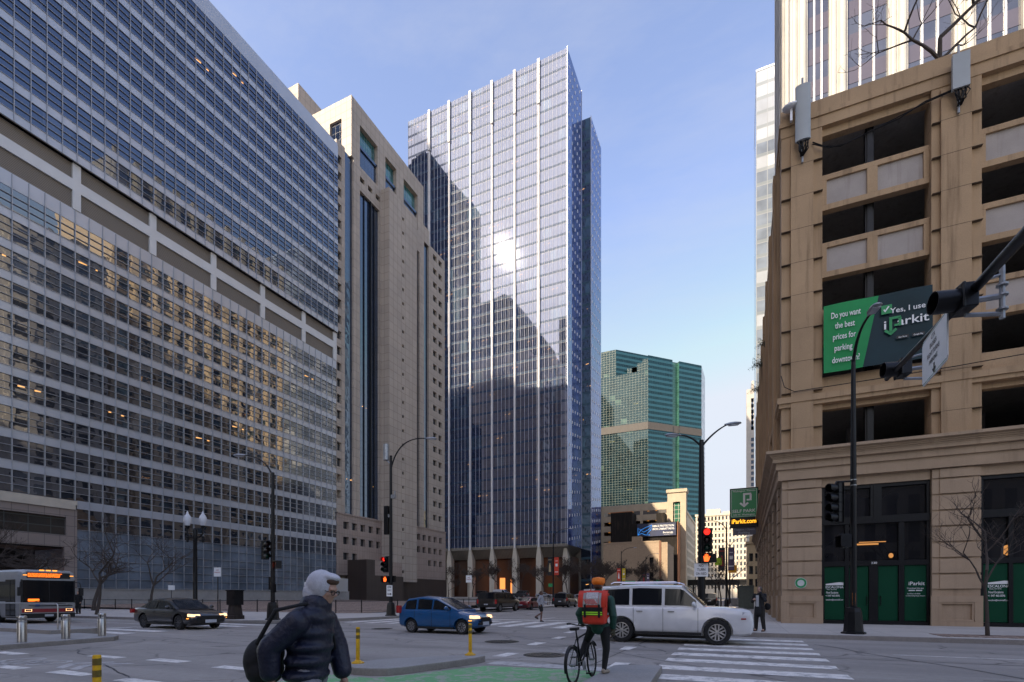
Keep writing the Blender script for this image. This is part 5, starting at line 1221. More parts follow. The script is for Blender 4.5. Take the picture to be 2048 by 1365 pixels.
# bollards, handrail, posts, fence, signs
t = thing('steel_bollard', 'nearest steel bollard on the concrete island', 'bollard', (-19.75, 7.85, .15), 0, 'steel bollards on the island')
b = MB(); b.lathe([(.115, 0), (.115, .62), (.112, .625), (.112, .70), (.115, .705), (.115, .78), (.10, .80), (0.0, .80)][:-1], 20); b.build('post', M['steel'], t, smooth=40)
b = MB(); b.lathe([(.1165, .60), (.1165, .64)], 20); b.build('band', M['grey_metal'], t)
b = MB(); b.box(-.01, .01, -.118, -.11, .62, .76); b.build('slot', M['black_metal'], t)
copy_tree(t, None, 'middle steel bollard in front of the handrail end', (-20.0, 9.05, .15)); copy_tree(t, None, 'dented steel bollard at the very tip of the island', (-20.25, 10.2, .15), R(40))
t = thing('handrail', 'stainless steel handrail along the raised bus platform', 'handrail', (-23.3, 10.3, .3))
b = MB(); b.tube([(0, 0, 0), (0, 0, .86), (-.03, 0, .92), (-.1, 0, .95), (-30, .9, .98)], .025, 8); b.build('rail', M['steel'], t, smooth=60)
for i in range(6):
    b = MB(); b.tube([(0, 0, 0), (0, 0, .95)], .022, 8); b.lathe([(.06, 0), (.06, .015)], 10)
    b.build('post', M['steel'], t, loc=(-3-3*i, .09+.09*i, 0))
def yellow_post(x, y, z, label, tilt=0):
    t = thing('delineator_post', label, 'delineator post', (x, y, z), random.uniform(0, 3), 'yellow delineator posts')
    b = MB(); b.lathe([(.13, 0), (.13, .02), (.09, .035), (.055, .06), (.045, .075)], 14); b.build('base', M['yellow_plastic'], t, smooth=40)
    b = MB(); Mx = Matrix.Rotation(tilt, 4, 'X'); b.lathe([(.036, .06), (.042, .12), (.040, .74), (.036, .75)], 12, Mx); b.build('post', M['yellow_plastic'], t, smooth=40)
    b = MB(); [b.lathe([(.0428, z0), (.0428, z0+.075)], 12, Mx) for z0 in (.51, .64)]; b.build('dark_band', M['dark_tape'], t, smooth=40)
yellow_post(-7.28, 8.3, .15, 'yellow post at the island end beside the hooded pedestrian', .02)
yellow_post(-5.85, 10.52, .15, 'yellow post at the tip of the crescent island before the blue car')
yellow_post(-6.45, 3.2, .15, 'yellow post cut off at the bottom of the frame')
b = MB(); b.prism(arc(-6.6, 2.8, .9, 0, 340, 20), -.02, .15); tag(b.build('traffic_island', M['concrete'], bevel=.03), 'small round concrete island under the cut-off yellow post', 'traffic island')
M['paint_black'] = M['black_metal']
t = thing('garden_fence', 'low black metal fence round the brown planting bed', 'fence', (0, 0, .15))
line = [(-76, 30.9), (-62, 31), (-48, 31.1), (-36, 31.1), (-29.6, 31.2), (-28.2, 32.6), (-27.2, 36), (-27.0, 50), (-27.0, 76)]
rail = MB(); posts = []
for p, q in zip(line, line[1:]):
    d = math.dist(p, q); n = max(1, round(d/2.6))
    for i in range(n): posts.append((p[0]+(q[0]-p[0])*i/n, p[1]+(q[1]-p[1])*i/n))
    rail.tube([(*p, .98), (*q, .98)], .03, 6)
    rail.tube([(*p, .18), (*q, .18)], .012, 4)
rail.build('rail', M['black_metal'], t)
pm = mesh_of(lambda s: (s.box(-.03, .03, -.03, .03, 0, 1.02), s.ball((0, 0, 1.04), .045, 8, 6)), 'post', M['black_metal'])
for x, y in posts: inst(pm, 'post', t, (x, y, 0))
t = thing('street_fence', 'black iron railing along the pavement before the glass tower', 'fence', (-27.2, 80, .15))
b = MB(); b.tube([(0, 0, 1.1), (0, 34, 1.1)], .03, 5); b.tube([(0, 0, .25), (0, 34, .25)], .03, 5); b.tube([(0, 0, 1.1), (-14, 0, 1.1)], .03, 5); b.tube([(0, 0, .25), (-14, 0, .25)], .03, 5); b.build('rail', M['black_metal'], t)
pm = mesh_of(lambda s: s.box(-.025, .025, -.025, .025, 0, 1.15), 'baluster', M['black_metal'])
for i in range(60): inst(pm, 'baluster', t, (0, i*.55, 0))
for i in range(1, 28): inst(pm, 'baluster', t, (-i*.5, 0, 0))
def small_sign(x, y, z0, h, w_, hh, label, face, lines=(), rz=20, pole='black_metal', ink='black_paint'):
    t = thing('street_sign', label, 'sign', (x, y, z0), R(rz), 'small pole signs')
    b = MB(); b.tube([(0, 0, 0), (0, 0, h)], .035, 6); b.build('post', M[pole], t)
    b = MB(); b.box(-w_/2, w_/2, -.06, -.04, h-hh-.05, h-.05); s = b.build('plate', face, t)
    if lines:
        b = MB(); Mq = plane_M((0, -.063, 0), (1, 0, 0), (0, 0, 1))
        for s_, f, k in lines: write(b, s_, 0, h-.05-hh*f, w_*k, Mq, height=hh*.13)
        b.build('lettering', M[ink], s, recalc=False)
    return t
small_sign(-33.0, 23.6, .15, 3.4, .5, .62, 'white parking sign on a black post by the twin globe lamp', M['white_paint'], (('NO', .3, .4), ('PARKING', .55, .8)), 20, 'black_metal', 'tail_red')
small_sign(-26.3, 47, .15, 3.6, .6, .75, 'white parking sign on a tall black post in front of the glass lobby', M['white_paint'], (('NO', .3, .4), ('PARKING', .55, .8)), 25, 'black_metal', 'tail_red')
small_sign(-46, 44, .5, 2.7, .75, .95, 'white notice on a post in the garden near the granite plinth', M['white_paint'], (), 25)
small_sign(-64.5, 40, .5, 2.4, .7, .6, 'small pale notice before the blue grey base panels', M['white_paint'], (), 60)
small_sign(-36.5, 100, .15, 4.0, .9, .7, 'green highway style sign by the tower lobby', M['sign_green'], (), 25)
small_sign(-25.6, 128, .15, 5.2, 2.6, .9, 'long green street sign hanging before the beige building', M['sign_green'], (), 10)
small_sign(-24.4, 165, .15, 6.5, 2.2, 2.6, 'square green parking sign beside the far parking structure', M['sign_green'], (('P', .5, .4),), 5, 'black_metal', 'white_paint')
small_sign(-2.4, 60, .15, 5.6, .7, .8, 'lime yellow sign plate on the garage side pavement', plain('lime_sign', (.42, .62, .02), .5), (), 0)
small_sign(-1.4, 86, .15, 6.2, 1.2, 1.2, 'orange and yellow shop sign farther down the pavement', plain('orange_sign', (.8, .36, .02), .5), (), 0)
# construction hoarding by the granite plinth
t = thing('hoarding', 'white painted hoarding panel at the foot of the granite tower', 'hoarding', (-66, 70, 2.0), R(-65))
b = MB(); b.box(-5.6, 5.6, -.05, .05, .35, 2.75); b.box(-5.7, -5.6, -.08, .08, 0, 2.8); b.box(5.6, 5.7, -.08, .08, 0, 2.8); b.build('panel', plain('off_white_hoarding', (.5, .51, .51), .6, 0, .05, .3), t)
t = thing('concrete_planter', 'round concrete planter with a clipped shrub on the far pavement', 'planter', (-.5, 78, .15))
b = MB(); b.lathe([(.7, 0), (.95, .1), (1.05, 1.0), (1.0, 1.05), (.9, .95)], 16); b.build('pot', M['concrete'], t)
t = thing('utility_cabinet', 'grey green utility cabinet behind the man on the phone', 'cabinet', (.35, 60, .15)); b = MB(); b.box(-.75, .75, -.4, .4, 0, 2.4); b.box(-.8, .8, -.45, .45, 2.4, 2.5); b.build('body', plain('grey_green_cabinet', (.09, .11, .10), .5), t)
b = MB(); b.box(-.7, -.02, -.42, -.4, .1, 2.3); b.box(.02, .7, -.42, -.4, .1, 2.3); b.build('doors', plain('cabinet_door', (.10, .12, .11), .5), t)
# ================================================================== 9. vehicles (local x forward, y left)
M['rim'] = plain('alloy_rim', (.42, .42, .43), .3, .8, .08, 6)
M['rim_dark'] = plain('dark_alloy_rim', (.12, .12, .13), .35, .7, .1, 6)
M['trim'] = plain('black_plastic_trim', (.008, .008, .0085), .55, 0, .15, 8)
M['chrome'] = plain('chrome_trim', (.6, .6, .62), .12, 1, .03, 3)
M['head'] = plain('clear_headlamp', (.55, .57, .6), .06, .3, .1, 8)
M['plate'] = plain('licence_plate', (.5, .52, .56), .4)
M['cabin_dark'] = plain('dark_cabin_trim', (.008, .008, .009), .7)
_wheels = {}
def wheel_meshes(r, w_, spokes):
    k = (r, w_, spokes)
    if k not in _wheels:
        Mx = Matrix.Rotation(R(-90), 4, 'X'); h = w_/2
        b = MB(); b.lathe([(r*.66, -h), (r*.93, -h), (r, -h*.7), (r*1.0, h*.7), (r*.93, h), (r*.66, h), (r*.64, 0), (r*.66, -h)], 28, Mx); ty = b.mesh('tyre', M['rubber'], smooth=40)
        b = MB(); b.lathe([(r*.67, h*.85), (r*.60, h*.9), (r*.58, h*.4)], 28, Mx, False); b.mat(1).lathe([(r*.6, h*.5), (r*.58, h*.3), (r*.2, h*.1), (.01, h*.1)], 28, Mx, False); b.mat(0)
        b.lathe([(r*.15, h*.1), (r*.15, h*.85), (.01, h*.9)], 14, Mx)
        for i in range(spokes):
            q = Matrix.Rotation(2*PI*i/spokes, 4, 'Y')
            for s in (-1, 1): b.box(-.022+s*.035, .022+s*.035, h*.55, h*.82, r*.12, r*.6, q @ Matrix.Rotation(R(4*s), 4, 'Y'))
        _wheels[k] = (ty, b)
    return _wheels[k]
def car(name, label, cat, sp, loc, rz, paint, group=None, lights=True):
    t = thing(name, label, cat, loc, rz, group)
    Lh, hw, H, belt = sp['L']/2, sp['W']/2, sp['H'], sp['belt']
    rings = []
    for x, zb, zt, k in sp['low']:
        w_ = hw*k; zs = (zb, zb+.07, zb+.2, (zb+zt)/2+.06, zt-.10, zt-.03, zt); ws = (.82, .95, .995, 1.0, .975, .93, .84)
        ring = [Vector((x, -w_*a_, z)) for z, a_ in zip(zs, ws)] + [Vector((x, w_*a_, z)) for z, a_ in zip(zs, ws)][::-1]
        rings.append(ring)
    b = MB(); b.loft(rings); raw = b.build('body_raw', paint)
    cut = MB(); rr = sp['r']+.055
    for wx in sp['wx']:
        for s in (-1, 1): cut.cyl((wx, s*(hw+.2), sp['r']+.02), (wx, s*(hw-.34), sp['r']+.02), rr, None, 28)
    co = cut.build('cut', M['trim']); md = raw.modifiers.new('b', 'BOOLEAN'); md.object = co; md.operation = 'DIFFERENCE'; md.solver = 'EXACT'
    me = evaluated(raw); me.name = 'body'; bpy.data.objects.remove(raw); bpy.data.objects.remove(co)
    me.polygons.foreach_set('use_smooth', [True]*len(me.polygons)); me.set_sharp_from_angle(angle=R(38))
    body = bpy.data.objects.new('body', me); COL.objects.link(body); body.parent = t
    # cabin
    wb, wr = hw*sp.get('wb', .93), hw*sp.get('wr', .76); xr0, xr1, xf1, xf0 = sp['cab']; zr, zm, zf = sp['roof']
    def zt(x):
        xm = (xr1+xf1)/2
        if x < xr1: return belt+(zr-belt)*max(0, (x-xr0)/max(.01, xr1-xr0))
        if x > xf1: return belt+(zf-belt)*max(0, (xf0-x)/(xf0-xf1))
        return zr+(zm-zr)*(x-xr1)/(xm-xr1) if x < xm else zm+(zf-zm)*(x-xm)/(xf1-xm)
    def yt(x):
        if x < xr1: return wb+(wr-wb)*max(0, (x-xr0)/max(.01, xr1-xr0))
        if x > xf1: return wb+(wr-wb)*max(0, (xf0-x)/(xf0-xf1))
        return wr
    xs = [xr0, xr1, (xr1+xf1)/2, xf1, xf0]; rings = []
    for x in xs:
        e = x in (xr0, xf0); z = zt(x)+(.0 if e else 0); y_ = yt(x); bz = belt-.06
        rings.append([Vector((x, -wb, bz)), Vector((x, -wb if e else -y_, z-(.0 if e else .05))), Vector((x, -wb*.86 if e else -y_*.86, z+.0)), Vector((x, 0, z+(.03 if not e else .02))),
                      Vector((x, wb*.86 if e else y_*.86, z)), Vector((x, wb if e else y_, z-(.0 if e else .05))), Vector((x, wb, bz))])
    b = MB(); b.loft(rings); b.build('cabin', paint, t, smooth=30)
    def sp_pt(x, f, s, o=.008):
        top = zt(x)-.05*(1 if xr1-.01 <= x <= xf1+.01 else (0 if x in (xr0, xf0) else .6)); return Vector((x, s*(wb+(yt(x)-wb)*f+o), belt+(top-belt)*f))
    for s in (-1, 1):
        for xa, xb in sp['win']:
            b = MB(); n = 8; pts = [xa+(xb-xa)*i/n for i in range(n+1)]
            for x0, x1 in zip(pts, pts[1:]):
                q = [sp_pt(x0, .10, s), sp_pt(x1, .10, s), sp_pt(x1, .90, s), sp_pt(x0, .90, s)]
                b.quad(*(q if s < 0 else q[::-1]))
            b.build('side_window', M['dark_glass'], t, recalc=False)
    for nm, x1, x0, z1 in (('windshield', xf1, xf0, zf), ('rear_window', xr1, xr0, zr)):
        if nm == 'rear_window' and sp.get('norear'): continue
        d = Vector((x0-x1, 0, belt-z1)).normalized(); nn = Vector((-d.z, 0, d.x)); nn = nn if nn.z > 0 else -nn
        b = MB(); k = 5
        def pt(tt, y): 
            w0 = wr*.86*(1-tt)+wb*.86*tt-.03; return Vector((x1+(x0-x1)*tt, y*w0, z1+(belt-z1)*tt+.03*(1-abs(y))*(1-tt*.3)))+nn*.014
        ta, tb = .07, .93
        for i in range(k):
            y0, y1 = -1+2*i/k, -1+2*(i+1)/k; q = [pt(tb, y0), pt(tb, y1), pt(ta, y1), pt(ta, y0)]
            b.quad(*(q if x0 > x1 else q[::-1]))
        b.build(nm, M['dark_glass'], t, recalc=False)
    ty, rm = wheel_meshes(sp['r'], sp.get('ww', .22), sp.get('spokes', 5))
    rim = rm.mesh('rim', [M[sp.get('rim', 'rim')], M['trim']], smooth=30)
    for wx in sp['wx']:
        for s in (-1, 1):
            wh = bpy.data.objects.new('wheel', None); COL.objects.link(wh); wh.parent = t; wh.location = (wx, s*(hw-.13), sp['r']); wh.rotation_euler.z = 0 if s > 0 else PI; wh.empty_display_size = .1
            inst(ty, 'tyre', wh); inst(rim, 'rim', wh)
    # fittings
    xf, xr = sp['low'][-1][0], sp['low'][0][0]
    hz, tz = sp['hz'], sp['tz']; hl = M['warm_lamp'] if sp.get('lit') else M['head']
    for s in (-1, 1):
        b = MB(); y0 = s*hw*.60; b.loft([[Vector((xf-.30, s*hw*.955, hz-.05)), Vector((xf-.30, s*hw*.955, hz+.07)), Vector((xf-.3, s*hw*.5, hz+.07)), Vector((xf-.3, s*hw*.5, hz-.05))],
                                         [Vector((xf-.06, s*hw*.90, hz-.06)), Vector((xf-.10, s*hw*.90, hz+.05)), Vector((xf-.05, s*hw*.5, hz+.04)), Vector((xf-.012, s*hw*.5, hz-.06))]]); b.build('headlight', hl, t)
        b = MB(); b.box(xf-.34, xf-.2, s*hw*.965-.012, s*hw*.965+.012, hz-.16, hz-.12); b.build('marker_light', M['amber_glow'] if sp.get('lit') else M['tail_red'], t)
        b = MB(); th = sp.get('th', .1); b.box(xr-.012, xr+.16, s*hw*.93-.14, s*hw*.93+.03, tz-th, tz+th); b.build('tail_light', M['tail_red'], t, bevel=.015)
        mx = xf1+(xf0-xf1)*.62
        b = MB(); b.ball((mx-.05, s*(hw+.10), belt+.10), (.07, .12, .085), 12, 8); b.tube([(mx, s*wb, belt+.03), (mx-.03, s*(hw+.05), belt+.08)], .03, 6); b.build('mirror', paint, t, smooth=180)
        for dx in sp['handles']:
            b = MB(); b.box(dx-.10, dx+.10, s*hw*.985-.02, s*hw*.985+.025, belt-.15, belt-.12); b.build('door_handle', M['chrome'] if sp.get('chrome') else paint, t)
        b = MB()
        for dx in sp['seams']: b.box(dx-.006, dx+.006, s*hw*.99-.01, s*hw+.004, sp['r']*.75, belt-.02)
        b.build('door_gap', M['trim'], t)
        b = MB(); b.box(sp['wx'][0]+rr, sp['wx'][1]-rr, s*hw*.985-.05, s*hw*.985+.015, sp['low'][2][1]-.0, sp['low'][2][1]+.09); b.build('sill', M['trim'], t)
    b = MB(); b.box(xf-.05, xf+.012, -hw*.46, hw*.46, hz-.26, hz-.02); b.box(xf-.06, xf+.02, -hw*.7, hw*.7, sp['low'][-1][1]+.02, sp['low'][-1][1]+.12); b.build('grille', M['trim'], t)
    b = MB(); b.box(xf+.005, xf+.03, -.26, .26, hz-.34, hz-.2); b.build('licence_plate', M['plate'], t)
    b = MB(); b.box(xr-.03, xr+.0, -.2, .2, tz-.35, tz-.22); b.build('licence_plate', M['plate'], t)
    b = MB(); b.box(xr-.03, xr+.1, -hw*.8, hw*.8, sp['low'][0][1]+.0, sp['low'][0][1]+.14); b.build('rear_bumper', M['trim'], t)
    b = MB(); b.box(-Lh*.7, Lh*.7, -hw*.55, hw*.55, .17, .3); b.build('underbody', M['trim'], t)
    return t
SEDAN = dict(L=4.85, W=1.85, H=1.42, belt=.92, low=[(-2.40, .38, .86, .82), (-2.32, .27, .98, .93), (-1.9, .22, 1.0, .99), (-.9, .2, .95, 1), (.5, .2, .93, 1), (1.2, .2, .92, 1), (1.9, .22, .82, .98), (2.28, .25, .72, .9), (2.42, .34, .62, .74)],
             cab=(-2.0, -1.0, .30, 1.25), roof=(1.38, 1.43, 1.38), win=[(-1.35, -.42), (-.34, .92)], r=.335, wx=(-1.42, 1.43), hz=.66, tz=.82, handles=(-.6, .35), seams=(-.38, .95, -1.2), rim='rim_dark')
HATCH = dict(L=3.8, W=1.67, H=1.5, belt=.95, low=[(-1.86, .4, .9, .84), (-1.8, .28, 1.0, .95), (-1.4, .2, 1.0, 1), (-.6, .19, .97, 1), (.5, .19, .95, 1), (1.0, .2, .93, .99), (1.5, .22, .84, .96), (1.8, .27, .72, .87), (1.9, .36, .6, .7)],
             cab=(-1.78, -1.45, .0, 1.05), roof=(1.43, 1.52, 1.46), win=[(-1.5, -.98), (-.88, -.2), (-.12, .72)], r=.29, wx=(-1.2, 1.23), hz=.70, tz=.98, th=.16, handles=(-.75, .05), seams=(-.16, .72, -1.0), ww=.18, lit=True, wr=.78)
SUV = dict(L=4.95, W=1.98, H=1.93, belt=1.18, low=[(-2.46, .5, 1.1, .86), (-2.4, .36, 1.22, .95), (-2.0, .3, 1.23, 1), (-.9, .28, 1.2, 1), (.5, .28, 1.2, 1), (1.0, .28, 1.2, 1), (1.7, .29, 1.19, .99), (2.2, .3, 1.15, .97), (2.42, .34, 1.09, .94), (2.5, .44, .98, .86)],
           cab=(-2.42, -2.2, .42, 1.12), roof=(1.87, 1.93, 1.88), win=[(-2.15, -1.25), (-1.15, -.2), (-.1, .86)], r=.405, wx=(-1.5, 1.48), hz=.98, tz=1.1, th=.2, handles=(-.9, .1), seams=(-.15, .92, -1.1), ww=.25, wr=.82, spokes=6, chrome=True)
PICKUP = dict(L=5.85, W=2.03, H=1.95, belt=1.22, low=[(-2.9, .56, 1.1, .95), (-2.86, .48, 1.2, .98), (-2.3, .42, 1.22, 1), (-.9, .4, 1.22, 1), (.5, .4, 1.22, 1), (1.4, .4, 1.22, 1), (2.2, .42, 1.2, .99), (2.8, .46, 1.12, .95), (2.9, .56, 1.0, .86)],
              cab=(-2.85, -2.7, .95, 1.65), roof=(1.86, 1.93, 1.9), win=[(-2.6, -.95), (-.75, .1), (.2, 1.35)], r=.41, wx=(-1.85, 1.85), hz=.95, tz=1.0, th=.2, handles=(-.4, .5), seams=(.15, 1.35, -.85), ww=.27, wr=.84, wb=.95, spokes=6, rim='rim')
VAN = dict(L=5.2, W=2.0, H=2.35, belt=1.3, low=[(-2.58, .5, 1.3, .95), (-2.54, .36, 1.36, .98), (-2, .32, 1.36, 1), (-.9, .3, 1.36, 1), (.6, .3, 1.34, 1), (1.5, .3, 1.26, 1), (2.2, .32, 1.08, .97), (2.5, .36, .95, .9), (2.6, .48, .8, .78)],
           cab=(-2.54, -2.45, 1.0, 1.95), roof=(2.3, 2.36, 2.3), win=[(.65, 1.55)], r=.36, wx=(-1.6, 1.7), hz=.86, tz=1.2, th=.2, handles=(.55,), seams=(.5, 1.5), norear=True, wr=.86, wb=.97)
P_blue = carpaint('bright_blue_car_paint', (.005, .075, .21)); P_white = carpaint('white_car_paint', (.66, .66, .66)); P_black = carpaint('black_car_paint', (.006, .006, .008)); P_red = carpaint('dark_red_car_paint', (.16, .008, .014))
P_brown = carpaint('brown_black_truck_paint', (.015, .012, .010)); P_grey = carpaint('silver_grey_car_paint', (.28, .29, .31)); P_dk = carpaint('dark_grey_car_paint', (.025, .025, .028))
S2 = dict(SEDAN); S2['lit'] = True
S3 = dict(SUV); S3['lit'] = False
suv = car('suv', 'large white SUV passing behind the cyclist', 'car', S3, (-2.2, 18.0, 0), 0, P_white)
b = MB()
for s in (-1, 1): b.tube([(-1.9, s*.72, 1.95), (-1.8, s*.72, 2.0), (.2, s*.72, 2.0), (.35, s*.72, 1.94)], .022, 6)
b.build('roof_rail', M['chrome'], suv)
car('hatchback', 'bright blue hatchback driving past the crescent island', 'car', HATCH, (-11.45, 18.45, 0), 0, P_blue)
car('sedan', 'low black sedan with glowing headlamps crossing in front of the planting bed', 'car', S2, (-24.75, 15.75, 0), R(-3), P_black)
pk = car('pickup_truck', 'dark brown pickup truck with a bed cap parked behind the runner', 'pickup truck', PICKUP, (-22.0, 45.5, 0), R(90), P_brown)
car('sedan', 'dark red sedan parked in front of the brown pickup', 'car', SEDAN, (-21.9, 53.0, 0), R(90), P_red)
G_ = 'cars parked on the raised lot before the glass tower'
van = car('van', 'white delivery van parked before the lobby glass', 'van', VAN, (-64, 134, 1.1), R(-10), P_white, G_)
ds = car('suv', 'dark grey SUV parked on the raised lot beside the bare trees', 'car', S3, (-31.5, 131, 1.1), R(170), P_dk, G_)
cs = car('sedan', 'silver sedan parked on the raised lot before the pale columns', 'car', SEDAN, (-44, 130.5, 1.1), R(8), P_grey, G_)
copy_tree(cs, None, 'silver sedan at the corner of the raised lot near the iron railing', (-38.5, 131, 1.1), R(175)); copy_tree(cs, None, 'silver sedan in the middle of the row on the raised lot', (-50, 132, 1.1), R(5))
copy_tree(ds, None, 'dark grey SUV next to the white van', (-57, 131.5, 1.1), R(180)); copy_tree(van, None, 'white van behind the red banner lamp post', (-38, 139, 1.1), R(0))
copy_tree(ds, None, 'dark grey SUV behind the blue hatchback by the granite plinth', (-68, 131, 1.1), R(5))
bs = car('suv', 'black SUV standing farther up the street behind the white SUV', 'car', S3, (-4.3, 80, 0), R(90), P_black, 'traffic farther up the street')
copy_tree(bs, None, 'second black SUV waiting beyond the elevated railway lamp', (-7.6, 118, 0), R(90)); copy_tree(cs, None, 'silver sedan far up the street under the railway bridge', (-11, 150, 0), R(90)); copy_tree(cs, None, 'silver sedan parked far up beside the beige building', (-21.8, 150, 0), R(90)); copy_tree(ds, None, 'dark SUV parked at the kerb beyond the red sedan', (-21.9, 66, 0), R(90))

# city bus
t = thing('city_bus', 'white and grey city bus with an orange destination display', 'bus', (-36.0, 15.5, 0))
BW, BH, BL = 1.3, 3.02, 12.0
P_bus = carpaint('silver_white_bus_paint', (.30, .30, .30), .4); P_bred = carpaint('bus_red_stripe', (.30, .012, .02), .4)
def bring(x, k, zb, zt): return [Vector((x, BW*k*a_, z)) for a_, z in ((-.94, zb), (-1, zb+.15), (-1, zt-.35), (-.95, zt-.12), (-.8, zt), (.8, zt), (.95, zt-.12), (1, zt-.35), (1, zb+.15), (.94, zb))]
b = MB(); b.loft([bring(-BL, .99, .32, BH), bring(-.35, 1, .32, BH), bring(-.12, .985, .32, BH-.02), bring(0, .94, .34, BH-.1)]); b.build('body', P_bus, t, smooth=35)
b = MB()
n = 10
for i in range(n):
    y0, y1 = -1.17+2.34*i/n, -1.17+2.34*(i+1)/n; cx = lambda y: .02-.10*(y/1.2)**2*.5
    b.quad((.035, y0, 1.18), (.035, y1, 1.18), (.018, y1, 2.42), (.018, y0, 2.42))
b.build('windshield', M['dark_glass'], t, recalc=False)
b = MB(); b.box(-.2, .045, -.02, .02, 1.18, 2.42); b.box(-.3, .015, -1.24, -1.17, 1.15, 2.45); b.box(-.3, .015, 1.17, 1.24, 1.15, 2.45); b.build('window_frame', M['trim'], t)
b = MB(); b.box(-.15, .02, -1.0, 1.0, 2.53, 2.86); dsn = b.build('destination_display', M['trim'], t, bevel=.03)
b = MB(); r_ = random.Random(5)
for row in range(5):
    y = -.95
    while y < .5:
        l_ = r_.choice((.05, .08, .12)); b.box(.02, .026, y, y+l_, 2.6+.045*row, 2.632+.045*row); y += l_+r_.choice((.012, .02, .035))
b.build('led_text', M['bus_led'], dsn)
b = MB(); b.box(.02, .035, -.95, -.45, 1.24, 1.38); b.build('small_display', M['bus_led'], t)
b = MB(); b.box(-.2, .02, -1.2, 1.2, .62, .82); b.build('red_stripe', P_bred, t); b = MB(); b.box(-1.6, .035, -1.24, 1.24, .3, .56); b.build('bumper', M['trim'], t, bevel=.03)
for s in (-1, 1):
    b = MB(); b.box(.0, .04, s*.93-.17, s*.93+.17, .66, .82); h = b.build('headlight', M['trim'], t)
    b = MB()
    for q in ((-.15, .15, .68, .70), (-.15, .15, .785, .80), (-.15, -.13, .68, .8), (.13, .15, .68, .8)): b.box(.04, .05, s*.93+q[0], s*.93+q[1], q[2], q[3])
    b.build('lamp_ring', M['warm_lamp'], h)
    b = MB(); b.box(.0, .02, s*1.06-.09, s*1.06+.09, 2.68, 2.72); b.build('marker_light', M['amber_glow'], t)
    b = MB(); b.tube([(-.1, s*1.2, 2.35), (.25, s*1.36, 2.3), (.3, s*1.4, 2.0)], .025, 6); b.box(.24, .36, s*1.4-.1, s*1.4+.1, 1.55, 2.02); b.build('mirror', M['trim'], t)
b = MB(); [b.box(-.1, -.04, y-.1, y+.1, BH-.06, BH+.0) for y in (-.3, 0, .3)]; b.build('roof_lights', M['amber_glow'], t)
b = MB(); b.tube([(.03, -.9, 1.02), (.55, -.85, .98), (.55, .85, .98), (.03, .9, 1.02)], .022, 6); b.tube([(.3, -.9, 1.0), (.3, .9, 1.0)], .02, 6); b.tube([(.42, -.5, 1.08), (.2, .1, 1.12), (.42, .6, 1.08)], .018, 6); b.build('bike_rack', M['black_metal'], t)
for y0, y1, w_ in ((-.8, -.05, 0), (.05, .8, 1)):
    b = MB(); b.tube([(.06, y0, 1.2), (.05, y0+.5, 1.32)], .012, 5); b.build('wiper', M['black_metal'], t)
b = MB(); b.box(.018, .024, -.62, -.42, .94, 1.06); b.build('badge', plain('blue_badge', (.03, .1, .35), .4), t)
b = MB()
for k in range(6): b.box(-BL+.5+1.75*k, -BL+2.1+1.75*k, -BW-.012, -BW+.02, 1.25, 2.35); 
b.build('side_windows', M['dark_glass'], t)
b = MB(); b.box(-1.5, -.45, -BW-.015, -BW+.02, .42, 2.45); d_ = b.build('door', M['dark_glass'], t); b = MB(); b.box(-1.0, -.96, -BW-.025, -BW+.02, .42, 2.45); b.build('door_edge', M['trim'], d_)
ty, rm = wheel_meshes(.48, .3, 8); rim = rm.mesh('rim', [M['rim'], M['trim']], smooth=30)
for wx in (-2.6, -8.6):
    for s in (-1, 1):
        wh = bpy.data.objects.new('wheel', None); COL.objects.link(wh); wh.parent = t; wh.location = (wx, s*(BW-.1), .48); wh.rotation_euler.z = 0 if s > 0 else PI
        inst(ty, 'tyre', wh); inst(rim, 'rim', wh)
b = MB(); b.box(.035, .045, -.2, .2, .38, .5); b.build('licence_plate', M['plate'], t)
# ================================================================== 10. people and what they carry
M['skin'] = plain('skin_light', (.42, .25, .18), .5, 0, .08, 12); M['skin_dark'] = plain('skin_dark', (.12, .06, .04), .5, 0, .1, 12)
M['navy'] = plain('navy_quilted_nylon', (.0055, .008, .026), .5, 0, .35, 3, .7); M['hood'] = stained('pale_grey_knit', (.56, .56, .60), .9, (.36, .36, .4), .3, 6, 120, .4, False)
M['grey_cloth'] = plain('grey_trouser_cloth', (.20, .20, .23), .85, 0, .15, 15, .2); M['black_cloth'] = plain('black_cloth', (.005, .005, .006), .8, 0, .3, 12, .2)
M['green_cloth'] = plain('dark_green_shell_jacket', (.005, .05, .035), .6, 0, .2, 10, .2); M['dark_jacket'] = plain('charcoal_jacket', (.010, .010, .012), .8, 0, .25, 14, .2)
M['light_grey'] = plain('light_grey_sweatshirt', (.30, .30, .32), .9, 0, .12, 14, .2); M['shirt'] = plain('pale_shirt', (.48, .50, .52), .8, 0, .06, 10); M['hair'] = plain('brown_hair', (.07, .035, .018), .7, 0, .3, 60, .4)
M['grey_hair'] = plain('greying_hair', (.10, .09, .085), .7, 0, .3, 60, .4); M['orange_helmet'] = plain('orange_helmet_cover', (.85, .21, .01), .65, 0, .1, 30, .2); M['shoe'] = plain('beige_trainers', (.33, .27, .21), .7, 0, .2, 20); M['black_shoe'] = plain('black_shoes', (.015, .015, .016), .5)
M['brown_shoe'] = plain('brown_boots', (.10, .05, .03), .6); M['red_pack'] = plain('red_orange_pack_fabric', (.62, .035, .014), .6, 0, .1, 10, .15); M['silver_tape'] = plain('silver_reflective_tape', (.42, .42, .43), .3, .4, .1, 12); M['lime'] = plain('lime_reflective_tape', (.42, .85, .04), .45, 0, .05, 5)
M['glove'] = plain('olive_gloves', (.045, .045, .025), .7, 0, .2, 15); M['eye'] = plain('eye_dark', (.02, .015, .012), .2); M['brown_trs'] = plain('dark_brown_trousers', (.013, .011, .009), .85, 0, .2, 14, .2)
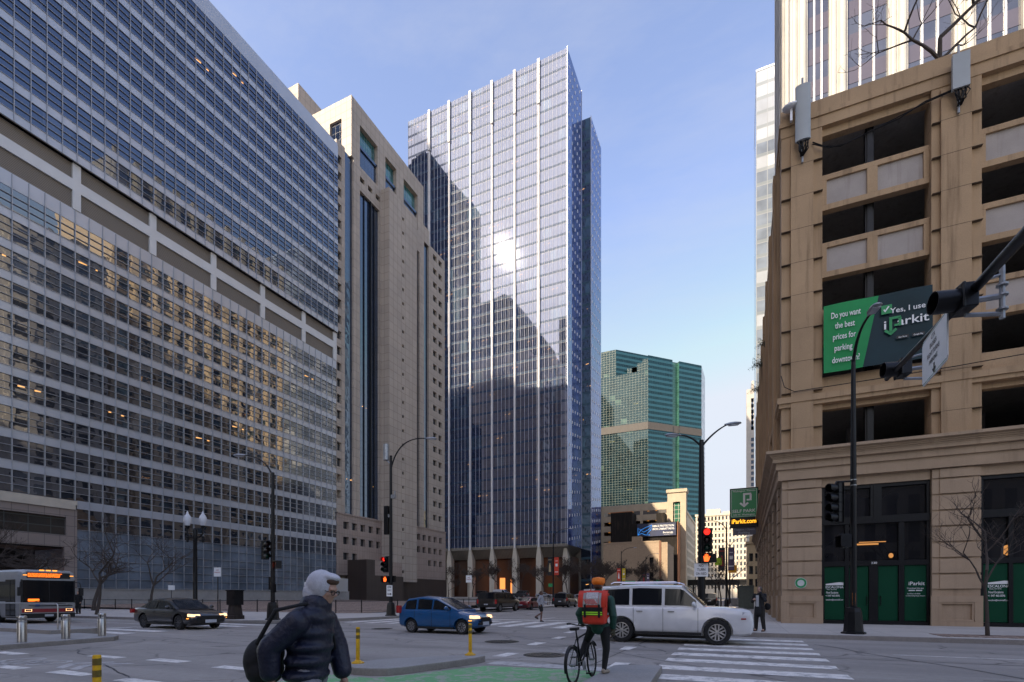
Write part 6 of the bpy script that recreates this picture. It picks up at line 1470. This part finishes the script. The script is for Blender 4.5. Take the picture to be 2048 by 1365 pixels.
def limb(b, pts, rs, n=12):
    pts = [Vector(p) for p in pts]
    b.tube(pts, rs, n)
    for p, r in zip(pts, rs): b.ball(p, r, 12, 8)
def hand(b, wrist, d, palm, side, curl=.5, k=1.0):
    """palm, four bent fingers and a thumb; d = direction of the fingers, palm = palm normal, side = thumb direction sign"""
    d = Vector(d).normalized(); pn = Vector(palm); pn = (pn-d*pn.dot(d)).normalized(); s = d.cross(pn)*side; wv = Vector(wrist)
    for q in (.02, .05, .08): b.ball(wv+d*q*k, (.034*k,)*3, 10, 7)
    for i, ln in enumerate((.070, .078, .072, .056)):
        o = s*(.030-.020*i)*k; p0 = wv+d*.085*k+o; a1 = curl*.8; p1 = p0+(d*math.cos(a1)+pn*math.sin(a1))*ln*.5*k; a2 = curl*2.0; p2 = p1+(d*math.cos(a2)+pn*math.sin(a2))*ln*.38*k; a3 = curl*2.9; p3 = p2+(d*math.cos(a3)+pn*math.sin(a3))*ln*.3*k
        limb(b, (p0, p1, p2, p3), [.0105*k, .010*k, .009*k, .0075*k], 8)
    p0 = wv+d*.03*k+s*.03*k; p1 = p0+(d*.5+s*.75+pn*.3).normalized()*.042*k; p2 = p1+(d*.85+s*.25+pn*.4).normalized()*.032*k
    limb(b, (p0, p1, p2), [.014*k, .012*k, .009*k], 8)
def head(b, c, rot, k=1.0):
    """skull, face with brow, nose, mouth, chin and ears; faces local +X before rot"""
    Mx = Matrix.Translation(c) @ rot @ Matrix.Scale(k, 4); R3 = (rot @ Matrix.Scale(k, 4)).to_3x3().to_4x4()
    P = lambda x, y, z: Mx @ Vector((x, y, z))
    def el(p, r): b.ball(P(*p), tuple(r), 14, 10, R3)
    el((-.012, 0, .03), (.098, .077, .098)); el((.02, 0, -.035), (.075, .062, .075)); el((.048, 0, -.078), (.038, .036, .030)); el((.075, 0, .022), (.022, .055, .016)); el((.075, 0, -.052), (.018, .028, .010)); el((.078, 0, -.064), (.014, .022, .008))
    b.tube([P(.082, 0, .01), P(.100, 0, -.012), P(.112, 0, -.026)], [.009*k, .012*k, .015*k], 8); el((.10, .012, -.03), (.010, .009, .008)); el((.10, -.012, -.03), (.010, .009, .008))
    for s in (-1, 1): el((-.012, s*.077, -.012), (.022, .010, .033)); el((.06, s*.042, -.02), (.028, .018, .022))
    return Mx
def face_bits(par, Mx, k=1.0, glasses=False):
    b = MB()
    for s in (-1, 1): b.ball(Mx @ Vector((.083, s*.032, .002)), (.008*k, .013*k, .007*k), 8, 6, Mx.to_3x3().to_4x4())
    if glasses:
        for s in (-1, 1):
            b.tube([Mx @ Vector((.100, s*.034+.024*math.cos(q), -.002+.018*math.sin(q))) for q in [2*PI*i/12 for i in range(13)]], .0035, 5); b.tube([Mx @ Vector((.098, s*.056, .002)), Mx @ Vector((-.01, s*.08, .002))], .003, 5)
        b.tube([Mx @ Vector((.102, -.012, .0)), Mx @ Vector((.102, .012, .0))], .003, 5)
    b.build('eyes', M['eye'], par, smooth=180)
def trousers(b, hips, kn, an, r=(.115, .085, .068), z_w=1.02, wx=0):
    for s in (0, 1): limb(b, (hips[s], kn[s], an[s]), [r[0], r[1], r[2]])
    c = (Vector(hips[0])+Vector(hips[1]))/2; b.ball(c+Vector((wx, 0, .03)), (.135, .175, .13), 14, 9)
def shoe(b, an, fwd, k=1.0, flat=True):
    f = Vector(fwd).normalized(); a = Vector(an)
    b.ball(a+Vector((0, 0, -.045))-f*.03, (.045*k, .042*k, .045*k), 10, 7); limb(b, (a+Vector((0, 0, -.055))-f*.03, a+Vector((0, 0, -.055))+f*.08, a+Vector((0, 0, -.066))+f*.15), [.04*k, .042*k, .032*k], 10)

# --- hooded pedestrian walking past in the foreground
t = thing('person', 'pedestrian in a navy quilted jacket and pale hood walking past in profile', 'person', (-3.2, 3.05, 0), R(20))
hips = ((.02, -.09, .90), (.02, .09, .90)); kn = ((.20, -.10, .50), (-.05, .09, .48)); an = ((.16, -.10, .10), (-.34, .09, .16))
hc = Vector((.15, 0, 1.60)); hr = Matrix.Rotation(R(-6), 4, 'Z') @ Matrix.Rotation(R(16), 4, 'Y')
b = MB(); hm = head(b, hc, hr, 1.0); limb(b, ((.06, 0, 1.40), (.12, 0, 1.52)), [.06, .058])
limb(b, (hips[0], kn[0], an[0]), [.08, .055, .042]); limb(b, (hips[1], kn[1], an[1]), [.08, .055, .042]); limb(b, ((0, 0, .92), (.02, 0, 1.15), (.05, 0, 1.36)), [.12, .12, .13])
limb(b, ((.05, .19, 1.38), (.12, .27, 1.12), (.20, .24, .88)), [.05, .045, .034]); hand(b, (.21, .24, .85), (.15, 0, -1), (.3, -1, 0), 1, .5)
limb(b, ((.03, -.19, 1.38), (-.17, -.25, 1.16), (-.16, -.24, .93)), [.05, .045, .034]); hand(b, (-.16, -.24, .90), (0, 0, -1), (0, 1, 0), 1, .7)
fused(b, 'body', M['skin'], t, .0075, 3)
face_bits(t, hm, 1, True)
b = MB()   # quilted jacket: bulging rings on the trunk and sleeves
limb(b, ((0, 0, .95), (.03, 0, 1.15), (.05, 0, 1.33)), [.165, .17, .165])
for i in range(5):
    z = .92+.112*i; f = i/4; b.ball((.0+.055*f, 0, z), (.182-.012*abs(i-2)/2, .238-.012*i, .072), 20, 10)
b.ball((.045, 0, 1.39), (.16, .21, .09), 18, 10); limb(b, ((.05, 0, 1.40), (.08, 0, 1.475)), [.135, .125])
def sleeve(pts, r0, r1, n=6):
    for p, q, k0 in zip(pts, pts[1:], (0, 1)):
        p, q = Vector(p), Vector(q)
        for i in range(n):
            f = (i+.5)/n; g = (k0+f)/2; r = r0+(r1-r0)*g; b.ball(p.lerp(q, f), (r, r, r), 12, 8)
sleeve(((.04, -.20, 1.36), (-.17, -.26, 1.15), (-.17, -.24, .95)), .10, .075, 6); sleeve(((.05, .20, 1.36), (.13, .28, 1.12), (.20, .24, .90)), .11, .08, 5)
fused(b, 'jacket', M['navy'], t, .011, 5)
b = MB(); b.ball(hc+Vector((-.035, 0, .035)), (.118, .105, .128), 18, 12, hr.to_3x3().to_4x4()); b.ball(hc+Vector((-.085, 0, -.03)), (.09, .095, .11), 16, 10); b.ball(hc+Vector((.055, 0, .10)), (.075, .08, .034), 14, 8, Matrix.Rotation(R(14), 4, 'Y')); hd = fused(b, 'hood', M['hood'], t, .01, 2)
b = MB(); b.ball(hc+Vector((.062, 0, .062)), (.05, .076, .034), 14, 8); b.build('hair', M['hair'], t, smooth=180)
b = MB(); trousers(b, hips, kn, an); fused(b, 'trousers', M['grey_cloth'], t, .014, 3)
for q in (0, 1): b = MB(); shoe(b, an[q], (1, 0, -.15 if q == 0 else -.6)); fused(b, 'shoe', M['black_shoe'], t, .01, 3)
bag = thing('shoulder_bag', 'black shoulder bag behind the hooded pedestrian', 'bag', (-3.2, 3.05, 0), R(20))
b = MB(); b.ball((-.33, -.08, 1.04), (.12, .17, .18), 18, 12); b.ball((-.30, -.08, .96), (.13, .18, .13), 16, 10); b.ball((-.27, -.08, 1.1), (.11, .15, .15), 14, 9); fused(b, 'bag_body', M['black_cloth'], bag, .013, 4)
b = MB(); b.tube([(-.3, -.2, 1.18), (-.12, -.25, 1.44), (.06, -.12, 1.49), (.16, .08, 1.36), (.15, .2, 1.1), (-.1, .2, .98), (-.3, .05, 1.02)], .016, 6); b.build('strap', M['black_cloth'], bag, smooth=60)

# --- cyclist waiting astride
t = thing('person', 'cyclist in a dark green jacket and orange helmet waiting with one foot on the island', 'person', (-2.36, 9.0, 0), R(88))
hips = ((0, -.10, 1.0), (.0, .10, 1.0)); kn = ((.03, -.13, .60), (.24, .30, .72)); an = ((.0, -.10, .25), (.06, .38, .42))
hc = Vector((.045, .02, 1.72)); hr = Matrix.Rotation(R(-4), 4, 'Z')
b = MB(); hm = head(b, hc, hr, .98); limb(b, ((0, .01, 1.53), (.03, .015, 1.64)), [.06, .056]); limb(b, ((0, 0, 1.0), (0, 0, 1.25), (0, 0, 1.46)), [.12, .12, .13])
limb(b, (hips[0], kn[0], an[0]), [.075, .05, .038]); limb(b, (hips[1], kn[1], an[1]), [.075, .05, .038])
LA = ((0, .19, 1.47), (.02, .38, 1.22), (.24, .42, 1.06)); RA = ((0, -.20, 1.47), (-.03, -.27, 1.2), (.06, -.25, .98))
limb(b, LA, [.05, .042, .033]); limb(b, RA, [.05, .042, .033]); hand(b, (.27, .42, 1.055), (.9, 0, -.25), (0, 0, -1), 1, 1.0); hand(b, (.06, -.25, .95), (.1, 0, -1), (.2, 1, 0), -1, .5)
fused(b, 'body', M['skin'], t, .0075, 3); face_bits(t, hm)
b = MB(); limb(b, ((0, 0, 1.0), (0, 0, 1.12), (0, 0, 1.3), (0, .0, 1.43)), [.155, .16, .17, .16]); b.ball((0, 0, 1.02), (.15, .205, .07), 16, 9); b.ball((0, .0, 1.40), (.13, .215, .11), 16, 9); limb(b, ((.0, .01, 1.5), (.02, .015, 1.61)), [.095, .085]); b.ball((-.02, .01, 1.575), (.10, .095, .07), 14, 8)
limb(b, LA, [.088, .070, .050]); limb(b, RA, [.088, .070, .050]); fused(b, 'jacket', M['green_cloth'], t, .011, 4)
b = MB(); trousers(b, hips, kn, an, (.10, .068, .046)); fused(b, 'leggings', M['black_cloth'], t, .011, 4)
for q, f in ((0, (1, -.25, 0)), (1, (1, .1, -.2))): b = MB(); shoe(b, an[q], f); fused(b, 'shoe', M['shoe'], t, .008, 3)
for (wr_, d_, p_, sd, cu) in (((.27, .42, 1.055), (.9, 0, -.25), (0, 0, -1), 1, 1.0), ((.06, -.25, .95), (.1, 0, -1), (.2, 1, 0), -1, .5)): b = MB(); hand(b, wr_, d_, p_, sd, cu, 1.14); b.ball(wr_, .042, 10, 7); fused(b, 'glove', M['glove'], t, .006, 2)
b = MB(); b.ball(hc+Vector((-.005, 0, .085)), (.142, .122, .085), 20, 12)
for i in range(9): q = 2*PI*i/9; b.ball(hc+Vector((.085*math.cos(q), .075*math.sin(q), .125)), (.05, .045, .035), 10, 7)
fused(b, 'helmet', M['orange_helmet'], t, .009, 3)
b = MB(); b.ball(hc+Vector((-.05, 0, -.0)), (.07, .076, .06), 12, 8); b.build('hair', M['hair'], t, smooth=180)
# roll-top backpack
t = thing('backpack', 'bright red roll-top backpack with silver panel and lime stripes on the cyclist', 'backpack', (-2.37, 8.80, 1.05), R(85))
b = MB(); b.loft([[Vector((x, y*k, z)) for x, y in ((.06, -.2), (.06, .2), (-.11*kx, .2), (-.15*kx, .12), (-.15*kx, -.12), (-.11*kx, -.2))] for z, k, kx in ((0, .80, .8), (.03, .98, 1), (.2, 1.0, 1.05), (.38, 1.02, 1), (.50, 1.08, .8), (.56, 1.1, .55))]); b.build('pack_body', M['red_pack'], t, bevel=.012, smooth=40)
b = MB(); b.loft([[Vector((-.06-.085*kx, y, z)) for y, z in ((-.262, z0), (.262, z0))] + [Vector((-.045-.08*kx, y, z)) for y, z in ((.262, z0), (-.262, z0))] for z0, kx in ((.30, 1.25), (.36, 1.35), (.46, 1.2), (.55, .8), (.59, .3))]); b.build('flap', M['red_pack'], t, smooth=40)
b = MB(); b.loft([[Vector((-.069-.085*kx, y, z0)) for y in (-.115, .115)] + [Vector((-.06-.08*kx, y, z0)) for y in (.115, -.115)] for z0, kx in ((.34, 1.36), (.46, 1.24), (.56, .8))]); pa = b.build('clear_pocket', None or plain('crinkled_silver_film', (.5, .46, .46), .25, .4, .35, 40, .6), t)
b = MB(); r_ = random.Random(4)
for i in range(7): y = -.1+.03*i; b.tube([(-.186, y, .35), (-.184, y+.04, .40), (-.176, y+.08, .44)], .006, 4)
b.build('red_lettering', M['red_pack'], pa)
for s in (-1, 1): b = MB(); b.loft([[Vector((-.072-.085*kx, s*.145-.02, z0)), Vector((-.072-.085*kx, s*.145+.02, z0)), Vector((-.06-.08*kx, s*.145+.02, z0)), Vector((-.06-.08*kx, s*.145-.02, z0))] for z0, kx in ((.30, 1.25), (.36, 1.35), (.46, 1.2), (.55, .8))]); b.build('silver_strip', M['silver_tape'], t)
b = MB(); b.box(-.168, -.15, -.185, .185, .155, .30); b.build('dark_panel', M['dark_jacket'], t, bevel=.004)
b = MB(); b.box(-.173, -.166, -.183, .183, .165, .188); b.box(-.173, -.166, -.183, .183, .20, .222); b.build('lime_stripe', M['lime'], t)
for s in (-1, 1): b = MB(); b.box(-.185, -.17, s*.13-.018, s*.13+.018, .12, .36); b.box(-.195, -.18, s*.13-.025, s*.13+.025, .25, .30); b.build('buckle_strap', M['black_cloth'], t)
for s in (-1, 1): b = MB(); b.tube([(.0, s*.11, .54), (.1, s*.13, .59), (.26, s*.15, .52), (.30, s*.16, .36), (.2, s*.19, .16), (.05, s*.17, .08)], .02, 6); b.build('shoulder_strap', M['red_pack'], t, smooth=60)
# the bicycle
t = thing('bicycle', 'black city bicycle with mudguards leaning between the cyclist and the green lane', 'bicycle', (-2.66, 8.46, .006), R(87))
t.rotation_euler.x = R(-3)
WR = .335
M['spoke'] = plain('thin_spokes', (.3, .3, .3), .35, .8)
def bwheel(x, steer=0):
    w_ = bpy.data.objects.new('wheel', None); COL.objects.link(w_); w_.parent = t; w_.location = (x, 0, WR); w_.rotation_euler.z = steer
    circ = lambda r: [(r*math.cos(2*PI*i/36), 0, r*math.sin(2*PI*i/36)) for i in range(37)]
    b = MB(); b.tube(circ(WR-.018), .018, 8, False); b.build('tyre', M['rubber'], w_, smooth=60)
    b = MB(); b.tube(circ(WR-.042), .011, 6, False); b.build('rim', M['black_metal'], w_, smooth=60)
    b = MB(); b.cyl((0, -.05, 0), (0, .05, 0), .022, None, 10)
    for i in range(28):
        q = 2*PI*i/28; s = (-1)**i; b.tube([(.02*math.cos(q+1.2*s), s*.03, .02*math.sin(q+1.2*s)), ((WR-.045)*math.cos(q), 0, (WR-.045)*math.sin(q))], .0016, 3)
    b.build('spokes', M['spoke'], w_)
bwheel(0); bwheel(1.02, R(4))
BB, ST, HT, HB = (.44, 0, .29), (.26, 0, .83), (.86, 0, .86), (.90, 0, .68)
b = MB()
for p, q, r in ((BB, ST, .016), (BB, HB, .018), ((.28, 0, .78), HT, .016), (HT, HB, .018)): b.cyl(p, q, r, None, 10)
for s in (-1, 1): b.cyl((0, s*.06, WR), (.43, s*.04, .29), .010, None, 8); b.cyl((0, s*.06, WR), (.28, s*.02, .77), .009, None, 8); b.cyl((1.02, s*.05, WR), (.91, s*.03, .66), .012, None, 8)
b.build('frame', M['black_metal'], t, smooth=50)
b = MB(); b.loft([[Vector((x, y*w_, z)) for y, z in ((-1, .965), (-.7, .98), (.7, .98), (1, .965), (.7, .935), (-.7, .935))] for x, w_ in ((.10, .075), (.16, .075), (.24, .05), (.33, .022), (.38, .016))]); b.cyl(ST, (.235, 0, .94), .013, None, 8); b.build('saddle', M['black_cloth'], t, smooth=50)
b = MB(); b.cyl(HT, (.84, 0, .98), .014, None, 8); b.tube([(.72, -.28, 1.03), (.82, -.2, 1.0), (.86, -.06, .99), (.86, .06, .99), (.82, .2, 1.0), (.72, .28, 1.03)], .012, 8); b.build('handlebar', M['black_metal'], t, smooth=60)
b = MB()
for s in (-1, 1): b.tube([(.72, s*.28, 1.03), (.62, s*.31, 1.035)], .017, 8)
b.build('grips', M['rubber'], t)
b = MB()
for x0, q0, q1 in ((0, 20, 200), (1.02, 40, 175)):
    b.loft([[Vector((x0+(WR+.02)*math.cos(R(q)), s, WR+(WR+.02)*math.sin(R(q)))) for s in (-.026, 0, .026)] for q in range(q0, q1, 8)], caps=False, closed=False)
b.build('mudguards', M['black_metal'], t)
b = MB(); b.lathe([(.085, -.004), (.085, .004)], 20, Matrix.Translation((.44, -.05, .29)) @ Matrix.Rotation(R(90), 4, 'X')); b.tube([(.44, -.07, .29), (.50, -.07, .14)], .011, 6); b.tube([(.44, .07, .29), (.38, .07, .44)], .011, 6); b.tube([(0, -.05, WR+.03), (.44, -.05, .375)], .004, 4); b.tube([(0, -.05, WR-.03), (.44, -.05, .205)], .004, 4); b.build('crankset', M['grey_metal'], t)
for x, y, z in ((.50, -.12, .14), (.38, .12, .44)): b = MB(); b.box(x-.05, x+.05, y-.045, y+.045, z-.012, z+.012); b.build('pedal', M['black_metal'], t)

def walker(label, loc, rz, jacket, trs, skin='skin', hairm='hair', pose='walk', group=None, bare=False, shoes='black_shoe', k=1.0):
    t = thing('person', label, 'person', loc, rz, group)
    if pose == 'walk': hips, kn, an = ((0, -.09, .93), (0, .09, .93)), ((.06, -.09, .52), (.02, .09, .50)), ((.02, -.09, .10), (-.32, .09, .30)); LA, RA = ((0, .2, 1.42), (.1, .24, 1.16), (.3, .18, 1.05)), ((0, -.2, 1.42), (-.14, -.24, 1.18), (-.02, -.22, .98))
    elif pose == 'phone': hips, kn, an = ((0, -.09, .93), (0, .09, .93)), ((.03, -.13, .52), (.03, .13, .52)), ((.0, -.16, .10), (.0, .17, .10)); LA, RA = ((0, .2, 1.42), (.14, .30, 1.22), (.13, .11, 1.53)), ((0, -.2, 1.42), (.05, -.27, 1.17), (.24, -.12, 1.24))
    else: hips, kn, an = ((0, -.09, .93), (0, .09, .93)), ((.02, -.10, .52), (.02, .10, .52)), ((.0, -.10, .10), (.0, .10, .10)); LA, RA = ((0, .2, 1.42), (-.02, .25, 1.16), (.08, .23, .93)), ((0, -.2, 1.42), (-.02, -.25, 1.16), (.08, -.23, .93))
    hc = Vector((.03, 0, 1.63)); hr = Matrix.Rotation(R(15 if pose == 'phone' else 0), 4, 'Z')
    b = MB(); hm = head(b, hc, hr, 1.0); limb(b, ((0, 0, 1.46), (.02, 0, 1.56)), [.06, .056]); limb(b, ((0, 0, .95), (0, 0, 1.2), (0, 0, 1.4)), [.12, .12, .13])
    for q in (0, 1): limb(b, (hips[q], kn[q], an[q]), [.088, .06, .04]); limb(b, (an[q], Vector(an[q])+Vector((.1, 0, -.05))), [.04, .035])
    limb(b, LA, [.05, .043, .033]); limb(b, RA, [.05, .043, .033])
    for A_, sd in ((LA, 1), (RA, -1)):
        d = (Vector(A_[2])-Vector(A_[1])).normalized(); hand(b, Vector(A_[2]), d, Vector((0, -sd, 0)) if abs(d.y) < .8 else Vector((-1, 0, 0)), 1 if sd < 0 else -1, .7)
    fused(b, 'body', M[skin], t, .009, 3); face_bits(t, hm)
    b = MB(); limb(b, ((0, 0, .93), (0, 0, 1.1), (0, 0, 1.26), (0, 0, 1.38)), [.155, .155, .165, .155]); b.ball((0, 0, 1.37), (.125, .215, .09), 16, 9); b.ball((0, 0, .92), (.15, .19, .08), 14, 8); b.ball((0, 0, 1.47), (.085, .09, .05), 12, 8)
    limb(b, LA, [.08, .066, .05]); limb(b, RA, [.08, .066, .05]); fused(b, 'jacket', M[jacket], t, .014, 4)
    b = MB()
    if bare: limb(b, (hips[0], Vector(hips[0]).lerp(Vector(kn[0]), .65)), [.115, .10]); limb(b, (hips[1], Vector(hips[1]).lerp(Vector(kn[1]), .65)), [.115, .10]); b.ball((0, 0, .95), (.14, .18, .1), 14, 8); fused(b, 'shorts', M[trs], t, .014, 3)
    else: trousers(b, hips, kn, an); fused(b, 'trousers', M[trs], t, .014, 3)
    for q in (0, 1): b = MB(); shoe(b, an[q], (1, 0, -.5 if pose == 'walk' and q else 0)); fused(b, 'shoe', M[shoes], t, .012, 3)
    b = MB(); b.ball(hc+Vector((-.025, 0, .05)), (.098, .086, .088), 14, 9); b.ball(hc+Vector((-.055, 0, -.01)), (.06, .08, .08), 12, 8); fused(b, 'hair', M[hairm], t, .012, 3)
    if k != 1: t.scale = (k, k, k)
    return t
walker('runner in a grey sweatshirt and black shorts crossing the far crosswalk', (-10.9, 28.2, 0), R(10), 'light_grey', 'black_cloth', 'skin_dark', 'hair', 'walk', None, True, 'black_shoe', 1.04)
mn = walker('man in a charcoal jacket talking on a phone at the garage corner', (.62, 22.2, .15), R(-122), 'dark_jacket', 'brown_trs', 'skin', 'grey_hair', 'phone', None, False, 'brown_shoe')
b = MB(); b.loft([[Vector((x, y, z)) for x, y in ((.172, -.06), (.19, 0), (.172, .06), (.12, 0))] for z in (.98, 1.15, 1.3, 1.42)]); b.build('shirt', M['shirt'], mn, smooth=60)
b = MB(); limb(b, ((0, 0, .92), (0, 0, .74)), [.17, .175]); fused(b, 'coat_skirt', M['dark_jacket'], mn, .016, 3)
ph = thing('phone', 'black phone held to the ear of the man in the charcoal jacket', 'phone', (.62, 22.2, .15), R(-122)); b = MB(); b.box(-.035, .035, -.005, .005, -.07, .07, Matrix.Translation((.10, .115, 1.63)) @ Matrix.Rotation(R(20), 4, 'Y')); b.build('phone_body', M['black_paint'], ph, bevel=.004)
sb = thing('satchel', 'dark satchel hanging behind the man on the phone', 'bag', (.62, 22.2, .15), R(-122)); b = MB(); b.ball((-.12, .24, .98), (.07, .13, .14), 12, 8); b.tube([(-.1, .2, 1.1), (-.05, .12, 1.48), (.1, -.05, 1.42), (.14, -.18, 1.15)], .014, 5); fused(b, 'satchel_body', M['black_cloth'], sb, .012, 3)
walker('person in dark winter clothes standing on the pavement behind the bus', (-46.2, 21.7, .15), R(-60), 'black_cloth', 'black_cloth', 'skin', 'hair', 'stand')
fp = walker('distant person in black walking away with a red bag on the garage pavement', (.2, 92, .15), R(90), 'black_cloth', 'black_cloth', 'skin', 'hair', 'walk')
rb = thing('red_bag', 'small red bag carried by the distant person in black', 'bag', (.2, 92, .15), R(90)); b = MB(); b.ball((.1, -.26, .62), (.16, .08, .18), 12, 8); b.tube([(.05, -.24, .75), (.0, -.22, .93), (.12, -.24, .76)], .012, 5); b.build('bag_body', M['red_pack'], rb, smooth=180)
walker('distant person in a yellow safety vest near the concrete planter', (-.2, 101, .15), R(-80), 'lime', 'black_cloth', 'skin', 'hair', 'stand')
# ================================================================== 11. bare winter trees
def bare_tree(seed, h, spread=.55, trunk=.09, fork=.35, lean=0, depth=5, droop=0, rmin=.004):
    r = random.Random(seed); tr, cr = MB(), MB()
    def grow(p, d, ln, rad, k):
        n = 4; pts = [p]; q = p.copy(); dd = d.copy()
        for i in range(n):
            dd = (dd+Vector((r.uniform(-1, 1), r.uniform(-1, 1), r.uniform(-.5, .8)))*.16+Vector((0, 0, .05-droop*k*.03))).normalized(); q = q+dd*ln/n; pts.append(q.copy())
        tgt = tr if k <= 1 else cr
        tgt.tube(pts, [max(rmin, rad*(1-.45*i/n)) for i in range(n+1)], 8 if k == 0 else (5 if k < 3 else 3), caps=k < 2)
        if k >= depth: return
        m = 3 if k == 0 else r.choice((2, 3, 3))
        for i in range(m+(1 if k in (1, 2) else 0)):
            f = r.uniform(.45, 1) if i else 1; b0 = pts[min(n, max(1, int(round(f*n))))]
            a = r.uniform(0, 2*PI); s = Vector((math.cos(a), math.sin(a), r.uniform(-.1, .5)))
            nd = (dd*(1-spread*r.uniform(.6, 1.2))+s*spread*r.uniform(.7, 1.2)).normalized()
            grow(b0, nd, ln*r.uniform(.55, .8) if k else h*fork*r.uniform(.75, 1.1), rad*(.62 if i else .7)*r.uniform(.75, 1), k+1)
    grow(Vector((0, 0, 0)), Vector((lean, 0, 1)).normalized(), h*.42, trunk, 0)
    return tr.mesh('trunk', M['bark'], smooth=60, recalc=False), cr.mesh('crown', M['twig'], recalc=False)
kinds = [bare_tree(11, 6.0, .55, .075, .27), bare_tree(23, 7.5, .6, .12, .30), bare_tree(35, 8.5, .5, .14, .30, 0, 6), bare_tree(47, 6.5, .62, .10, .28, .05, 5), bare_tree(58, 7.0, .7, .16, .28, 0, 6, 1.0),
         bare_tree(71, 8.0, .6, .13, .32, 0, 6, 0, .028), bare_tree(82, 8.5, .55, .14, .32, 0, 6, 0, .028), bare_tree(93, 7.5, .65, .15, .32, 0, 6, .5, .028)]
def tree(kind, loc, rz, s, label, name='bare_tree', group=None):
    t = thing(name, label, 'tree', loc, R(rz), group); t.scale = (s, s, s)
    inst(kinds[kind][0], 'trunk', t); inst(kinds[kind][1], 'crown', t); return t
tree(0, (7.75, 22.9, .15), 40, .9, 'bare sapling in a pavement pit before the second shop window', 'sapling')
t = thing('tree_pit', 'dark soil pit at the foot of the bare sapling', 'tree pit', (7.75, 22.7, .15)); b = MB(); b.box(-1.5, 1.2, -.75, .7, -.02, .012); b.build('soil', M['mulch'], t); 
tree(1, (-43.6, 21.6, .15), 10, .98, 'bare street tree between the bus and the black sedan')
tree(3, (-40.5, 23.6, .15), 200, 1.06, 'bare street tree behind the black sedan near the twin globe lamp')
tree(2, (-74, 24.5, .15), 80, 1.0, 'bare tree behind the bus front corner'); tree(4, (-60, 25, .15), 10, 1.15, 'dense bare tree behind the bus roof'); tree(4, (-56, 27.5, .15), 150, 1.1, 'tangled bare tree before the dark passage'); tree(2, (-67, 25, .15), 250, 1.1, 'bare tree at the edge of the frame beyond the bus'); tree(4, (-63.5, 28.3, .15), 290, 1.15, 'low spreading bare tree against the granite arcade')
rr_ = random.Random(9)
GT = 'bare trees before the glass tower lobby'
LBL = ['bare tree in front of the first pale lobby column', 'bare tree between the second and third lobby columns', 'bare tree before the glowing lobby doors', 'bare tree beside the fourth lobby column', 'bare tree behind the runner', 'bare tree behind the red street lamp banner', 'bare tree at the corner of the glass tower', 'bare tree by the tower corner column', 'bare tree nearer the iron railing', 'bare tree behind the cyclist helmet',
       'bare tree between the glass tower and the beige brick building', 'bare tree in front of the beige brick wall', 'bare tree under the fire escape', 'bare tree before the brown brick pier']
for i, (x, y, s, kd) in enumerate(((-92, 150, 1.2, 3), (-82, 149, 1.35, 4), (-73, 150, 1.4, 2), (-64, 148, 1.25, 3), (-56, 147, 1.4, 4), (-47, 139, 1.3, 2), (-50, 152, 1.45, 4), (-42, 150, 1.3, 2), (-34, 122, 1.15, 3), (-36, 142, 1.45, 4), (-40, 160, 1.35, 4), (-34, 161, 1.3, 2), (-30, 159, 1.25, 2), (-26, 158, 1.2, 3))):
    tree(kd+3, (x, y, 1.1 if y > 128 else .15), rr_.uniform(0, 360), s, LBL[i], 'bare_tree', GT)
tree(3, (-2.0, 56, .15), 30, .95, 'slim bare tree by the lamp with dark banners'); tree(2, (-1.9, 88, .15), 120, .9, 'bare tree farther along the garage side pavement')
tree(1, (9.0, 31.7, 25.2), 20, 1.35, 'large bare tree growing on the garage roof behind the parapet', 'rooftop_tree'); 
# shrubs on the edge of the garage roof
def shrub_mesh(seed):
    r = random.Random(seed); b = MB()
    for i in range(26):
        a, e = r.uniform(0, 2*PI), r.uniform(.1, 1.3); d = Vector((math.cos(a)*math.cos(e), math.sin(a)*math.cos(e), math.sin(e))); p = Vector((0, 0, 0)); pts = [p]
        for k in range(4): d = (d+Vector((r.uniform(-1, 1), r.uniform(-1, 1), r.uniform(-1, .6)))*.35).normalized(); p = p+d*r.uniform(.25, .5); pts.append(p.copy())
        b.tube(pts, [.02, .016, .012, .008, .005], 3, False)
        for q in pts[1:]:
            for j in range(5):
                c = q+Vector((r.uniform(-.2, .2), r.uniform(-.2, .2), r.uniform(-.2, .2))); u = Vector((r.uniform(-1, 1), r.uniform(-1, 1), r.uniform(-1, 1))).normalized()*.06; v = u.orthogonal().normalized()*.04; b.quad(c-u-v, c+u-v, c+u+v, c-u+v)
    return b.mesh('foliage', plain('dry_shrub_leaves_%d' % seed, (.07, .075, .045), .8, 0, .4, 3), recalc=False)
sm = shrub_mesh(3)
for y, z, s, lb in ((43, 20.5, .5, 'nearest straggly shrub hanging on the garage flank'), (52, 22.6, .7, 'largest straggly shrub on the edge of the garage roof'), (62, 24.0, .7, 'high straggly shrub at the far end of the garage roof')):
    t = thing('shrub', lb, 'shrub', (1.75, y, z)); t.scale = (s, s, s); inst(sm, 'foliage', t)
for o in list(bpy.data.objects):
    if o.name.startswith('green_tower'):
        o.location = (-66, 420, 0)
        for c in o.children: c.location = (66, -420, 0)
